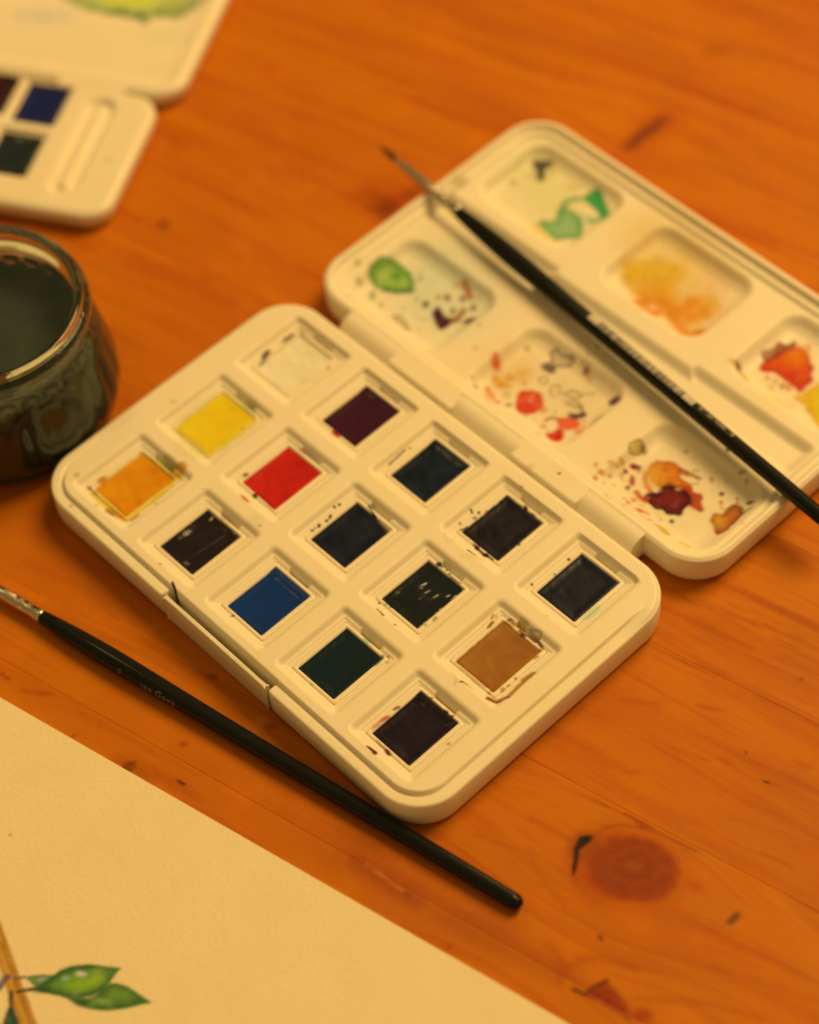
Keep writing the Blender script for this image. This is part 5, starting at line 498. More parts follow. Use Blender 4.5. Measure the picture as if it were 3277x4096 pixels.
('p',(110,45,28),(110,45,28),.92,.92,.05,.015,.03,0,[[4.342,-3.098],[4.44,-3.095],[4.493,-3.099],[4.497,-3.15],[4.427,-3.163]]),
('p',(115,40,30),(115,40,30),.92,.92,.05,.015,.03,0,[[4.319,-3.305],[4.334,-3.327],[4.337,-3.351],[4.328,-3.37],[4.308,-3.38],[4.283,-3.377],[4.26,-3.363],[4.245,-3.341],[4.241,-3.317],[4.251,-3.297],[4.271,-3.288],[4.296,-3.291]]),
('l',(190,120,60),(190,120,60),.7,.7,.01,.02,.03,.03,[[4.074,-3.082],[4.325,-3.097],[4.486,-3.124]]),
('p',(205,100,65),(205,100,65),.85,.85,.05,.02,.03,0,[[4.174,-1.59],[4.177,-1.601],[4.17,-1.62],[4.155,-1.641],[4.137,-1.659],[4.119,-1.669],[4.108,-1.668],[4.105,-1.657],[4.112,-1.638],[4.126,-1.617],[4.145,-1.599],[4.162,-1.589]]),
('p',(110,45,35),(110,45,35),.9,.9,.05,.02,.03,0,[[4.613,-1.632],[4.618,-1.644],[4.615,-1.659],[4.604,-1.675],[4.588,-1.685],[4.572,-1.689],[4.56,-1.684],[4.555,-1.672],[4.558,-1.656],[4.569,-1.641],[4.585,-1.63],[4.601,-1.627]]),
('l',(120,50,40),(120,50,40),.9,.9,.01,.02,.02,.02,[[4.529,-1.65],[4.618,-1.657]]),
('p',(150,70,50),(150,70,50),.85,.85,.05,.02,.03,0,[[4.77,-1.607],[4.774,-1.617],[4.77,-1.63],[4.76,-1.643],[4.747,-1.653],[4.733,-1.656],[4.723,-1.652],[4.72,-1.643],[4.723,-1.63],[4.733,-1.616],[4.747,-1.607],[4.76,-1.603]]),
('p',(180,160,80),(180,160,80),.8,.8,.05,.02,.03,0,[[5.166,-2.131],[5.171,-2.142],[5.17,-2.156],[5.161,-2.168],[5.148,-2.177],[5.134,-2.178],[5.123,-2.173],[5.117,-2.161],[5.119,-2.148],[5.127,-2.135],[5.14,-2.127],[5.154,-2.125]]),
('p',(225,180,80),(225,180,80),.7,.7,.05,.02,.03,0,[[4.522,1.377],[4.527,1.367],[4.527,1.355],[4.52,1.344],[4.51,1.338],[4.498,1.338],[4.487,1.344],[4.482,1.355],[4.482,1.367],[4.489,1.377],[4.499,1.383],[4.511,1.383]]),
('p',(90,40,30),(90,40,30),.92,.92,.05,.012,.02,0,[[4.04,-3.363],[4.164,-3.302],[4.342,-3.312],[4.329,-3.363],[4.205,-3.373]]),
('p',(120,60,40),(120,60,40),.8,.8,.05,.02,.03,0,[[4.468,-3.109],[4.462,-3.129],[4.439,-3.144],[4.405,-3.15],[4.369,-3.145],[4.341,-3.132],[4.328,-3.113],[4.334,-3.093],[4.358,-3.078],[4.392,-3.072],[4.427,-3.076],[4.455,-3.09]]),
],
'table':[
('p',(182,70,10),(182,70,10),.8,.8,.05,.35,.15,0,[[10.282,-.793],[10.355,-1.247],[10.139,-1.719],[9.693,-2.086],[9.13,-2.253],[8.597,-2.174],[8.238,-1.865],[8.154,-1.406],[8.371,-.922],[8.83,-.547],[9.405,-.385],[9.936,-.476]]),
('p',(172,60,12),(172,60,12),.75,.75,.05,.2,.1,0,[[9.735,-1.197],[9.806,-1.551],[9.664,-1.91],[9.348,-2.181],[8.94,-2.293],[8.546,-2.215],[8.273,-1.965],[8.195,-1.609],[8.337,-1.242],[8.66,-.967],[9.076,-.858],[9.469,-.943]]),
('p',(142,50,22),(150,52,18),.93,.93,.3,.12,.06,0,[[8.973,-2.074],[8.663,-1.865],[8.54,-1.468],[8.613,-1.058],[8.922,-.756],[9.318,-.55],[9.73,-.562],[10.034,-.727],[10.194,-1.028],[10.224,-1.353],[9.993,-1.681],[9.619,-1.948],[9.287,-2.072]]),
('p',(165,75,35),(150,62,30),.5,.5,.1,.06,.03,0,[[9.454,-1.116],[9.486,-1.187],[9.475,-1.273],[9.424,-1.351],[9.346,-1.399],[9.262,-1.406],[9.195,-1.37],[9.162,-1.298],[9.173,-1.212],[9.225,-1.134],[9.303,-1.085],[9.387,-1.078]]),
('l',(125,42,20),(125,42,20),.22,.22,.01,.08,.12,.03,[[9.572,-1.025],[9.625,-1.148],[9.6,-1.3],[9.506,-1.439],[9.366,-1.53],[9.218,-1.547],[9.101,-1.487],[9.048,-1.364],[9.072,-1.212],[9.167,-1.072],[9.308,-.981],[9.457,-.964],[9.572,-1.025]]),
('l',(165,72,35),(165,72,35),.22,.22,.01,.08,.12,.03,[[9.709,-.892],[9.791,-1.08],[9.756,-1.31],[9.615,-1.52],[9.405,-1.655],[9.181,-1.678],[9.002,-1.584],[8.918,-1.396],[8.951,-1.164],[9.093,-.952],[9.306,-.817],[9.532,-.795],[9.709,-.892]]),
('l',(125,42,20),(125,42,20),.22,.22,.01,.08,.12,.03,[[9.869,-.735],[9.986,-1.003],[9.941,-1.327],[9.745,-1.622],[9.45,-1.809],[9.134,-1.84],[8.88,-1.704],[8.757,-1.437],[8.801,-1.109],[8.999,-.81],[9.299,-.622],[9.617,-.595],[9.869,-.735]]),
('p',(150,58,14),(150,58,14),.7,.7,.05,.12,.03,0,[[8.55,-1.406],[8.636,-1.556],[8.642,-1.721],[8.566,-1.858],[8.429,-1.93],[8.267,-1.918],[8.123,-1.825],[8.036,-1.675],[8.029,-1.509],[8.106,-1.371],[8.244,-1.298],[8.407,-1.311]]),
('p',(26,22,16),(26,22,16),.95,.95,.05,.035,.02,0,[[8.214,-1.761],[8.131,-1.529],[8.269,-1.315],[8.35,-1.352],[8.348,-1.593],[8.348,-1.739],[8.529,-1.997],[8.658,-2.219],[8.608,-2.253],[8.396,-1.972]]),
('l',(150,58,12),(150,58,12),.7,.7,.01,.06,.02,.05,[[8.29,-1.347],[8.353,-1.024],[8.529,-.772],[8.914,-.501],[9.422,-.318],[9.963,-.179]]),
('l',(165,62,12),(165,62,12),.5,.5,.01,.1,.02,.04,[[8.626,-2.21],[8.909,-2.341],[9.27,-2.341],[9.672,-2.198]]),
('l',(140,50,10),(140,50,10),.55,.55,.01,.03,0,.02,[[7.77,-.745],[8.349,-.578],[8.863,-.445],[9.603,-.272],[10.296,-.059],[11.03,.097],[11.731,.278],[12.504,.486]]),
('p',(150,50,12),(150,50,12),.7,.7,.05,.08,.03,0,[[9.066,-.392],[9.05,-.425],[8.989,-.468],[8.897,-.508],[8.799,-.535],[8.722,-.542],[8.686,-.527],[8.701,-.494],[8.763,-.451],[8.856,-.411],[8.953,-.384],[9.03,-.377]]),
('p',(105,55,28),(105,55,28),.75,.75,.05,.05,.03,0,[[11.442,-.556],[11.48,-.589],[11.503,-.664],[11.507,-.761],[11.489,-.854],[11.455,-.918],[11.414,-.936],[11.376,-.904],[11.353,-.829],[11.349,-.732],[11.367,-.639],[11.401,-.574]]),
('l',(60,35,20),(60,35,20),.6,.6,.01,.015,.02,.02,[[11.377,-.814],[11.475,-.847]]),
('l',(60,35,20),(60,35,20),.6,.6,.01,.015,.02,.02,[[11.382,-.732],[11.479,-.766]]),
('l',(60,35,20),(60,35,20),.6,.6,.01,.015,.02,.02,[[11.386,-.651],[11.484,-.685]]),
('p',(120,50,20),(120,50,20),.85,.85,.05,.04,.03,0,[[9.931,-2.78],[9.946,-2.806],[9.946,-2.834],[9.933,-2.858],[9.909,-2.87],[9.882,-2.868],[9.857,-2.853],[9.843,-2.827],[9.842,-2.799],[9.856,-2.775],[9.879,-2.763],[9.907,-2.764]]),
('l',(110,45,20),(110,45,20),.9,.9,.01,.02,.02,.03,[[9.828,-2.793],[9.993,-2.828]]),
('p',(180,65,15),(180,65,15),.7,.7,.05,.12,.03,0,[[10.625,-.692],[10.63,-.759],[10.594,-.824],[10.526,-.87],[10.443,-.885],[10.369,-.865],[10.323,-.815],[10.318,-.748],[10.354,-.683],[10.423,-.637],[10.505,-.622],[10.579,-.642]]),
('p',(145,42,15),(145,42,15),.9,.9,.05,.08,.04,0,[[10.478,-3.859],[10.563,-3.39],[10.862,-3.383],[11.182,-3.449],[11.456,-3.653],[11.23,-3.688],[10.866,-3.762],[10.57,-3.863]]),
('l',(95,35,15),(95,35,15),.85,.85,.01,.04,.03,.08,[[10.271,-3.919],[10.478,-3.859],[10.497,-3.647],[10.585,-3.367]]),
('p',(160,48,12),(160,48,12),.8,.8,.05,.12,.03,0,[[11.657,-3.265],[11.684,-3.333],[11.668,-3.418],[11.613,-3.498],[11.534,-3.551],[11.451,-3.564],[11.387,-3.532],[11.36,-3.464],[11.376,-3.379],[11.431,-3.299],[11.511,-3.246],[11.593,-3.233]]),
('l',(165,58,14),(165,58,14),.55,.55,.01,.15,.08,.14,[[9.948,-3.996],[9.848,-3.706],[9.958,-3.402],[10.21,-3.106],[10.785,-2.831]]),
('l',(160,55,14),(160,55,14),.5,.5,.01,.12,.02,.1,[[9.281,-3.628],[9.541,-3.618],[9.754,-3.701]]),
('l',(165,60,12),(165,60,12),.6,.6,.01,.1,.05,.08,[[7.192,-1.895],[7.613,-1.799],[8.032,-1.705]]),
('l',(170,65,12),(170,65,12),.5,.5,.01,.12,.06,.06,[[7.641,-2.453],[8.413,-2.726],[9.044,-2.815],[9.732,-2.738],[10.479,-2.497],[11.215,-2.066],[12.104,-1.627]]),
('l',(165,60,12),(165,60,12),.5,.5,.01,.12,.06,.06,[[11.226,-3.263],[11.79,-2.706],[12.307,-2.338],[13.177,-1.904]]),
('l',(170,65,14),(170,65,14),.45,.45,.01,.15,.08,.06,[[11.809,-1.773],[12.713,-1.363],[13.652,-.914]]),
('l',(175,68,12),(175,68,12),.5,.5,.01,.1,.05,.05,[[9.942,.846],[10.493,1.07],[10.898,1.256],[11.326,1.26]]),
('l',(165,60,12),(165,60,12),.55,.55,.01,.06,.02,.05,[[10.905,.692],[11.494,.858]]),
('p',(70,30,15),(70,30,15),.0,.0,.05,.02,.03,0,[[8.499,-3.25],[8.531,-3.294],[8.543,-3.337],[8.532,-3.368],[8.501,-3.379],[8.458,-3.366],[8.415,-3.333],[8.383,-3.288],[8.37,-3.245],[8.381,-3.214],[8.413,-3.203],[8.456,-3.217]]),
('l',(150,50,18),(150,50,18),.65,.65,.01,.18,.06,.3,[[5.382,-4.973],[5.788,-4.926],[6.339,-4.865],[6.88,-4.723]]),
('l',(205,115,60),(205,115,60),.85,.85,.01,.03,.03,.05,[[5.565,-4.872],[5.697,-4.84],[6.07,-4.803],[6.529,-4.774]]),
('p',(110,45,20),(110,45,20),.8,.8,.05,.04,.03,0,[[6.694,-4.734],[6.689,-4.756],[6.662,-4.778],[6.621,-4.793],[6.577,-4.797],[6.541,-4.789],[6.523,-4.772],[6.528,-4.749],[6.554,-4.728],[6.595,-4.713],[6.64,-4.709],[6.676,-4.716]]),
('p',(165,50,15),(165,50,15),.85,.85,.05,.06,.03,0,[[8.023,-4.918],[8.036,-4.942],[8.034,-4.972],[8.018,-4.998],[7.991,-5.014],[7.961,-5.016],[7.936,-5.003],[7.923,-4.978],[7.925,-4.949],[7.941,-4.922],[7.968,-4.906],[7.998,-4.904]]),
('l',(170,65,14),(170,65,14),.5,.5,.01,.08,.05,.05,[[6.618,-2.918],[7.038,-2.774],[7.432,-2.567]]),
('l',(150,60,18),(150,60,18),.4,.4,.01,.25,.1,.2,[[7.48,-4.605],[8.275,-4.416],[9.018,-4.188],[9.753,-3.962]]),
('l',(165,68,25),(165,68,25),.4,.4,.01,.5,.2,1.0,[[5.185,-4.944],[6.249,-4.779],[7.58,-4.507],[8.303,-4.051]]),
('p',(48,26,12),(48,26,12),.95,.95,.05,.05,.04,0,[[.475,-6.945],[.376,-6.713],[.538,-6.568],[.661,-6.697],[.652,-6.824]]),
('p',(160,65,12),(160,65,12),.7,.7,.05,.2,.03,0,[[.143,-6.939],[.212,-6.674],[.782,-6.448],[1.166,-6.662],[.696,-6.86]]),
('p',(165,62,20),(165,62,20),.5,.5,.05,.12,.03,0,[[1.014,-6.615],[.871,-6.361],[1.697,-6.144],[2.22,-6.215],[1.786,-6.381],[1.313,-6.518]]),
('p',(70,35,18),(70,35,18),.92,.92,.05,.03,.03,0,[[1.702,-6.224],[1.691,-6.245],[1.649,-6.265],[1.588,-6.278],[1.525,-6.282],[1.475,-6.275],[1.453,-6.259],[1.464,-6.238],[1.506,-6.218],[1.567,-6.204],[1.63,-6.2],[1.68,-6.208]]),
('l',(170,72,18),(170,72,18),.45,.45,.01,.08,.05,.04,[[-1.277,-6.647],[.037,-6.313],[.654,-6.178],[1.798,-5.851]]),
('p',(165,55,20),(165,55,20),.75,.75,.05,.06,.03,0,[[.983,-5.559],[1.0,-5.589],[.997,-5.626],[.974,-5.661],[.937,-5.684],[.897,-5.69],[.863,-5.676],[.846,-5.646],[.849,-5.609],[.872,-5.574],[.909,-5.551],[.95,-5.545]]),
('p',(150,60,15),(150,60,15),.8,.8,.05,.03,.03,0,[[-.824,-7.05],[-.812,-7.065],[-.81,-7.082],[-.818,-7.097],[-.834,-7.106],[-.854,-7.105],[-.872,-7.096],[-.884,-7.081],[-.886,-7.064],[-.878,-7.049],[-.862,-7.04],[-.842,-7.041]]),
('p',(140,45,22),(140,45,22),.75,.75,.05,.08,.03,0,[[.259,-4.081],[.263,-4.116],[.235,-4.159],[.181,-4.196],[.117,-4.219],[.06,-4.221],[.024,-4.202],[.02,-4.166],[.048,-4.124],[.102,-4.086],[.166,-4.064],[.224,-4.062]]),
('p',(145,48,22),(145,48,22),.7,.7,.05,.08,.03,0,[[2.004,-4.028],[2.007,-4.054],[1.987,-4.087],[1.948,-4.12],[1.901,-4.143],[1.859,-4.15],[1.833,-4.139],[1.829,-4.113],[1.849,-4.079],[1.888,-4.047],[1.935,-4.024],[1.977,-4.017]]),
('p',(150,48,14),(150,48,14),.85,.85,.05,.05,.03,0,[[-3.086,-7.163],[-3.07,-7.182],[-3.067,-7.205],[-3.077,-7.224],[-3.098,-7.235],[-3.124,-7.234],[-3.148,-7.223],[-3.164,-7.203],[-3.167,-7.181],[-3.157,-7.162],[-3.136,-7.151],[-3.11,-7.151]]),
('p',(145,45,16),(145,45,16),.85,.85,.05,.05,.03,0,[[-2.88,-7.163],[-2.88,-7.183],[-2.9,-7.203],[-2.933,-7.218],[-2.972,-7.225],[-3.005,-7.222],[-3.024,-7.208],[-3.023,-7.189],[-3.004,-7.169],[-2.97,-7.153],[-2.932,-7.146],[-2.899,-7.15]]),
('l',(165,60,14),(165,60,14),.6,.6,.01,.08,.08,.1,[[-2.522,-7.17],[-2.359,-7.082],[-2.156,-6.918],[-1.983,-6.785]]),
('p',(150,50,14),(150,50,14),.6,.6,.05,.06,.03,0,[[-2.063,-6.829],[-2.056,-6.85],[-2.067,-6.88],[-2.094,-6.913],[-2.129,-6.94],[-2.162,-6.953],[-2.186,-6.948],[-2.194,-6.928],[-2.183,-6.897],[-2.156,-6.864],[-2.121,-6.838],[-2.087,-6.825]]),
('l',(160,58,18),(160,58,18),.4,.4,.01,.2,.1,.12,[[-5.009,-5.059],[-4.337,-4.859],[-3.535,-4.601],[-2.523,-4.64]]),
('l',(150,52,12),(150,52,12),.75,.75,.01,.03,.015,.025,[[6.013,2.68],[6.442,2.777],[6.831,2.878],[7.236,2.995],[7.795,3.147],[8.315,3.265],[8.78,3.37],[9.343,3.498],[9.867,3.647]]),
('p',(165,60,14),(165,60,14),.6,.6,.05,.1,.03,0,[[7.788,3.257],[7.747,3.223],[7.619,3.167],[7.44,3.103],[7.256,3.049],[7.117,3.018],[7.06,3.021],[7.101,3.054],[7.229,3.111],[7.41,3.175],[7.593,3.229],[7.732,3.259]]),
('p',(160,55,14),(160,55,14),.6,.6,.05,.08,.03,0,[[9.126,3.492],[9.086,3.464],[8.967,3.418],[8.799,3.366],[8.628,3.323],[8.499,3.299],[8.448,3.301],[8.488,3.33],[8.608,3.376],[8.776,3.428],[8.947,3.471],[9.075,3.495]]),
('l',(160,60,14),(160,60,14),.5,.5,.01,.07,.09,.05,[[5.486,3.905],[6.552,4.395],[7.671,4.802],[8.612,5.152]]),
('l',(160,60,14),(160,60,14),.5,.5,.01,.07,.09,.08,[[5.862,4.761],[6.694,5.068],[7.576,5.301],[8.318,5.504]]),
('l',(160,60,14),(160,60,14),.4,.4,.01,.07,.09,.05,[[6.168,3.871],[7.153,4.183],[8.202,4.399],[9.082,4.588]]),
('l',(160,60,14),(160,60,14),.5,.5,.01,.07,.09,.06,[[6.39,3.803],[6.83,3.939],[7.304,4.033],[7.704,4.116]]),
('l',(160,60,14),(160,60,14),.5,.5,.01,.07,.09,.05,[[6.688,4.373],[7.364,4.651],[8.08,4.872],[8.685,5.064]]),
('l',(160,60,14),(160,60,14),.45,.45,.01,.07,.09,.1,[[6.873,5.078],[7.382,5.228],[7.93,5.327],[8.392,5.415]]),
('l',(160,60,14),(160,60,14),.35,.35,.01,.07,.09,.05,[[5.709,3.55],[6.214,3.722],[6.755,3.847],[7.212,3.957]]),
('l',(160,60,14),(160,60,14),.5,.5,.01,.07,.09,.05,[[7.898,4.62],[8.233,4.706],[8.596,4.757],[8.902,4.804]]),
('l',(160,60,14),(160,60,14),.45,.45,.01,.07,.09,.04,[[8.241,4.399],[8.544,4.457],[8.874,4.48],[9.154,4.502]]),
('l',(160,60,14),(160,60,14),.4,.4,.01,.07,.09,.03,[[6.621,4.632],[7.269,4.881],[7.958,5.072],[8.539,5.239]]),
('p',(150,50,15),(150,50,15),.8,.8,.05,.05,.03,0,[[8.915,4.235],[8.917,4.217],[8.907,4.196],[8.885,4.177],[8.859,4.166],[8.835,4.166],[8.82,4.176],[8.818,4.194],[8.829,4.216],[8.85,4.234],[8.876,4.245],[8.9,4.246]]),
('p',(90,35,15),(90,35,15),.9,.9,.05,.02,.03,0,[[9.212,2.188],[9.224,2.169],[9.228,2.152],[9.223,2.139],[9.211,2.135],[9.195,2.141],[9.179,2.155],[9.167,2.174],[9.163,2.191],[9.167,2.204],[9.179,2.207],[9.196,2.202]]),
('p',(160,60,15),(160,60,15),.7,.7,.05,.02,.03,0,[[9.165,2.049],[9.168,2.041],[9.167,2.032],[9.162,2.024],[9.154,2.019],[9.145,2.019],[9.138,2.023],[9.135,2.031],[9.136,2.04],[9.141,2.048],[9.149,2.053],[9.158,2.053]]),
('p',(55,28,18),(55,28,18),.95,.95,.05,.025,.03,0,[[10.024,1.971],[10.019,1.955],[9.995,1.935],[9.957,1.918],[9.917,1.909],[9.885,1.909],[9.869,1.919],[9.874,1.936],[9.899,1.955],[9.936,1.972],[9.976,1.982],[10.009,1.981]]),
('p',(170,62,15),(170,62,15),.6,.6,.05,.06,.03,0,[[10.158,2.028],[10.151,2.004],[10.118,1.976],[10.066,1.953],[10.01,1.94],[9.965,1.941],[9.943,1.955],[9.95,1.98],[9.983,2.007],[10.035,2.031],[10.091,2.044],[10.136,2.043]]),
('p',(165,60,14),(165,60,14),.55,.55,.05,.08,.06,0,[[8.267,2.598],[8.245,2.557],[8.159,2.486],[8.031,2.404],[7.896,2.334],[7.79,2.294],[7.742,2.295],[7.764,2.336],[7.851,2.407],[7.979,2.489],[8.114,2.559],[8.22,2.599]]),
('p',(160,58,14),(160,58,14),.6,.6,.05,.07,.05,0,[[9.228,1.8],[9.211,1.773],[9.151,1.741],[9.064,1.711],[8.972,1.692],[8.902,1.689],[8.87,1.702],[8.887,1.729],[8.948,1.761],[9.035,1.791],[9.126,1.81],[9.197,1.813]]),
('p',(170,65,15),(170,65,15),.5,.5,.05,.1,.08,0,[[10.418,2.796],[10.404,2.752],[10.341,2.705],[10.245,2.668],[10.143,2.651],[10.061,2.66],[10.021,2.69],[10.035,2.735],[10.098,2.782],[10.194,2.819],[10.297,2.835],[10.379,2.827]]),
('l',(165,62,15),(165,62,15),.5,.5,.01,.08,.02,.05,[[8.11,1.246],[8.431,1.372],[8.802,1.51]]),
('p',(155,55,15),(155,55,15),.6,.6,.05,.08,.03,0,[[8.006,.365],[8.001,.338],[7.966,.288],[7.912,.229],[7.851,.176],[7.801,.143],[7.775,.139],[7.779,.166],[7.814,.216],[7.869,.275],[7.929,.329],[7.979,.361]]),
('l',(165,60,18),(165,60,18),.5,.5,.01,.1,.02,.08,[[6.655,1.385],[6.962,1.607],[7.2,1.8]]),
('l',(150,52,14),(150,52,14),.7,.7,.01,.06,.02,.06,[[8.429,-.534],[8.828,-.431]]),
('p',(180,65,12),(180,65,12),.7,.7,.05,.5,.03,0,[[-3.982,14.728],[-3.798,14.527],[-3.675,14.131],[-3.646,13.648],[-3.718,13.206],[-3.87,12.923],[-4.064,12.872],[-4.247,13.066],[-4.371,13.458],[-4.402,13.942],[-4.332,14.39],[-4.177,14.678]]),
('p',(112,38,28),(112,38,28),.92,.92,.05,.2,.05,0,[[-4.039,13.041],[-4.115,12.97],[-4.229,13.401],[-4.241,13.93],[-4.238,14.342],[-4.092,14.545],[-3.965,14.457],[-3.918,14.094],[-3.974,13.638],[-3.927,13.278]]),
('l',(182,68,14),(182,68,14),.55,.55,.01,.3,.15,.35,[[-7.17,14.998],[-5.212,15.52],[-4.054,15.819],[-2.492,16.161],[-.931,16.592]]),
('p',(170,58,14),(170,58,14),.5,.5,.05,.3,.03,0,[[-4.166,15.78],[-4.187,15.682],[-4.325,15.592],[-4.542,15.534],[-4.781,15.524],[-4.978,15.565],[-5.081,15.646],[-5.06,15.745],[-4.921,15.835],[-4.702,15.893],[-4.463,15.902],[-4.267,15.861]]),
('l',(178,62,14),(178,62,14),.5,.5,.01,.2,.1,.3,[[-1.319,12.635],[-.442,12.757],[.558,13.128]]),
('p',(165,60,14),(165,60,14),.5,.5,.05,.15,.03,0,[[-4.63,17.331],[-4.608,17.262],[-4.634,17.173],[-4.701,17.087],[-4.792,17.028],[-4.881,17.011],[-4.946,17.041],[-4.968,17.11],[-4.942,17.199],[-4.875,17.285],[-4.784,17.344],[-4.694,17.361]]),
('p',(130,38,18),(130,38,18),.85,.85,.05,.3,.1,0,[[-7.194,7.715],[-7.085,8.258],[-6.802,8.743],[-6.663,8.283],[-6.737,7.923],[-6.78,7.374],[-7.161,7.309]]),
('p',(180,62,14),(180,62,14),.5,.5,.05,.5,.03,0,[[-6.798,8.305],[-6.662,8.029],[-6.715,7.687],[-6.941,7.368],[-7.282,7.157],[-7.647,7.11],[-7.94,7.24],[-8.081,7.515],[-8.03,7.861],[-7.8,8.184],[-7.455,8.396],[-7.088,8.44]]),
('l',(178,64,12),(178,64,12),.55,.55,.01,.2,.1,.25,[[-9.113,10.71],[-8.194,10.935],[-7.325,11.197],[-6.689,11.402]]),
('p',(140,55,20),(140,55,20),.8,.8,.05,.12,.03,0,[[-10.408,3.61],[-10.363,3.544],[-10.363,3.465],[-10.406,3.396],[-10.482,3.354],[-10.57,3.35],[-10.647,3.387],[-10.692,3.453],[-10.692,3.531],[-10.649,3.601],[-10.573,3.643],[-10.484,3.646]]),
('p',(175,70,14),(175,70,14),.6,.6,.05,.1,.03,0,[[-8.286,4.102],[-8.263,4.061],[-8.268,4.01],[-8.3,3.963],[-8.351,3.932],[-8.408,3.925],[-8.454,3.945],[-8.477,3.987],[-8.472,4.038],[-8.44,4.085],[-8.388,4.116],[-8.332,4.123]]),
('p',(180,65,12),(180,65,12),.6,.6,.05,.2,.03,0,[[-12.594,9.126],[-12.567,9.08],[-12.571,9.023],[-12.605,8.972],[-12.661,8.94],[-12.723,8.935],[-12.775,8.96],[-12.803,9.007],[-12.799,9.063],[-12.764,9.114],[-12.708,9.147],[-12.646,9.151]]),
('p',(170,65,12),(170,65,12),.5,.5,.05,.15,.03,0,[[-8.294,3.112],[-8.275,3.067],[-8.293,3.005],[-8.342,2.943],[-8.409,2.896],[-8.477,2.878],[-8.527,2.893],[-8.546,2.938],[-8.529,3.0],[-8.48,3.062],[-8.412,3.109],[-8.344,3.127]]),
('l',(185,75,10),(185,75,10),.35,.35,.01,.4,.02,.15,[[-14.528,8.124],[-13.029,8.775],[-10.054,8.693]]),
('l',(180,70,14),(180,70,14),.4,.4,.01,.3,.2,.2,[[-11.15,2.765],[-8.842,3.224],[-6.771,3.514]]),
('p',(175,60,12),(175,60,12),.4,.4,.05,.2,.03,0,[[-10.478,8.372],[-10.519,8.302],[-10.691,8.225],[-10.95,8.158],[-11.226,8.122],[-11.446,8.125],[-11.549,8.167],[-11.508,8.236],[-11.334,8.315],[-11.074,8.381],[-10.798,8.417],[-10.58,8.413]]),
('l',(180,66,12),(180,66,12),.4,.4,.01,.3,.2,.15,[[-12.363,11.337],[-8.765,12.46],[-5.779,13.685],[-2.668,14.625]]),
],
'paper':[
('l',(185,110,22),(185,110,22),.93,.93,.01,.03,.01,.3,[[.908,-10.749],[1.413,-10.887],[1.787,-11.027],[2.077,-11.127],[2.398,-11.252],[2.732,-11.389],[3.044,-11.485],[3.462,-11.642],[3.892,-11.785]]),
('l',(215,145,35),(215,145,35),.6,.6,.01,.05,.01,.1,[[1.361,-10.848],[1.958,-11.097],[2.377,-11.273],[2.711,-11.41],[3.016,-11.513],[3.428,-11.676]]),
('l',(165,90,25),(165,90,25),.7,.7,.01,.03,.01,.05,[[1.768,-10.987],[2.098,-11.106],[2.426,-11.225],[2.759,-11.362],[3.071,-11.458],[3.496,-11.608]]),
('p',(120,135,60),(70,100,35),.9,.9,.08,.03,.02,0,[[2.659,-11.111],[2.741,-10.978],[2.906,-10.786],[3.031,-10.686],[3.104,-10.818],[3.038,-11.014],[2.98,-11.091],[2.825,-11.093]]),
('p',(170,160,105),(170,160,105),.7,.7,.05,.05,.03,0,[[2.977,-10.842],[2.984,-10.857],[2.979,-10.88],[2.961,-10.904],[2.937,-10.921],[2.912,-10.929],[2.893,-10.924],[2.886,-10.908],[2.891,-10.885],[2.909,-10.862],[2.933,-10.844],[2.958,-10.837]]),
('l',(120,85,50),(120,85,50),.85,.85,.01,.02,.02,.07,[[2.561,-11.244],[2.663,-11.114]]),
('l',(70,50,28),(70,50,28),.9,.9,.01,.02,.02,.08,[[2.814,-11.38],[2.884,-11.262],[3.001,-11.108]]),
('p',(105,122,30),(52,88,28),.95,.95,.16,.03,.02,0,[[3.498,-10.835],[3.779,-10.615],[3.928,-10.439],[3.927,-10.238],[3.925,-10.036],[4.036,-9.927],[4.266,-9.816],[4.516,-9.772],[4.793,-9.728],[4.701,-9.877],[4.558,-10.133],[4.359,-10.392],[4.096,-10.624],[3.828,-10.754]]),
('p',(115,130,32),(115,130,32),.7,.7,.05,.15,.03,0,[[4.444,-9.932],[4.445,-9.996],[4.387,-10.07],[4.285,-10.133],[4.166,-10.17],[4.063,-10.169],[4.002,-10.131],[4.001,-10.067],[4.06,-9.993],[4.162,-9.929],[4.281,-9.893],[4.384,-9.894]]),
('p',(155,165,60),(155,165,60),.7,.7,.05,.08,.03,0,[[4.218,-10.279],[4.213,-10.306],[4.175,-10.35],[4.113,-10.399],[4.044,-10.439],[3.987,-10.461],[3.956,-10.458],[3.96,-10.431],[3.998,-10.387],[4.06,-10.338],[4.129,-10.298],[4.187,-10.276]]),
('p',(50,80,28),(50,80,28),.6,.6,.05,.1,.03,0,[[3.978,-10.558],[3.977,-10.594],[3.936,-10.646],[3.865,-10.701],[3.784,-10.742],[3.715,-10.76],[3.675,-10.75],[3.676,-10.714],[3.718,-10.662],[3.788,-10.608],[3.869,-10.566],[3.939,-10.548]]),
('l',(80,95,30),(80,95,30),.6,.6,.01,.03,.02,.04,[[3.901,-10.466],[4.022,-10.115],[4.043,-10.008]]),
('l',(75,95,30),(75,95,30),.5,.5,.01,.04,.02,.03,[[3.917,-10.479],[4.347,-10.083],[4.779,-9.742]]),
('p',(118,142,30),(48,82,26),.96,.96,.17,.03,.02,0,[[2.992,-11.138],[3.009,-10.941],[3.022,-10.753],[3.046,-10.524],[3.145,-10.304],[3.342,-10.062],[3.609,-9.852],[3.847,-9.683],[3.866,-9.862],[3.923,-10.01],[3.941,-10.224],[3.885,-10.453],[3.723,-10.67],[3.506,-10.842],[3.299,-10.974],[3.128,-11.085]]),
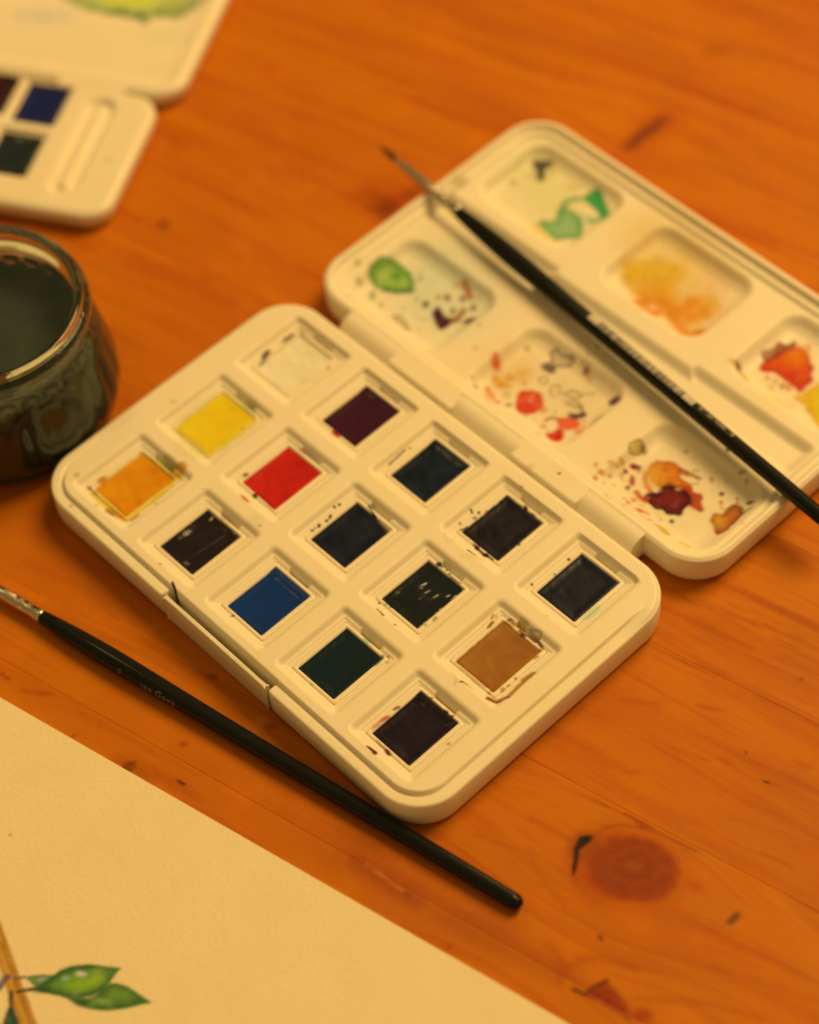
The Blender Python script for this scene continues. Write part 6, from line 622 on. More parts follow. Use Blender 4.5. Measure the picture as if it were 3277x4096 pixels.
('p',(145,155,20),(145,155,20),.75,.75,.05,.14,.03,0,[[3.8,-10.045],[3.826,-10.113],[3.792,-10.246],[3.709,-10.406],[3.598,-10.552],[3.49,-10.644],[3.412,-10.658],[3.387,-10.589],[3.42,-10.457],[3.503,-10.296],[3.614,-10.15],[3.723,-10.058]]),
('p',(150,160,35),(150,160,35),.6,.6,.05,.1,.03,0,[[3.706,-10.04],[3.725,-10.097],[3.714,-10.15],[3.676,-10.185],[3.621,-10.192],[3.564,-10.17],[3.52,-10.124],[3.501,-10.067],[3.512,-10.014],[3.55,-9.979],[3.605,-9.972],[3.663,-9.994]]),
('p',(205,175,125),(205,175,125),.9,.9,.05,.05,.04,0,[[3.485,-10.224],[3.492,-10.253],[3.472,-10.295],[3.43,-10.339],[3.377,-10.373],[3.328,-10.388],[3.296,-10.38],[3.289,-10.351],[3.309,-10.308],[3.352,-10.265],[3.404,-10.231],[3.453,-10.216]]),
('p',(165,165,105),(165,165,105),.75,.75,.05,.06,.03,0,[[3.285,-10.523],[3.295,-10.542],[3.291,-10.568],[3.273,-10.593],[3.246,-10.612],[3.218,-10.618],[3.196,-10.611],[3.185,-10.592],[3.19,-10.566],[3.207,-10.541],[3.234,-10.523],[3.262,-10.516]]),
('p',(32,58,28),(32,58,28),.8,.8,.05,.08,.03,0,[[3.21,-10.88],[3.222,-10.914],[3.202,-10.976],[3.157,-11.049],[3.099,-11.114],[3.043,-11.154],[3.003,-11.157],[2.992,-11.123],[3.011,-11.062],[3.056,-10.988],[3.115,-10.923],[3.171,-10.884]]),
('p',(62,90,28),(62,90,28),.6,.6,.05,.08,.03,0,[[3.285,-10.175],[3.29,-10.212],[3.264,-10.292],[3.212,-10.394],[3.149,-10.491],[3.091,-10.556],[3.055,-10.572],[3.049,-10.535],[3.075,-10.455],[3.127,-10.353],[3.19,-10.256],[3.248,-10.191]]),
('p',(85,115,40),(85,115,40),.6,.6,.05,.1,.03,0,[[3.831,-9.809],[3.862,-9.851],[3.867,-9.9],[3.843,-9.943],[3.797,-9.969],[3.742,-9.97],[3.692,-9.946],[3.661,-9.903],[3.657,-9.854],[3.681,-9.811],[3.727,-9.785],[3.782,-9.785]]),
('l',(80,105,30),(80,105,30),.45,.45,.01,.04,.02,.03,[[3.01,-11.115],[3.259,-10.694],[3.509,-10.273],[3.831,-9.707]]),
('l',(105,62,55),(105,62,55),.9,.9,.01,.03,.03,.14,[[2.505,-11.728],[2.473,-11.557],[2.43,-11.425],[2.422,-11.345]]),
('p',(170,160,80),(170,160,80),.7,.7,.05,.08,.03,0,[[2.372,-11.424],[2.392,-11.447],[2.399,-11.473],[2.391,-11.493],[2.369,-11.503],[2.339,-11.5],[2.31,-11.485],[2.289,-11.461],[2.282,-11.436],[2.291,-11.416],[2.313,-11.406],[2.343,-11.409]]),
('l',(85,60,30),(85,60,30),.9,.9,.01,.03,.02,.09,[[2.905,-11.622],[2.821,-11.562],[2.732,-11.475]]),
('p',(62,78,36),(48,62,30),.95,.95,.1,.03,.02,0,[[3.154,-12.034],[3.018,-11.856],[2.936,-11.707],[2.884,-11.601],[3.075,-11.656],[3.37,-11.765],[3.619,-12.056],[3.482,-12.191]]),
('p',(150,105,40),(150,105,40),.8,.8,.05,.02,.03,0,[[.059,-9.405],[.068,-9.416],[.069,-9.428],[.063,-9.439],[.051,-9.445],[.037,-9.446],[.024,-9.439],[.015,-9.429],[.014,-9.416],[.02,-9.405],[.032,-9.399],[.046,-9.399]]),
],
'second':[
('p',(200,165,110),(200,165,110),.5,.5,.05,.4,.2,0,[[-17.479,6.612],[-17.431,6.43],[-17.562,6.144],[-17.837,5.831],[-18.184,5.573],[-18.511,5.441],[-18.729,5.469],[-18.779,5.651],[-18.649,5.938],[-18.371,6.254],[-18.022,6.512],[-17.695,6.643]]),
('p',(165,160,50),(115,125,45),.7,.7,.35,.12,.2,0,[[-19.087,7.068],[-18.473,6.775],[-18.065,6.84],[-17.783,6.906],[-17.4,6.989],[-17.12,7.055],[-16.772,7.26],[-16.511,7.536],[-16.191,7.565],[-15.928,7.542],[-16.08,7.818],[-15.947,8.052],[-15.58,8.237],[-15.434,8.56],[-15.436,8.861],[-15.382,9.215],[-15.569,9.579],[-16.379,9.925]]),
('p',(210,190,30),(210,190,30),.75,.75,.05,.25,.1,0,[[-18.112,7.567],[-17.539,7.397],[-16.958,7.66],[-16.568,7.979],[-16.402,8.436],[-16.884,8.842]]),
('p',(95,105,35),(95,105,35),.85,.85,.05,.06,.15,0,[[-16.82,7.68],[-16.768,7.603],[-16.763,7.474],[-16.808,7.325],[-16.89,7.198],[-16.987,7.126],[-17.073,7.128],[-17.126,7.204],[-17.131,7.333],[-17.086,7.482],[-17.004,7.61],[-16.907,7.682]]),
('p',(85,100,38),(85,100,38),.85,.85,.05,.06,.15,0,[[-16.13,7.753],[-16.086,7.66],[-16.105,7.57],[-16.181,7.508],[-16.294,7.49],[-16.415,7.521],[-16.511,7.593],[-16.555,7.686],[-16.537,7.776],[-16.46,7.839],[-16.346,7.857],[-16.225,7.825]]),
('p',(110,115,40),(110,115,40),.85,.85,.05,.06,.15,0,[[-16.339,7.571],[-16.339,7.514],[-16.406,7.455],[-16.522,7.408],[-16.657,7.387],[-16.773,7.396],[-16.841,7.434],[-16.841,7.49],[-16.774,7.55],[-16.657,7.597],[-16.522,7.618],[-16.406,7.609]]),
('p',(125,130,45),(125,130,45),.85,.85,.05,.06,.15,0,[[-15.924,8.327],[-15.883,8.262],[-15.888,8.165],[-15.938,8.062],[-16.02,7.981],[-16.11,7.943],[-16.186,7.959],[-16.227,8.024],[-16.222,8.121],[-16.172,8.224],[-16.091,8.306],[-16.0,8.343]]),
('p',(135,135,50),(135,135,50),.85,.85,.05,.06,.15,0,[[-15.521,8.63],[-15.467,8.557],[-15.462,8.454],[-15.505,8.347],[-15.586,8.265],[-15.683,8.231],[-15.77,8.254],[-15.824,8.326],[-15.83,8.43],[-15.787,8.538],[-15.705,8.619],[-15.608,8.653]]),
('p',(130,135,45),(130,135,45),.85,.85,.05,.06,.15,0,[[-17.229,7.241],[-17.201,7.181],[-17.222,7.093],[-17.288,7.0],[-17.381,6.928],[-17.475,6.895],[-17.546,6.911],[-17.575,6.972],[-17.554,7.06],[-17.487,7.153],[-17.395,7.225],[-17.3,7.258]]),
('p',(140,140,55),(140,140,55),.85,.85,.05,.06,.15,0,[[-15.341,8.919],[-15.325,8.856],[-15.366,8.791],[-15.452,8.74],[-15.56,8.718],[-15.662,8.73],[-15.73,8.774],[-15.746,8.836],[-15.705,8.902],[-15.619,8.953],[-15.51,8.975],[-15.408,8.963]]),
('p',(165,150,40),(165,150,40),.85,.85,.05,.06,.15,0,[[-15.896,8.841],[-15.855,8.763],[-15.865,8.624],[-15.923,8.46],[-16.014,8.316],[-16.113,8.23],[-16.194,8.225],[-16.235,8.302],[-16.226,8.442],[-16.168,8.605],[-16.077,8.75],[-15.977,8.836]]),
('p',(150,150,55),(150,150,55),.85,.85,.05,.06,.15,0,[[-17.637,7.079],[-17.626,7.023],[-17.675,6.951],[-17.771,6.881],[-17.887,6.832],[-17.994,6.817],[-18.062,6.841],[-18.073,6.897],[-18.024,6.969],[-17.928,7.04],[-17.811,7.088],[-17.705,7.103]]),
('p',(100,110,45),(100,110,45),.85,.85,.05,.06,.15,0,[[-15.915,7.612],[-15.889,7.554],[-15.891,7.507],[-15.92,7.484],[-15.968,7.491],[-16.023,7.526],[-16.07,7.58],[-16.096,7.638],[-16.094,7.686],[-16.065,7.709],[-16.016,7.702],[-15.961,7.666]]),
('p',(190,180,90),(190,180,90),.6,.6,.05,.1,.03,0,[[-17.992,5.953],[-17.959,5.908],[-17.958,5.854],[-17.989,5.805],[-18.043,5.776],[-18.107,5.773],[-18.162,5.798],[-18.195,5.843],[-18.197,5.897],[-18.166,5.946],[-18.112,5.975],[-18.048,5.978]]),
('p',(190,160,70),(190,160,70),.8,.8,.05,.06,.03,0,[[-12.649,3.735],[-12.625,3.703],[-12.622,3.667],[-12.64,3.635],[-12.675,3.617],[-12.717,3.618],[-12.755,3.637],[-12.779,3.669],[-12.782,3.706],[-12.764,3.737],[-12.729,3.755],[-12.687,3.754]]),
('p',(215,180,95),(215,180,95),.4,.4,.05,.4,.03,0,[[-14.562,8.159],[-14.496,7.997],[-14.567,7.769],[-14.756,7.537],[-15.011,7.361],[-15.267,7.29],[-15.453,7.341],[-15.521,7.503],[-15.45,7.732],[-15.261,7.966],[-15.003,8.142],[-14.747,8.212]]),
],
}
def poly_sd(px, py, pts):
    d = np.full(px.shape, 1e9); inside = np.zeros(px.shape, bool)
    n = len(pts)
    for i in range(n):
        x0, y0 = pts[i]; x1, y1 = pts[(i + 1) % n]
        ex, ey = x1 - x0, y1 - y0
        t = np.clip(((px - x0) * ex + (py - y0) * ey) / (ex * ex + ey * ey + 1e-12), 0, 1)
        d = np.minimum(d, np.hypot(px - x0 - t * ex, py - y0 - t * ey))
        c = ((y0 > py) != (y1 > py)) & (px < ex * (py - y0) / ((ey if abs(ey) > 1e-9 else 1e-9)) + x0)
        inside ^= c
    return np.where(inside, -d, d)
def line_sd(px, py, pts, w):
    d = np.full(px.shape, 1e9)
    for i in range(len(pts) - 1):
        x0, y0 = pts[i]; x1, y1 = pts[i + 1]
        ex, ey = x1 - x0, y1 - y0
        t = np.clip(((px - x0) * ex + (py - y0) * ey) / (ex * ex + ey * ey + 1e-12), 0, 1)
        d = np.minimum(d, np.hypot(px - x0 - t * ex, py - y0 - t * ey))
    return d - w / 2
def paint(group, X, Y):
    """dried paint, stains and marks of one surface as (colour, cover) for every vertex"""
    X = X.ravel(); Y = Y.ravel()
    C = np.zeros((len(X), 3)); A = np.zeros(len(X))
    for k, (kind, c, ce, a, ae, ew, soft, warp, w, pts) in enumerate(STAINS[group]):
        if kind == 'p' and group in ('lid', 'base', 'second'):
            for _ in range(1):
                q = np.array(pts); n_ = np.roll(q, -1, axis=0)
                pts = np.stack([.78 * q + .22 * n_, .22 * q + .78 * n_], 1).reshape(-1, 2).tolist()
        if group == 'lid': soft = soft * 1.5 + .008; a = a * .96
        P = np.array(pts); m = soft + warp + w + 0.05
        sel = np.nonzero((X > P[:, 0].min() - m) & (X < P[:, 0].max() + m) & (Y > P[:, 1].min() - m) & (Y < P[:, 1].max() + m))[0]
        if len(sel) == 0: continue
        x = X[sel]; y = Y[sel]
        f = 1.0 / max(0.10, warp * 2.2)
        hf = .35 if group == 'lid' else .15
        wx = x + .5 * warp * fbm(x * f, y * f, 3 + k % 11) + hf * warp * fbm(x * 14, y * 14, 5); wy = y + .5 * warp * fbm(x * f, y * f, 41 + k % 13) + hf * warp * fbm(x * 14, y * 14, 55)
        sd = poly_sd(wx, wy, pts) if kind == 'p' else line_sd(wx, wy, pts, w)
        if group == 'base': sd = sd - 0.010
        if group == 'lid': sd = sd - 0.014
        mk = sst(soft, -soft, sd)
        e = np.exp(-(sd / ew) ** 2) if kind == 'p' else np.zeros(len(x))
        al = mk * (a * (1 - e) + ae * e)
        al = np.clip(al * ((1.12 if group == 'lid' else 1.05) + 0.18 * fbm(x * 5, y * 5, 80)), 0, 1)
        col = alb(c)[None] * (1 - e[:, None]) + alb(ce)[None] * e[:, None]
        col = col * ((0.88 if group in ('lid', 'base') else 1) + 0.12 * fbm(x * 9, y * 9, 91))[:, None]
        o = al + A[sel] * (1 - al)
        C[sel] = (col * al[:, None] + C[sel] * (A[sel] * (1 - al))[:, None]) / np.maximum(o, 1e-6)[:, None]
        A[sel] = o
    if group == 'table': C[:, 2] *= 0.35
    return np.concatenate([C, A[:, None]], 1)

# ------------------------------------------------------------------ mesh helpers
def make_mesh(name, V, Fq, mat, parent=None, loc=(0, 0, 0), smooth=True, stain=None, extra=None, tris=None):
    """V in cm (z measured from the paint surface), quads Fq (n,4), tris (n,3); loc = parent's place in cm"""
    V = np.asarray(V, float).copy()
    V[:, 0] -= loc[0]; V[:, 1] -= loc[1]; V[:, 2] -= loc[2]
    V *= S
    me = bpy.data.meshes.new(name)
    Fq = np.asarray(Fq, np.int32).reshape(-1, 4)
    T = np.asarray(tris if tris is not None else [], np.int32).reshape(-1, 3)
    me.vertices.add(len(V)); me.vertices.foreach_set('co', V.astype(np.float32).ravel())
    nl = len(Fq) * 4 + len(T) * 3
    me.loops.add(nl)
    me.loops.foreach_set('vertex_index', np.concatenate([Fq.ravel(), T.ravel()]).astype(np.int32))
    me.polygons.add(len(Fq) + len(T))
    st = np.concatenate([np.arange(len(Fq)) * 4, len(Fq) * 4 + np.arange(len(T)) * 3]).astype(np.int32)
    me.polygons.foreach_set('loop_start', st)
    me.update(calc_edges=True)
    me.polygons.foreach_set('use_smooth', np.full(len(Fq) + len(T), smooth))
    if stain is None: stain = np.zeros((len(V), 4))
    if stain is not None:
        at = me.color_attributes.new('stain', 'FLOAT_COLOR', 'POINT')
        at.data.foreach_set('color', stain.astype(np.float32).ravel())
    if extra is not None:
        for k, v in extra.items():
            at = me.attributes.new(k, 'FLOAT_VECTOR', 'POINT')
            at.data.foreach_set('vector', v.astype(np.float32).ravel())
    me.validate()
    if mat is not None: me.materials.append(mat)
    o = bpy.data.objects.new(name, me)
    COL.objects.link(o)
    if parent is not None: o.parent = parent
    else: o.location = (loc[0] * S, loc[1] * S, (loc[2] + ZT) * S)
    return o
def thing(name, label, cat, loc, group=None):
    o = bpy.data.objects.new(name, None)
    o.empty_display_size = 0.01
    COL.objects.link(o)
    o.location = (loc[0] * S, loc[1] * S, (loc[2] + ZT) * S)
    o['label'] = label; o['category'] = cat
    if group: o['group'] = group
    return o

def heightfield(name, x0, x1, y0, y1, step, sdf, height, rings, mat, parent, loc, paintgroup=None, tf=None):
    """a moulded shell: top surface from a height function inside an outline, walls from rings (offset, z)"""
    xs = np.arange(x0, x1 + step, step); ys = np.arange(y0, y1 + step, step)
    X, Y = np.meshgrid(xs, ys); ny, nx = X.shape
    cx = (X[:-1, :-1] + X[1:, 1:]) / 2; cy = (Y[:-1, :-1] + Y[1:, 1:]) / 2
    K = sdf(cx, cy) < 0
    Kp = np.zeros((ny + 1, nx + 1), int); Kp[1:-1, 1:-1] = K
    cnt = Kp[:-1, :-1] + Kp[1:, :-1] + Kp[:-1, 1:] + Kp[1:, 1:]
    bd = (cnt > 0) & (cnt < 4)
    e = 1e-3
    bx, by = X[bd], Y[bd]
    for _ in range(3):
        s = sdf(bx, by); gx = (sdf(bx + e, by) - sdf(bx - e, by)) / (2 * e); gy = (sdf(bx, by + e) - sdf(bx, by - e)) / (2 * e)
        g2 = np.maximum(gx * gx + gy * gy, 1e-3)
        bx = bx - s * gx / g2; by = by - s * gy / g2
    X = X.copy(); Y = Y.copy(); X[bd] = bx; Y[bd] = by
    Z = height(X, Y)
    idx = -np.ones(ny * nx, int); used = (cnt > 0).ravel()
    idx[used] = np.arange(used.sum())
    I = np.arange(ny * nx).reshape(ny, nx)
    a, b, c, d = I[:-1, :-1][K], I[:-1, 1:][K], I[1:, 1:][K], I[1:, :-1][K]
    quads = idx[np.stack([a, b, c, d], 1)]
    V = np.stack([X.ravel()[used], Y.ravel()[used], Z.ravel()[used]], 1)
    # walls
    Kb = Kp[1:-1, 1:-1].astype(bool)
    dn = ~Kp[:-2, 1:-1].astype(bool) & Kb; up = ~Kp[2:, 1:-1].astype(bool) & Kb
    lf = ~Kp[1:-1, :-2].astype(bool) & Kb; rt = ~Kp[1:-1, 2:].astype(bool) & Kb
    ed = np.concatenate([np.stack([I[:-1, :-1][dn], I[:-1, 1:][dn]], 1), np.stack([I[:-1, 1:][rt], I[1:, 1:][rt]], 1),
                         np.stack([I[1:, 1:][up], I[1:, :-1][up]], 1), np.stack([I[1:, :-1][lf], I[:-1, :-1][lf]], 1)])
    ed = idx[ed]
    bv = np.unique(ed); m = -np.ones(len(V), int); m[bv] = np.arange(len(bv))
    px, py = V[bv, 0], V[bv, 1]
    e2 = 0.02
    gx = sdf(px + e2, py) - sdf(px - e2, py); gy = sdf(px, py + e2) - sdf(px, py - e2); gl = np.hypot(gx, gy) + 1e-9
    gx /= gl; gy /= gl
    prev = bv; base = len(V); VV = [V]; Q = [quads]
    zt = V[bv, 2]
    for (off, z) in rings:
        zz = zt + z if z > -0.2 else np.full(len(bv), z)
        VV.append(np.stack([px + gx * off, py + gy * off, zz], 1))
        cur = base + np.arange(len(bv)); base += len(bv)
        Q.append(np.stack([prev[m[ed[:, 0]]], cur[m[ed[:, 0]]], cur[m[ed[:, 1]]], prev[m[ed[:, 1]]]], 1))
        prev = cur
    V = np.concatenate(VV); Q = np.concatenate(Q)
    stain = paint(paintgroup, *(V[:, :2].T if tf is None else tf(V[:, 0], V[:, 1]))) if paintgroup else None
    if tf is not None:
        wx, wy = tf(V[:, 0], V[:, 1]); V = np.stack([wx, wy, V[:, 2]], 1)
    return make_mesh(name, V, Q, mat, parent, loc, stain=stain)

def box(name, x0, x1, y0, y1, z0, z1, mat, parent, loc, bev=0.02, tf=None):
    """bevelled block built from an 8-ring profile"""
    b = min(bev, (x1 - x0) / 3, (y1 - y0) / 3, (z1 - z0) / 3)
    V = []; 
    prof = [(b, z0), (0, z0 + b), (0, z1 - b), (b * .3, z1 - b * .3), (b, z1)]
    for (ins, z) in prof:
        for sx, sy in ((-1, -1), (1, -1), (1, 1), (-1, 1)):
            cx = x0 if sx < 0 else x1; cy = y0 if sy < 0 else y1
            order = [(b + 0, 0), (b * .3, b * .3), (0, b)] if sx * sy > 0 else [(0, b), (b * .3, b * .3), (b, 0)]
            for (ax, ay) in order:
                V.append((cx - sx * (ins + ax), cy - sy * (ins + ay), z))
    V = np.array(V); n = 12; Q = []
    for r in range(len(prof) - 1):
        for i in range(n):
            j = (i + 1) % n
            Q.append((r * n + i, r * n + j, (r + 1) * n + j, (r + 1) * n + i))
    # caps as fans
    T = []
    c0 = len(V); V = np.vstack([V, [(x0 + x1) / 2, (y0 + y1) / 2, z0], [(x0 + x1) / 2, (y0 + y1) / 2, z1]])
    for i in range(n):
        j = (i + 1) % n
        T.append((c0, j, i)); T.append((c0 + 1, (len(prof) - 1) * n + i, (len(prof) - 1) * n + j))
    if tf is not None:
        wx, wy = tf(V[:, 0], V[:, 1]); V = np.stack([wx, wy, V[:, 2]], 1)
    return make_mesh(name, V, Q, mat, parent, loc, smooth=False, tris=T)

def extrude_x(name, prof, x0, x1, mat, parent, loc, bev=0.03, tf=None):
    """solid with a (y,z) profile swept along x, ends slightly chamfered; profile counter-clockwise seen from +x"""
    prof = np.array(prof, float); c = prof.mean(0); V = []; n = len(prof)
    for x, k in ((x0, 1 - bev * 1.5), (x0 + bev, 1.0), (x1 - bev, 1.0), (x1, 1 - bev * 1.5)):
        for p in prof:
            q = c + (p - c) * k
            V.append((x, q[0], q[1]))
    V.append((x0, c[0], c[1])); V.append((x1, c[0], c[1])); Q = []; T = []
    for r in range(3):
        for i in range(n):
            j = (i + 1) % n
            Q.append((r * n + j, r * n + i, (r + 1) * n + i, (r + 1) * n + j))
    for i in range(n):
        j = (i + 1) % n
        T.append((4 * n, i, j)); T.append((4 * n + 1, 3 * n + j, 3 * n + i))
    V = np.array(V)
    Q = [tuple(reversed(q)) for q in Q]; T = [tuple(reversed(t)) for t in T]
    if tf is not None:
        wx, wy = tf(V[:, 0], V[:, 1]); V = np.stack([wx, wy, V[:, 2]], 1)
    return make_mesh(name, V, Q, mat, parent, loc, smooth=False, tris=T)

# ------------------------------------------------------------------ materials
def new_mat(name):
    m = bpy.data.materials.new(name); m.use_nodes = True
    nt = m.node_tree; p = nt.nodes['Principled BSDF']
    return m, nt, p
def node(nt, typ, **kw):
    n = nt.nodes.new(typ)
    for k, v in kw.items():
        if k.startswith('i_'): n.inputs[int(k[2:])].default_value = v
        else: setattr(n, k, v)
    return n
def mixc(nt, fac, a, b, blend='MIX'):
    n = nt.nodes.new('ShaderNodeMix'); n.data_type = 'RGBA'; n.blend_type = blend
    for s, v in ((0, fac), (6, a), (7, b)):
        if isinstance(v, (tuple, list)): n.inputs[s].default_value = tuple(v) + ((1,) if len(v) == 3 else ())
        elif isinstance(v, (int, float)): n.inputs[s].default_value = v
        else: nt.links.new(v, n.inputs[s])
    return n.outputs[2]
def ramp(nt, src, a, b, va=0.0, vb=1.0):
    n = nt.nodes.new('ShaderNodeMapRange'); n.inputs[1].default_value = a; n.inputs[2].default_value = b
    n.inputs[3].default_value = va; n.inputs[4].default_value = vb
    nt.links.new(src, n.inputs[0]); return n.outputs[0]
def noise(nt, vec, scale, detail=4, rough=0.55, dist=0.0):
    n = node(nt, 'ShaderNodeTexNoise'); n.inputs['Scale'].default_value = scale; n.inputs['Detail'].default_value = detail
    n.inputs['Roughness'].default_value = rough; n.inputs['Distortion'].default_value = dist
    if vec is not None: nt.links.new(vec, n.inputs['Vector'])
    return n.outputs['Fac']
def bump(nt, p, h, dist, strength=1.0):
    b = node(nt, 'ShaderNodeBump'); b.inputs['Strength'].default_value = strength; b.inputs['Distance'].default_value = dist
    nt.links.new(h, b.inputs['Height']); nt.links.new(b.outputs[0], p.inputs['Normal'])

def plastic(name, base, rough=0.36):
    m, nt, p = new_mat(name)
    tc = node(nt, 'ShaderNodeTexCoord').outputs['Object']
    n1 = noise(nt, tc, 55, 5, 0.6); n2 = noise(nt, tc, 420, 3, 0.6)
    grime = mixc(nt, ramp(nt, n1, 0.48, 0.75, 0, 0.42), base, (base[0] * .96, base[1] * .88, base[2] * .70))
    grime = mixc(nt, ramp(nt, n2, 0.62, 0.8, 0, 0.25), grime, (base[0] * .9, base[1] * .85, base[2] * .72))
    at = node(nt, 'ShaderNodeAttribute', attribute_name='stain')
    col = mixc(nt, at.outputs['Alpha'], grime, at.outputs['Color'])
    nt.links.new(col, p.inputs['Base Color'])
    rg = ramp(nt, n1, 0.3, 0.8, rough - 0.05, rough + 0.14); nt.links.new(rg, p.inputs['Roughness'])
    p.inputs['IOR'].default_value = 1.46
    nt.links.new(ramp(nt, at.outputs['Alpha'], 0.0, 1.0, 0.36, 0.08), p.inputs['Specular IOR Level'])   # dried paint is matt
    p.inputs['Subsurface Weight'].default_value = 0.12
    p.inputs['Subsurface Radius'].default_value = (1, .7, .4)
    p.inputs['Subsurface Scale'].default_value = 0.0015
    bump(nt, p, n2, 0.00004, 0.6)
    return m
M_plastic = plastic('white_plastic', (0.83, 0.79, 0.68))
M_pan = plastic('pan_plastic', (0.83, 0.775, 0.65), 0.33)

def paint_mat(name, c, c2, rough=0.3, bumpd=0.00012, coat=0.0):
    m, nt, p = new_mat(name)
    tc = node(nt, 'ShaderNodeTexCoord').outputs['Object']
    n1 = noise(nt, tc, 150, 3, 0.5, 0.4); n2 = noise(nt, tc, 1400, 4, 0.65)
    kd = 0.50 if max(c) < 100 else 0.95
    a, b = alb(c) * kd, alb(c2) * kd
    col = mixc(nt, ramp(nt, n1, 0.35, 0.68), tuple(a), tuple(b))
    nt.links.new(col, p.inputs['Base Color'])
    rg = ramp(nt, n1, 0.3, 0.7, rough - 0.08, rough + 0.16); nt.links.new(rg, p.inputs['Roughness'])
    p.inputs['Coat Weight'].default_value = coat; p.inputs['Coat Roughness'].default_value = 0.12
    p.inputs['Specular IOR Level'].default_value = 0.13
    bump(nt, p, n2, bumpd, 0.5)
    return m

# wood: boards carry (u, grain, seed) so the grain runs along each board and bends round its knots
def wood_mat():
    m, nt, p = new_mat('varnished_pine')
    at = node(nt, 'ShaderNodeAttribute', attribute_name='grain')
    sep = node(nt, 'ShaderNodeSeparateXYZ'); nt.links.new(at.outputs['Vector'], sep.inputs[0])
    def vec(ku, kg):
        mu = node(nt, 'ShaderNodeMath', operation='MULTIPLY'); nt.links.new(sep.outputs[0], mu.inputs[0]); mu.inputs[1].default_value = ku
        mg = node(nt, 'ShaderNodeMath', operation='MULTIPLY'); nt.links.new(sep.outputs[1], mg.inputs[0]); mg.inputs[1].default_value = kg
        c = node(nt, 'ShaderNodeCombineXYZ'); nt.links.new(mu.outputs[0], c.inputs[0]); nt.links.new(mg.outputs[0], c.inputs[1]); nt.links.new(sep.outputs[2], c.inputs[2])
        return c.outputs[0]
    big = noise(nt, vec(0.10, 0.55), 1.0, 3, 0.5)
    mid = noise(nt, vec(0.14, 2.6), 1.0, 4, 0.55, 0.3)
    fine = noise(nt, vec(0.8, 16.0), 1.0, 4, 0.6)
    pore = noise(nt, vec(3.0, 45.0), 1.0, 2, 0.5)
    blot = noise(nt, vec(0.7, 0.9), 1.0, 4, 0.6, 0.4)
    c = mixc(nt, ramp(nt, big, 0.32, 0.68), (0.565, 0.186, 0.0060), (0.475, 0.130, 0.0070))
    c = mixc(nt, ramp(nt, mid, 0.50, 0.72, 0, 0.75), c, (0.40, 0.082, 0.009))
    c = mixc(nt, ramp(nt, blot, 0.5, 0.75, 0, 0.5), c, (0.64, 0.195, 0.007))
    c = mixc(nt, ramp(nt, fine, 0.5, 0.75, 0, 0.30), c, (0.42, 0.085, 0.011))
    c = mixc(nt, ramp(nt, pore, 0.60, 0.8, 0, 0.22), c, (0.33, 0.06, 0.012))
    st = node(nt, 'ShaderNodeAttribute', attribute_name='stain')
    c = mixc(nt, st.outputs['Alpha'], c, st.outputs['Color'])
    nt.links.new(c, p.inputs['Base Color'])
    nt.links.new(ramp(nt, blot, 0.3, 0.7, 0.40, 0.56), p.inputs['Roughness'])
    p.inputs['Specular IOR Level'].default_value = 0.10
    bump(nt, p, fine, 0.00010, 0.5)
    return m
M_wood = wood_mat()

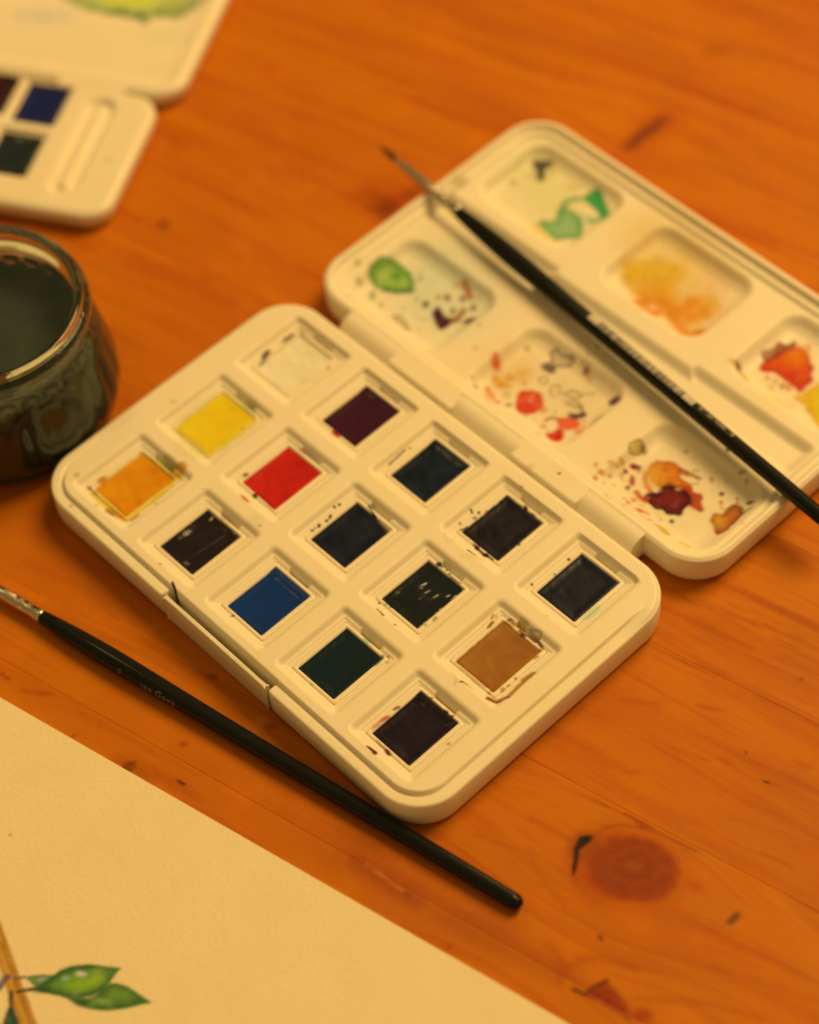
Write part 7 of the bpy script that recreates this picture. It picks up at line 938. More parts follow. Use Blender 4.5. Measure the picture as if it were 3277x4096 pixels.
# ------------------------------------------------------------------ table: edge-glued pine boards
TA = math.radians(13.0); TC, TS = math.cos(TA), math.sin(TA)
table = thing('table', 'varnished orange pine table top of edge-glued knotty boards under everything', 'table', (0, 0, -0.75))
KN = [(9.2, -1.25, 1.3), (0.55, -6.8, .6), (-4.2, 13.9, 1.2), (-7.1, 7.85, 1.0), (8.6, -5.6, 1.0), (12.0, -3.0, .5)]
def spaced(a, b, lo, hi, fine, coarse):
    return np.unique(np.round(np.concatenate([np.arange(a, lo, coarse), np.arange(lo, hi, fine), np.arange(hi, b + 1e-6, coarse), [b]]), 4))
seam0 = -2.33; BW = 3.69
for k in range(-4, 8):
    v0 = seam0 + k * BW; v1 = v0 + BW
    f = 0.045 if -3 <= k <= 0 else 0.09
    if k >= 5 or k <= -4: f = 0.4
    us = spaced(-34, 40, -9 if k < 0 else -20, 19, f, 1.5)
    g = 0.012
    gd = {-1: .003, 0: .002}.get(k, .003)
    vs = np.concatenate([[v0 + .0008, v0 + .0008 + g], np.arange(v0 + .05, v1 - .04, f), [v1 - .0008 - g, v1 - .0008]])
    U, Vv = np.meshgrid(us, vs)
    X = U * TC - Vv * TS; Y = U * TS + Vv * TC
    Z = np.full(X.shape, -0.75) - 0.004 * 0
    Z = Z + 0.003 * fbm(U * .3, Vv * .6, 5 + k)
    Z -= 0.0035
    Z[0] -= gd; Z[-1] -= gd
    gr = Vv + 0.55 * fbm(U * 0.07, Vv * 0.35, 60 + 3 * k) + 0.12 * fbm(U * 0.3, Vv * .9, 70 + k)
    for (kx, ky, r) in KN:
        ku = kx * TC + ky * TS; kv = -kx * TS + ky * TC
        if not (v0 - .6 < kv < v1 + .6): continue
        dd = ((U - ku) / (1.9 * r)) ** 2 + ((Vv - kv) / (1.1 * r)) ** 2
        gr = gr - (Vv - kv) * 0.85 * np.exp(-dd)
    ny, nx = X.shape; I = np.arange(ny * nx).reshape(ny, nx)
    Q = np.stack([I[:-1, :-1].ravel(), I[:-1, 1:].ravel(), I[1:, 1:].ravel(), I[1:, :-1].ravel()], 1)
    V = np.stack([X.ravel(), Y.ravel(), Z.ravel()], 1)
    # underside and edges of the board
    per = np.concatenate([I[0, :], I[1:, -1], I[-1, -2::-1], I[-2:0:-1, 0]])
    low = V[per].copy(); low[:, 2] = -2.95
    n0 = len(V); V = np.vstack([V, low, [[(v0 + v1) / 2 * -TS, (v0 + v1) / 2 * TC, -2.95]]])
    nn = len(per); j = (np.arange(nn) + 1) % nn
    Q = np.vstack([Q, np.stack([per, n0 + np.arange(nn), n0 + j, per[j]], 1)])
    T = np.stack([np.full(nn, n0 + nn), n0 + j, n0 + np.arange(nn)], 1)
    grain = np.zeros((len(V), 3)); grain[:n0, 0] = U.ravel() + 37 * k; grain[:n0, 1] = gr.ravel(); grain[:, 2] = k * 3.7
    grain[n0:n0 + nn] = grain[per]
    stn = paint('table', V[:, 0], V[:, 1])
    make_mesh('plank', V, Q, M_wood, table, (0, 0, -0.75), stain=stn, extra={'grain': grain}, tris=T)

# ------------------------------------------------------------------ paint box in the middle
OX, OY = 0.0, 0.0
pbox = thing('watercolour_box', 'open white plastic watercolour box with fifteen pan wells, hinged to its mixing-well lid', 'paint box', (0, 0, -0.75))
L0 = (0, 0, -0.75)
PU, PV = 2.2, 2.357
def tray_sdf(x, y):
    d = rr(x, y, -0.01, -0.07, 6.02, 3.74, 0.98)
    notch = rr(x, y, -0.02, -4.2, 1.72, 0.68, 0.04)
    return np.maximum(d, -notch)
def tray_full(x, y): return rr(x, y, -0.01, -0.07, 6.02, 3.74, 0.98)
def well_profile(x, y):
    ix = np.clip(np.round(x / PU), -2, 2); iy = np.clip(np.round(y / PV), -1, 1)
    cx = ix * PU; cy = iy * PV + 0.01
    w = -rr(x, y, cx, cy, 0.90, 0.985, 0.14)
    z = np.full(x.shape, 0.16)
    z = z - 0.014 * sst(-0.05, 0.0, w) - 0.105 * sst(-0.01, 0.115, w)     # chamfered mouth
    z = z - 0.030 * sst(0.150, 0.175, w)                                  # second step
    cav = -rr(x, y, cx, cy, 0.668, 0.780, 0.03)
    z = np.where(cav > 0, np.minimum(z, 0.012 - 0.03 * sst(0.0, 0.022, cav) - 0.55 * sst(0.03, 0.05, cav)), z)
    slot = -rr(x, y, cx + 0.04, cy + 0.832, 0.31, 0.048, 0.015)
    z = z - 0.26 * sst(0.0, 0.025, slot)
    return z
def tray_h(x, y):
    s = -tray_full(x, y)
    lipf = np.where(x < 0, sst(-1.0, -2.2, y), sst(3.0, 2.1, y))
    lip = 0.075 - 0.035 * np.exp(-((s - 0.20) / 0.035) ** 2)
    deck = np.where(s < 0.06, 0.16 - 0.05 * ((0.06 - np.clip(s, 0, .06)) / 0.06) ** 2, 0.16)
    rim = deck * (1 - lipf) + (lip + (0.16 - lip) * sst(0.21, 0.26, s)) * lipf
    z = np.where(s < 0.34, rim, np.minimum(deck, well_profile(x, y)))
    z = z + 0.003 * fbm(x * .7, y * .7, 12)
    return z
heightfield('tray', -6.15, 6.15, -3.95, 3.85, 0.021, tray_sdf, tray_h,
            [(0.022, -0.006), (0.042, -0.024), (0.052, -0.05), (0.052, -0.55), (0.03, -0.66), (-0.03, -0.72), (-0.12, -0.742)], M_plastic, pbox, L0, 'base')
box('clasp', -1.645, 1.585, -3.875, -3.735, -0.735, 0.085, M_plastic, pbox, L0, 0.022)
box('clasp_floor', -1.60, 1.55, -3.738, -3.52, -0.70, -0.55, M_plastic, pbox, L0, 0.02)

def lid_main(x, y): return rr(x, y, 0.02, 8.10, 6.02, 3.80, 0.95)
def lid_sdf(x, y):
    d = lid_main(x, y)
    for cx, hx in ((-1.89, 0.955), (1.935, 0.93)):
        d = np.minimum(d, rr(x, y, cx, 4.17, hx, 0.295, 0.03))
    return d
def lid_h(x, y):
    s = -lid_main(x, y)
    z = 0.10 - 0.13 * sst(0.10, 0.19, s) - 0.075 * sst(0.31, 0.40, s)
    z = np.where(s < 0.03, 0.10 - 0.03 * ((0.03 - np.clip(s, -.01, .03)) / 0.03) ** 2, z)
    web = (y < 4.42) & (np.abs(np.abs(x) - 1.91) < 0.96)
    z = np.where(web, 0.09 - 0.0 * x, z)
    deck = -0.105
    for cy in (5.87, 10.18):
        for cx in (-3.88, 0.12, 4.12):
            w = -rr(x, y, cx, cy, 1.53, 1.22, 0.52)
            f = sst(-0.03, 0.42, w)
            z = z - 0.25 * (0.6 * f + 0.4 * sst(-0.02, 0.22, w))
    t = np.minimum(np.minimum(rr(x, y, -3.92, 8.14, 1.85, 0.50, 0.12), rr(x, y, 3.82, 8.14, 1.75, 0.50, 0.20)), rr(x, y, 0, 8.12, 2.6, 0.36, 0.05))
    z = z - 0.17 * sst(0.04, -0.24, t)
    return z + 0.003 * fbm(x * .7, y * .7, 14)
heightfield('lid', -6.15, 6.15, 3.75, 12.05, 0.025, lid_sdf, lid_h,
            [(0.022, -0.006), (0.042, -0.024), (0.052, -0.05), (0.052, -0.50), (0.02, -0.63), (-0.06, -0.70), (-0.16, -0.742)], M_plastic, pbox, L0, 'lid')
tp = [(4.34, -0.62), (4.34, 0.095), (4.20, 0.095)] + [(4.20 - 0.37 * math.sin(t), -0.275 + 0.37 * math.cos(t)) for t in np.linspace(0.12, 1.45, 9)] + [(3.82, -0.62)]
for (a, b) in ((-4.52, -2.86), (-0.93, 0.985), (2.885, 4.52)):
    extrude_x('hinge_tab', tp, a, b, M_plastic, pbox, L0, 0.035)

# ------------------------------------------------------------------ the fifteen pans
PANS = {
 (0, 0): ('grubby cream white pan, worn hollow, in the far left corner beside the hinge', (243, 204, 118), (234, 190, 98), .34, 0),
 (0, 1): ('bright yellow pan between the cream white pan and the orange pan', (238, 180, 14), (230, 166, 8), .34, 0),
 (0, 2): ('orange pan with yellow smears round its rim, in the corner nearest the jar', (228, 134, 5), (214, 104, 4), .32, 0),
 (1, 0): ('dark plum pan on the hinge side, next to the cream white pan', (92, 32, 34), (72, 22, 24), .26, 0),
 (1, 1): ('bright red pan, the only red one in the open box', (205, 34, 14), (180, 20, 10), .28, 0),
 (1, 2): ('glossy brown-black pan between the orange pan and the blue pan', (36, 24, 20), (46, 28, 22), .10, .6),
 (2, 0): ('blue-black pan in the middle of the hinge side', (28, 34, 30), (34, 42, 40), .24, .1),
 (2, 1): ('blue-black pan with one chipped corner, at the centre of the box', (26, 30, 28), (34, 38, 36), .34, 0),
 (2, 2): ('clear blue pan in the middle of the clasp side', (24, 66, 92), (18, 52, 80), .26, .1),
 (3, 0): ('brownish black pan with purple splashes on its rim, on the hinge side', (40, 30, 26), (50, 36, 30), .28, 0),
 (3, 1): ('wet green-black pan with glinting brush ridges, beside the ochre pan', (18, 26, 20), (24, 36, 26), .08, .8),
 (3, 2): ('dark bottle green pan on the clasp side, next to the blue pan', (22, 46, 34), (18, 34, 26), .24, .2),
 (4, 0): ('dark grey pan in the right corner of the box by the hinge', (34, 36, 34), (28, 30, 30), .28, .1),
 (4, 1): ('ochre brown pan with brown drips round it', (164, 92, 20), (146, 76, 14), .42, 0),
 (4, 2): ('dark chocolate brown pan in the bottom corner, nearest the viewer', (48, 30, 26), (40, 24, 24), .26, .1),
}
def pan_h(cx, cy):
    def h(x, y):
        s = -rr(x, y, cx, cy, 0.645, 0.757, 0.05)
        z = 0.022 - 0.012 * ((0.03 - np.clip(s, 0, .03)) / 0.03) ** 2
        w = -rr(x, y, cx, cy, 0.538, 0.678, 0.015)
        z = np.where(w > 0, -0.30, z) 
        return z
    return h
for (i, j), (desc, c1, c2, rough, coat) in PANS.items():
    cx = (i - 2) * PU; cy = (1 - j) * PV + 0.01
    loc = (cx, cy, -0.60)
    t = thing('paint_pan', desc, 'paint pan', loc, 'paint pans in the wells of the open box')
    heightfield('pan_shell', cx - .72, cx + .72, cy - .86, cy + .86, 0.024, lambda x, y: rr(x, y, cx, cy, 0.645, 0.757, 0.05), pan_h(cx, cy),
                [(0.008, -0.006), (0.010, -0.02), (0.0, -0.58)], M_pan, t, loc, 'base')
    m = paint_mat('paint_cake_colour', c1, c2, rough, 0.00004 if rough > .2 else 0.00001, coat)
    def cake_sdf(x, y, i=i, j=j, cx=cx, cy=cy):
        d = rr(x, y, cx, cy, 0.536, 0.676, 0.012)
        if (i, j) == (2, 1):
            dd = (x - cx - .536) * .2 + (y - cy - .676) * .98 + .11 * sst(-.35, .3, x - cx) + .03 * fbm(x * 9, y * 9, 3)
            d = np.maximum(d, dd)
        if (i, j) == (1, 2):
            d = np.maximum(d, ((x - cx) * .6 + (y - cy) * .8) - .80)
        if (i, j) in ((3, 0), (4, 1)):
            d = d - 0.012 * (fbm(x * 8, y * 8, 5) > .15) + 0.0
        return d
    def cake_h(x, y, i=i, j=j, cx=cx, cy=cy):
        s = -rr(x, y, cx, cy, 0.536, 0.676, 0.012)
        u = x - cx; v = y - cy; k = i * 3 + j
        z = -0.004 - 0.016 * sst(0.0, 0.20, s) - 0.010 * sst(.03, 0, s) + 0.008 * fbm(u * 2.2, v * 2.2, 20 + k) + 0.0015 * fbm(u * 8, v * 8, 30 + k)
        if (i, j) == (3, 1):
            for q, (a, b, ln) in enumerate(((-.22, .10, .2), (-.02, -.02, .28), (.18, -.05, .3), (.34, .25, .2))):
                z = z + 0.024 * np.exp(-((u - a - .12 * v) / .050) ** 2 - ((v - b) / ln) ** 2)
            z = z + 0.010 * fbm(u * 2, v * 1.5, 44)
        if (i, j) == (1, 2):
            z = z - 0.06 * np.exp(-((u + .28) / .2) ** 2 - ((v - .15) / .5) ** 2) + 0.008 * fbm(u * 2, v * 2, 9) + .03 * np.exp(-((u - .25 - .1 * v) / .05) ** 2)
        if (i, j) == (0, 0):
            z = z - 0.03 + 0.02 * fbm(u * 4, v * 4, 9)
        if (i, j) in ((2, 0), (1, 0), (2, 2), (4, 2)):
            z = z + 0.035 * sst(.40, .66, v)
        if (i, j) in ((1, 1), (0, 2)):
            z = z + 0.012 * fbm(u * 3, v * 3, 9)
        return z
    heightfield('paint_cake', cx - .60, cx + .60, cy - .74, cy + .74, 0.012 if (i, j) in ((3, 1), (1, 2)) else 0.024, cake_sdf, cake_h, [(0.0, -0.02), (0.0, -0.26)], m, t, loc)

# ------------------------------------------------------------------ second box, top left
e1 = np.array([.507, -.862]); e1 /= np.linalg.norm(e1); e2 = np.array([-e1[1], e1[0]]); O2 = np.array([-11.04 - .27, 1.81 + .155])
def tf2(a, b):      # local (a across, b towards the viewer) -> table
    return O2[0] + a * e2[0] - b * e1[0], O2[1] + a * e2[1] - b * e1[1]
# local y axis is -b so that x,y stay right-handed: y = -b
L2 = (float(tf2(-4, 3)[0]), float(tf2(-4, 3)[1]), -0.75)
box2 = thing('watercolour_box', 'blurred second white watercolour box, cut off at the upper left, with oval thumb recess', 'paint box', L2)
pans2 = [(-2.73, 3.78, 'navy blue', (26, 38, 70), (20, 30, 60), .3, 'beside the oval recess, far from the jar'),
         (-2.77, 1.97, 'dark green', (46, 52, 36), (34, 40, 28), .22, 'beside the oval recess, nearer the jar'),
         (-4.16, 3.92, 'dark maroon', (78, 24, 22), (60, 18, 18), .3, 'left of the navy pan')]
def b2_h(x, y):
    s = -rr(x, y, -7.0, 2.42, 7.18, 2.08, 0.62)
    z = -0.18 - 0.05 * ((0.1 - np.clip(s, 0, .1)) / 0.1) ** 2
    pill = -rr(x, y, -1.17, 2.55, 0.40, 1.72, 0.40)
    z = z - 0.16 * sst(0.0, 0.13, pill) + 0.14 * sst(0.20, 0.34, pill)
    for (a, b, *_r) in pans2:
        w = -rr(x, y, a, b, 0.66, 0.80, 0.06)
        z = z - 0.12 * sst(0, .07, w)
        cav = -rr(x, y, a, b, 0.60, 0.74, 0.03)
        z = np.where(cav > 0, np.minimum(z, -0.3 - 0.35 * sst(0, .04, cav)), z)
    return z
heightfield('tray', -9.5, 0.4, 0.1, 4.75, 0.05, lambda x, y: rr(x, y, -7.0, 2.42, 7.18, 2.08, 0.62), b2_h,
            [(0.03, -0.01), (0.06, -0.05), (0.06, -0.5), (0.02, -0.64), (-0.12, -0.742)], M_plastic, box2, L2, 'second', tf2)
def lid2_h(x, y):
    s = -rr(x, y, -6.6, 9.2, 7.15, 4.45, 0.7)
    z = -0.20 - 0.05 * ((0.1 - np.clip(s, 0, .1)) / 0.1) ** 2
    z = z - 0.05 * sst(0.2, 0.5, s)
    w = -rr(x, y, -3.0, 9.6, 3.1, 2.6, 0.9)
    return z - 0.12 * sst(-0.05, 0.8, w)
def lid2_sdf(x, y):
    return rr(x, y, -6.6, 9.2, 7.15, 4.45, 0.7)
heightfield('lid', -10.0, 0.75, 4.6, 13.8, 0.05, lid2_sdf, lid2_h,
            [(0.03, -0.01), (0.06, -0.05), (0.06, -0.5), (0.02, -0.64), (-0.12, -0.742)], M_plastic, box2, L2, 'second', tf2)
for (a, b) in ((-2.6, -0.8), (-6.6, -4.4)):
    extrude_x('hinge_tab', [(4.9, -0.6), (4.9, -.24), (4.72, -.19), (4.5, -.21), (4.42, -.3), (4.42, -0.6)], a, b, M_plastic, box2, L2, 0.04, tf2)
for (a, b, nm, c1, c2, rough, where) in pans2:
    wx, wy = tf2(a, b); loc = (float(wx), float(wy), -0.64)
    t = thing('paint_pan', 'blurred %s pan in the second box, %s' % (nm, where), 'paint pan', loc, 'paint pans in the blurred second box')
    def ph(x, y, a=a, b=b):
        w = -rr(x, y, a, b, 0.54, 0.68, 0.02)
        return np.where(w > 0, -0.55, -0.265)
    heightfield('pan_shell', a - .6, a + .6, b - .75, b + .75, 0.04, lambda x, y: rr(x, y, a, b, 0.58, 0.72, 0.04), ph, [(0.008, -0.01), (0.0, -0.62)], M_pan, t, loc, None, tf2)
    m = paint_mat('paint_' + nm.replace(' ', '_'), c1, c2, rough, 0.0001, 0.3)
    heightfield('paint_cake', a - .6, a + .6, b - .75, b + .75, 0.04, lambda x, y: rr(x, y, a, b, 0.538, 0.678, 0.02),
                lambda x, y: -0.262 - 0.05 * sst(0, .25, -rr(x, y, a, b, 0.538, 0.678, 0.02)) + .012 * fbm(x * 3, y * 3, 4), [(0, -.05), (0.0, -0.60)], m, t, loc, None, tf2)

# ------------------------------------------------------------------ drinking jar of dirty water
JX, JY = -8.84, -2.60
LJ = (JX, JY, -0.75)
jar = thing('glass_jar', 'small ribbed glass jar of murky green rinsing water at the left edge', 'jar', LJ)
def lathe(name, prof, mat, parent, loc, seg=216, flute=None, centre=(0, 0), cap_start=True, cap_end=True, smooth=True):
    """prof: list of (r, z) in cm; flute(theta, r, z) -> r"""
    th = np.linspace(0, 2 * math.pi, seg, endpoint=False)
    V = []; 
    for (r, z) in prof:
        rr_ = np.full(seg, r) if flute is None else flute(th, r, z)
        V.append(np.stack([centre[0] + rr_ * np.cos(th), centre[1] + rr_ * np.sin(th), np.full(seg, z)], 1))
    V = np.concatenate(V); n = len(prof); I = np.arange(n * seg).reshape(n, seg)
    R = np.roll(I, -1, axis=1)
    Q = np.stack([I[:-1].ravel(), R[:-1].ravel(), R[1:].ravel(), I[1:].ravel()], 1)
    T = []; k = len(V); ex = []
    if cap_start: ex.append((centre[0], centre[1], prof[0][1])); T += [(k, R[0, i], I[0, i]) for i in range(seg)]; k += 1
    if cap_end: ex.append((centre[0], centre[1], prof[-1][1])); T += [(k, I[-1, i], R[-1, i]) for i in range(seg)]
    if ex: V = np.vstack([V, ex])
    return make_mesh(name, V, Q, mat, parent, loc, tris=T, smooth=smooth)
def smooth_prof(pts, n=6):
    P = np.array(pts, float); out = []
    for i in range(len(P) - 1):
        p0 = P[max(i - 1, 0)]; p1 = P[i]; p2 = P[i + 1]; p3 = P[min(i + 2, len(P) - 1)]
        for t in np.linspace(0, 1, n, endpoint=False):
            out.append(0.5 * ((2 * p1) + (-p0 + p2) * t + (2 * p0 - 5 * p1 + 4 * p2 - p3) * t * t + (-p0 + 3 * p1 - 3 * p2 + p3) * t ** 3))
    out.append(P[-1]); return [tuple(q) for q in out]
NF = 28
def flute_out(th, r, z):
    z = z + .75
    c = np.abs(np.cos(th * NF / 2))
    top = 2.25 + 0.16 * c
    f = sst(0.12, 0.45, z) * (1 - sst(top - 0.6, top + 0.05, z))
    return r - 0.034 * (1 - c) * f
def flute_in(th, r, z):
    z = z + .75
    c = np.abs(np.cos(th * NF / 2))
    f = sst(0.3, 0.6, z) * (1 - sst(2.4, 2.62, z)) * (0.015 + 0.14 * sst(1.95, 2.25, z))
    return r - c * f
zb = -0.75
outer = smooth_prof([(0.5, .05), (1.85, .0), (2.25, .04), (2.46, .22), (2.66, .55), (2.71, .9), (2.68, 1.3), (2.61, 1.75), (2.52, 2.2), (2.42, 2.55), (2.36, 2.72),
                     (2.35, 2.80), (2.40, 2.88), (2.45, 3.02), (2.45, 3.2), (2.39, 3.32), (2.33, 3.34), (2.33, 3.42), (2.28, 3.49), (2.20, 3.51)])
inner = smooth_prof([(2.16, 3.48), (2.13, 3.38), (2.12, 3.1), (2.12, 2.85), (2.24, 2.6), (2.36, 2.35), (2.47, 2.0), (2.57, 1.5), (2.63, .95), (2.59, .5), (2.38, .16), (1.2, .09), (.3, .08)])
def fl_all(th, r, z): return r
prof = [(r, z + zb) for r, z in outer] + [(r, z + zb) for r, z in inner]
no = len(outer)
def fl_mix():
    k = [0]
    def f(th, r, z):
        i = k[0]; k[0] += 1
        return flute_out(th, r, z) if i < no else flute_in(th, r, z)
    return f
mg, nt, p = new_mat('jar_glass')
p.inputs['Base Color'].default_value = (0.84, 0.90, 0.84, 1)
p.inputs['Roughness'].default_value = 0.045
p.inputs['IOR'].default_value = 1.50
p.inputs['Transmission Weight'].default_value = 1.0
lathe('glass', prof, mg, jar, LJ, 240, fl_mix(), (JX, JY))
wat, nt, p = new_mat('murky_water')
tc = node(nt, 'ShaderNodeTexCoord').outputs['Object']
nz = noise(nt, tc, 60, 4, .6, .8)
nt.links.new(mixc(nt, ramp(nt, nz, .35, .7), tuple(alb((64, 60, 30)) * .9), tuple(alb((50, 52, 27)) * .9)), p.inputs['Base Color'])
p.inputs['Roughness'].default_value = 0.05
p.inputs['IOR'].default_value = 1.33
ge = node(nt, 'ShaderNodeNewGeometry'); sz = node(nt, 'ShaderNodeSeparateXYZ'); nt.links.new(ge.outputs['True Normal'], sz.inputs[0])
nt.links.new(ramp(nt, sz.outputs[2], 0.8, 0.95, 0.04, 0.5), p.inputs['Specular IOR Level'])   # open surface mirrors, wetted glass does not
WL = 2.30
wi = [(r + .015, z) for r, z in reversed(inner) if z < WL - .02]
rw = np.interp(WL, [z for r, z in reversed(inner)], [r for r, z in reversed(inner)])
wprof = [(r, z + zb) for r, z in wi] + [(rw + .015, WL + zb), (rw - .05, WL - .012 + zb), (rw - .2, WL - .02 + zb), (0.6, WL - .02 + zb), (0.1, WL - .02 + zb)]
def fl_w(th, r, z):
    return flute_in(th, r, z) if r > 1.9 else r
lathe('water', wprof, wat, jar, LJ, 240, fl_w, (JX, JY))

# ------------------------------------------------------------------ brushes
m_handle, nt, p = new_mat('black_lacquer')
tc = node(nt, 'ShaderNodeTexCoord').outputs['Object']
nt.links.new(mixc(nt, noise(nt, tc, 180, 3), (0.004, 0.006, 0.008), (0.007, 0.010, 0.010)), p.inputs['Base Color'])
p.inputs['Roughness'].default_value = 0.30; p.inputs['Specular IOR Level'].default_value = 0.10
p.inputs['Coat Weight'].default_value = 0.25; p.inputs['Coat Roughness'].default_value = 0.05
m_fer, nt, p = new_mat('nickel_ferrule')
p.inputs['Base Color'].default_value = (0.60, 0.56, 0.50, 1); p.inputs['Metallic'].default_value = 1.0
tc = node(nt, 'ShaderNodeTexCoord').outputs['Object']
nt.links.new(ramp(nt, noise(nt, tc, 300, 3), .3, .7, .16, .32), p.inputs['Roughness'])
m_bri, nt, p = new_mat('brown_bristle')
tc = node(nt, 'ShaderNodeTexCoord').outputs['Object']
nt.links.new(mixc(nt, noise(nt, tc, 900, 3), (0.045, 0.022, 0.014), (0.012, 0.006, 0.005)), p.inputs['Base Color'])
p.inputs['Roughness'].default_value = 0.6
m_prt, nt, p = new_mat('grey_print')
p.inputs['Base Color'].default_value = (0.12, 0.12, 0.14, 1); p.inputs['Roughness'].default_value = 0.45
m_prt2, nt, p = new_mat('silver_print')
tc = node(nt, 'ShaderNodeTexCoord').outputs['Object']
nt.links.new(mixc(nt, ramp(nt, noise(nt, tc, 700, 3), .3, .7), (0.42, 0.39, 0.38), (0.60, 0.56, 0.53)), p.inputs['Base Color'])
p.inputs['Roughness'].default_value = 0.4
m_prt3, nt, p = new_mat('faint_print')
p.inputs['Base Color'].default_value = (0.36, 0.32, 0.30, 1); p.inputs['Roughness'].default_value = 0.45

def frame(A, B):
    A = np.array(A, float); B = np.array(B, float); a = (B - A) / np.linalg.norm(B - A)
    z = np.array([0, 0, 1.0]); s = np.cross(z, a); s /= np.linalg.norm(s); u = np.cross(a, s)
    return A, a, s, u            # origin, along, side (towards +y), up
def on_axis(fr, t, phi, r):      # phi measured from up towards -side
    A, a, s, u = fr
    t = np.asarray(t, float); phi = np.asarray(phi, float)
    return A[None] + t[:, None] * a[None] + (np.cos(phi) * r)[:, None] * u[None] - (np.sin(phi) * r)[:, None] * s[None]
def tube(name, fr, prof, mat, parent, loc, seg=40, ripple=None):
    V = []
    ph = np.linspace(0, 2 * math.pi, seg, endpoint=False)
    for (t, r) in prof:
        rad = np.full(seg, r) if ripple is None else ripple(t, ph, r)
        V.append(on_axis(fr, np.full(seg, t), ph, rad))
    n = len(prof); V = np.concatenate(V + [on_axis(fr, [prof[0][0]], [0.], np.array([0.])), on_axis(fr, [prof[-1][0]], [0.], np.array([0.]))])
    I = np.arange(n * seg).reshape(n, seg); R = np.roll(I, -1, axis=1)
    Q = np.stack([I[:-1].ravel(), I[1:].ravel(), R[1:].ravel(), R[:-1].ravel()], 1)
    T = [(n * seg, I[0, i], R[0, i]) for i in range(seg)] + [(n * seg + 1, R[-1, i], I[-1, i]) for i in range(seg)]
    Q = Q[:, ::-1]; T = [tuple(reversed(q)) for q in T]
    return make_mesh(name, V, Q, mat, parent, loc, tris=T)
HP = [(-.02, .11), (0, .140), (.03, .146), (.5, .178), (1.2, .212), (2.0, .226), (3.0, .216), (4.5, .198), (6, .188), (8, .180), (10, .174), (11.8, .168), (12.02, .150), (12.12, .105), (12.15, .04)]
HPs = smooth_prof(HP, 5)
def rad_at(t): return np.interp(t, [p[0] for p in HPs], [p[1] for p in HPs])
FP = [(-2.75, .062), (-2.72, .070), (-2.0, .092), (-1.2, .112), (-.72, .124), (-.70, .116), (-.64, .130), (-.56, .130), (-.50, .116), (-.44, .132), (-.34, .133), (-.28, .120), (-.22, .136), (-.05, .144), (.02, .148), (.03, .140)]
FP = [(a, r * (1 + .16 * min(1, -a / .8)) if a < 0 else r) for a, r in FP]
def crimp(t, ph, r):
    k = math.exp(-((t + .45) / .2) ** 2)
    return r * (1 + 0.05 * k * np.sin(ph * 9 + t * 22))
def text_on(name, s, fr, t0, size, phi0, mat, parent, loc, bold=0.0, mono=1.0):
    c = bpy.data.curves.new('writing', 'FONT'); c.body = s; c.size = size * S; c.offset = bold * S; c.resolution_u = 3
    c.space_character = mono
    o = bpy.data.objects.new('writing', c); COL.objects.link(o)
    bpy.context.view_layer.update()
    me = bpy.data.meshes.new_from_object(o.evaluated_get(bpy.context.evaluated_depsgraph_get()))
    bpy.data.objects.remove(o)
    co = np.zeros(len(me.vertices) * 3); me.vertices.foreach_get('co', co); co = co.reshape(-1, 3) / S
    t = t0 + co[:, 0]; r = rad_at(t)
    ph = phi0 - (co[:, 1] - size * .35) / r
    W = on_axis(fr, t, ph, r + 0.0035)
    W -= np.array(loc)[None]; me.vertices.foreach_set('co', (W * S).ravel()); me.update()
    me.name = name
    me.materials.clear(); me.materials.append(mat)
    ob = bpy.data.objects.new(name, me); COL.objects.link(ob); ob.parent = parent
    return ob
def patch(V, T, fr, t0, t1, p0, p1, lift=0.0035):
    b = len(V) 
    n = 5
    for k in range(n):
        ph = p0 + (p1 - p0) * k / (n - 1)
        for t in (t0, t1):
            V.append(on_axis(fr, [t], [ph], np.array([rad_at(t) + lift]))[0])
    for k in range(n - 1):
        T.append((b + 2 * k, b + 2 * k + 1, b + 2 * k + 3, b + 2 * k + 2))
def brush(label, A, B, bristle, fer):
    fr = frame(A, B); loc = (A[0], A[1], A[2])
    t = thing('paint_brush', label, 'paint brush', loc, 'round watercolour brushes with black handles')
    tube('handle', fr, HPs, m_handle, t, loc, 48)
    tube('ferrule', fr, fer, m_fer, t, loc, 48, crimp)
    tube('bristles', fr, bristle, m_bri, t, loc, 32, lambda tt, ph, r: r * (1 + .06 * np.sin(ph * 13)))
    return t, fr, loc
# near brush, flat on the table
b1A = (-3.497, -5.778, -0.75 + .236); b1B = (8.50, -3.42, -0.75 + .168)
t1, fr1, loc1 = brush('black-handled round brush lying on the table between the open paint box and the white paper', b1A, b1B,
                      [(-3.35, .004), (-3.2, .03), (-3.0, .05), (-2.8, .056), (-2.7, .05)], FP)
text_on('lettering', '0', fr1, 2.28, .17, 1.08, m_prt, t1, loc1, .002)
text_on('lettering', '|', fr1, 2.56, .16, 1.08, m_prt, t1, loc1, .001)
text_on('lettering', 'van Gogh', fr1, 2.86, .21, 1.06, m_prt, t1, loc1, .004, 1.15)
# far brush, resting across the lid
b2A = (-4.894, 8.076, 0.215); b2B = (7.21, 7.02, 0.292)
t2, fr2, loc2 = brush('black-handled round brush with printed barcode resting diagonally across the open lid', b2A, b2B,
                      [(-2.98, .008), (-2.90, .024), (-2.80, .042), (-2.66, .062), (-2.50, .074), (-2.36, .072), (-2.25, .05)],
                      [(-2.36, .060), (-2.33, .072)] + FP[2:])

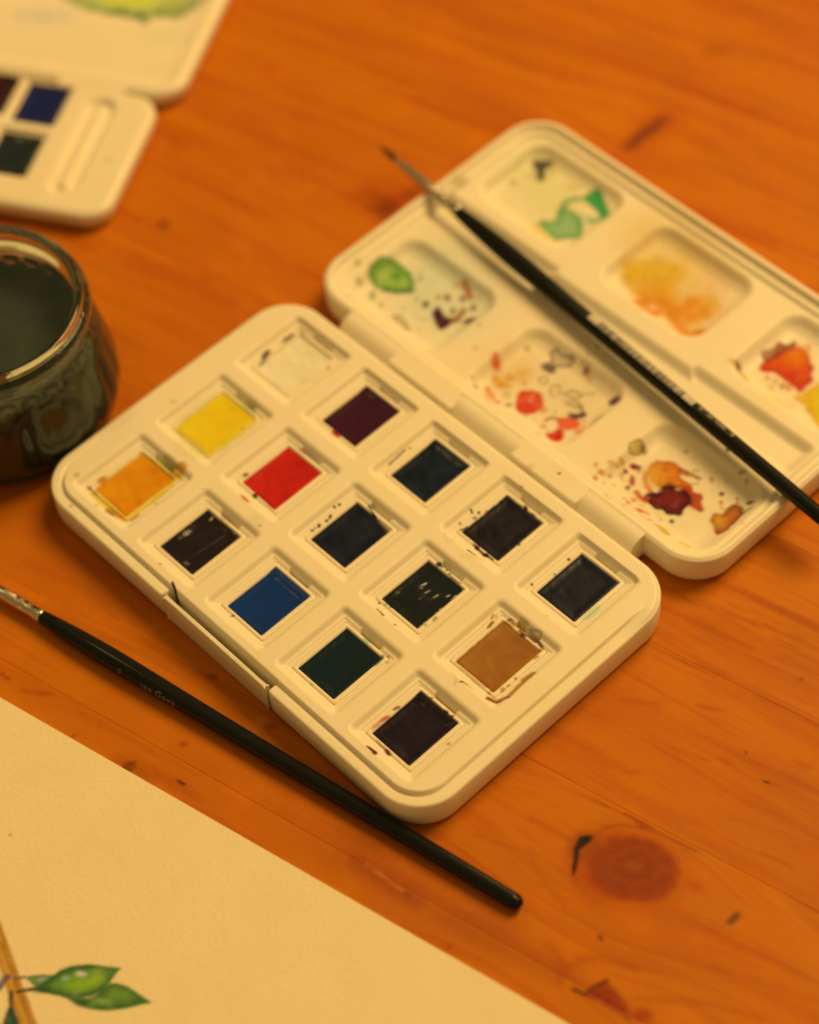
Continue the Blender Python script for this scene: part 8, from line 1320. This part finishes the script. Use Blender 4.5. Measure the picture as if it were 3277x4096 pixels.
V = []; Q = []
T0, T1 = 4.62, 8.02
for ta in (T0, T1 - .34):
    V = []; Q = []
    patch(V, Q, fr2, ta, ta + .34, -0.72, 0.30)
    make_mesh('barcode_end', np.array(V), Q, m_prt2, t2, loc2)
V = []; Q = []
random.seed(5)
tt = T0 + .40
while tt < T1 - .42:
    w = random.choice([.02, .02, .035, .05])
    patch(V, Q, fr2, tt, tt + w, -0.72, 0.30); tt += w + random.choice([.016, .022, .03, .045])
bars = make_mesh('barcode_bars', np.array(V), Q, m_prt2, t2, loc2); bars['kind'] = 'stuff'
text_on('lettering', '8712079382178', fr2, T1 + .16, .155, -0.28, m_prt3, t2, loc2, .002, 1.05)

# ------------------------------------------------------------------ paper with a painted branch
PA = math.radians(13.02); PC, PS = math.cos(PA), math.sin(PA)
PO = np.array([-2.67, -7.59])
Lp = (PO[0], PO[1], -0.75)
m_pap, nt, p = new_mat('watercolour_paper')
tc = node(nt, 'ShaderNodeTexCoord').outputs['Object']
n1 = noise(nt, tc, 1300, 5, .65); n2 = noise(nt, tc, 70, 4, .6)
c = mixc(nt, ramp(nt, n2, .4, .7, 0, .6), (0.84, 0.765, 0.56), (0.82, 0.72, 0.50))
c = mixc(nt, ramp(nt, n1, .5, .75, 0, .35), c, (0.76, 0.65, 0.42))
at = node(nt, 'ShaderNodeAttribute', attribute_name='stain')
nt.links.new(mixc(nt, at.outputs['Alpha'], c, at.outputs['Color']), p.inputs['Base Color'])
p.inputs['Roughness'].default_value = .85; p.inputs['Specular IOR Level'].default_value = .2
bump(nt, p, n1, 0.0003, .5)
us = spaced(-12, 17.7, -1.8, 7.6, .03, .5); vs = spaced(-21, 0, -9.5, -1.5, .03, .5)
U, W_ = np.meshgrid(us, vs)
X = PO[0] + U * PC - W_ * PS; Y = PO[1] + U * PS + W_ * PC
Z = -0.75 + .045 + 0.010 * fbm(U * .15, W_ * .15, 8)
ny, nx = X.shape; I = np.arange(ny * nx).reshape(ny, nx)
Q = np.stack([I[:-1, :-1].ravel(), I[:-1, 1:].ravel(), I[1:, 1:].ravel(), I[1:, :-1].ravel()], 1)
V = np.stack([X.ravel(), Y.ravel(), Z.ravel()], 1)
per = np.concatenate([I[0, :], I[1:, -1], I[-1, -2::-1], I[-2:0:-1, 0]]); top = V[per].copy(); low = V[per].copy(); low[:, 2] = -0.748
n0 = len(V); nn = len(per); j = (np.arange(nn) + 1) % nn
V = np.vstack([V, top, low]); Q = np.vstack([Q, np.stack([n0 + np.arange(nn), n0 + nn + np.arange(nn), n0 + nn + j, n0 + j], 1)])
pap = make_mesh('paper_sheet', V, Q, m_pap, None, Lp, stain=paint('paper', V[:, 0], V[:, 1]))
pap['label'] = 'cream watercolour paper with a painted green leafy twig, at the lower left'
pap['category'] = 'paper'
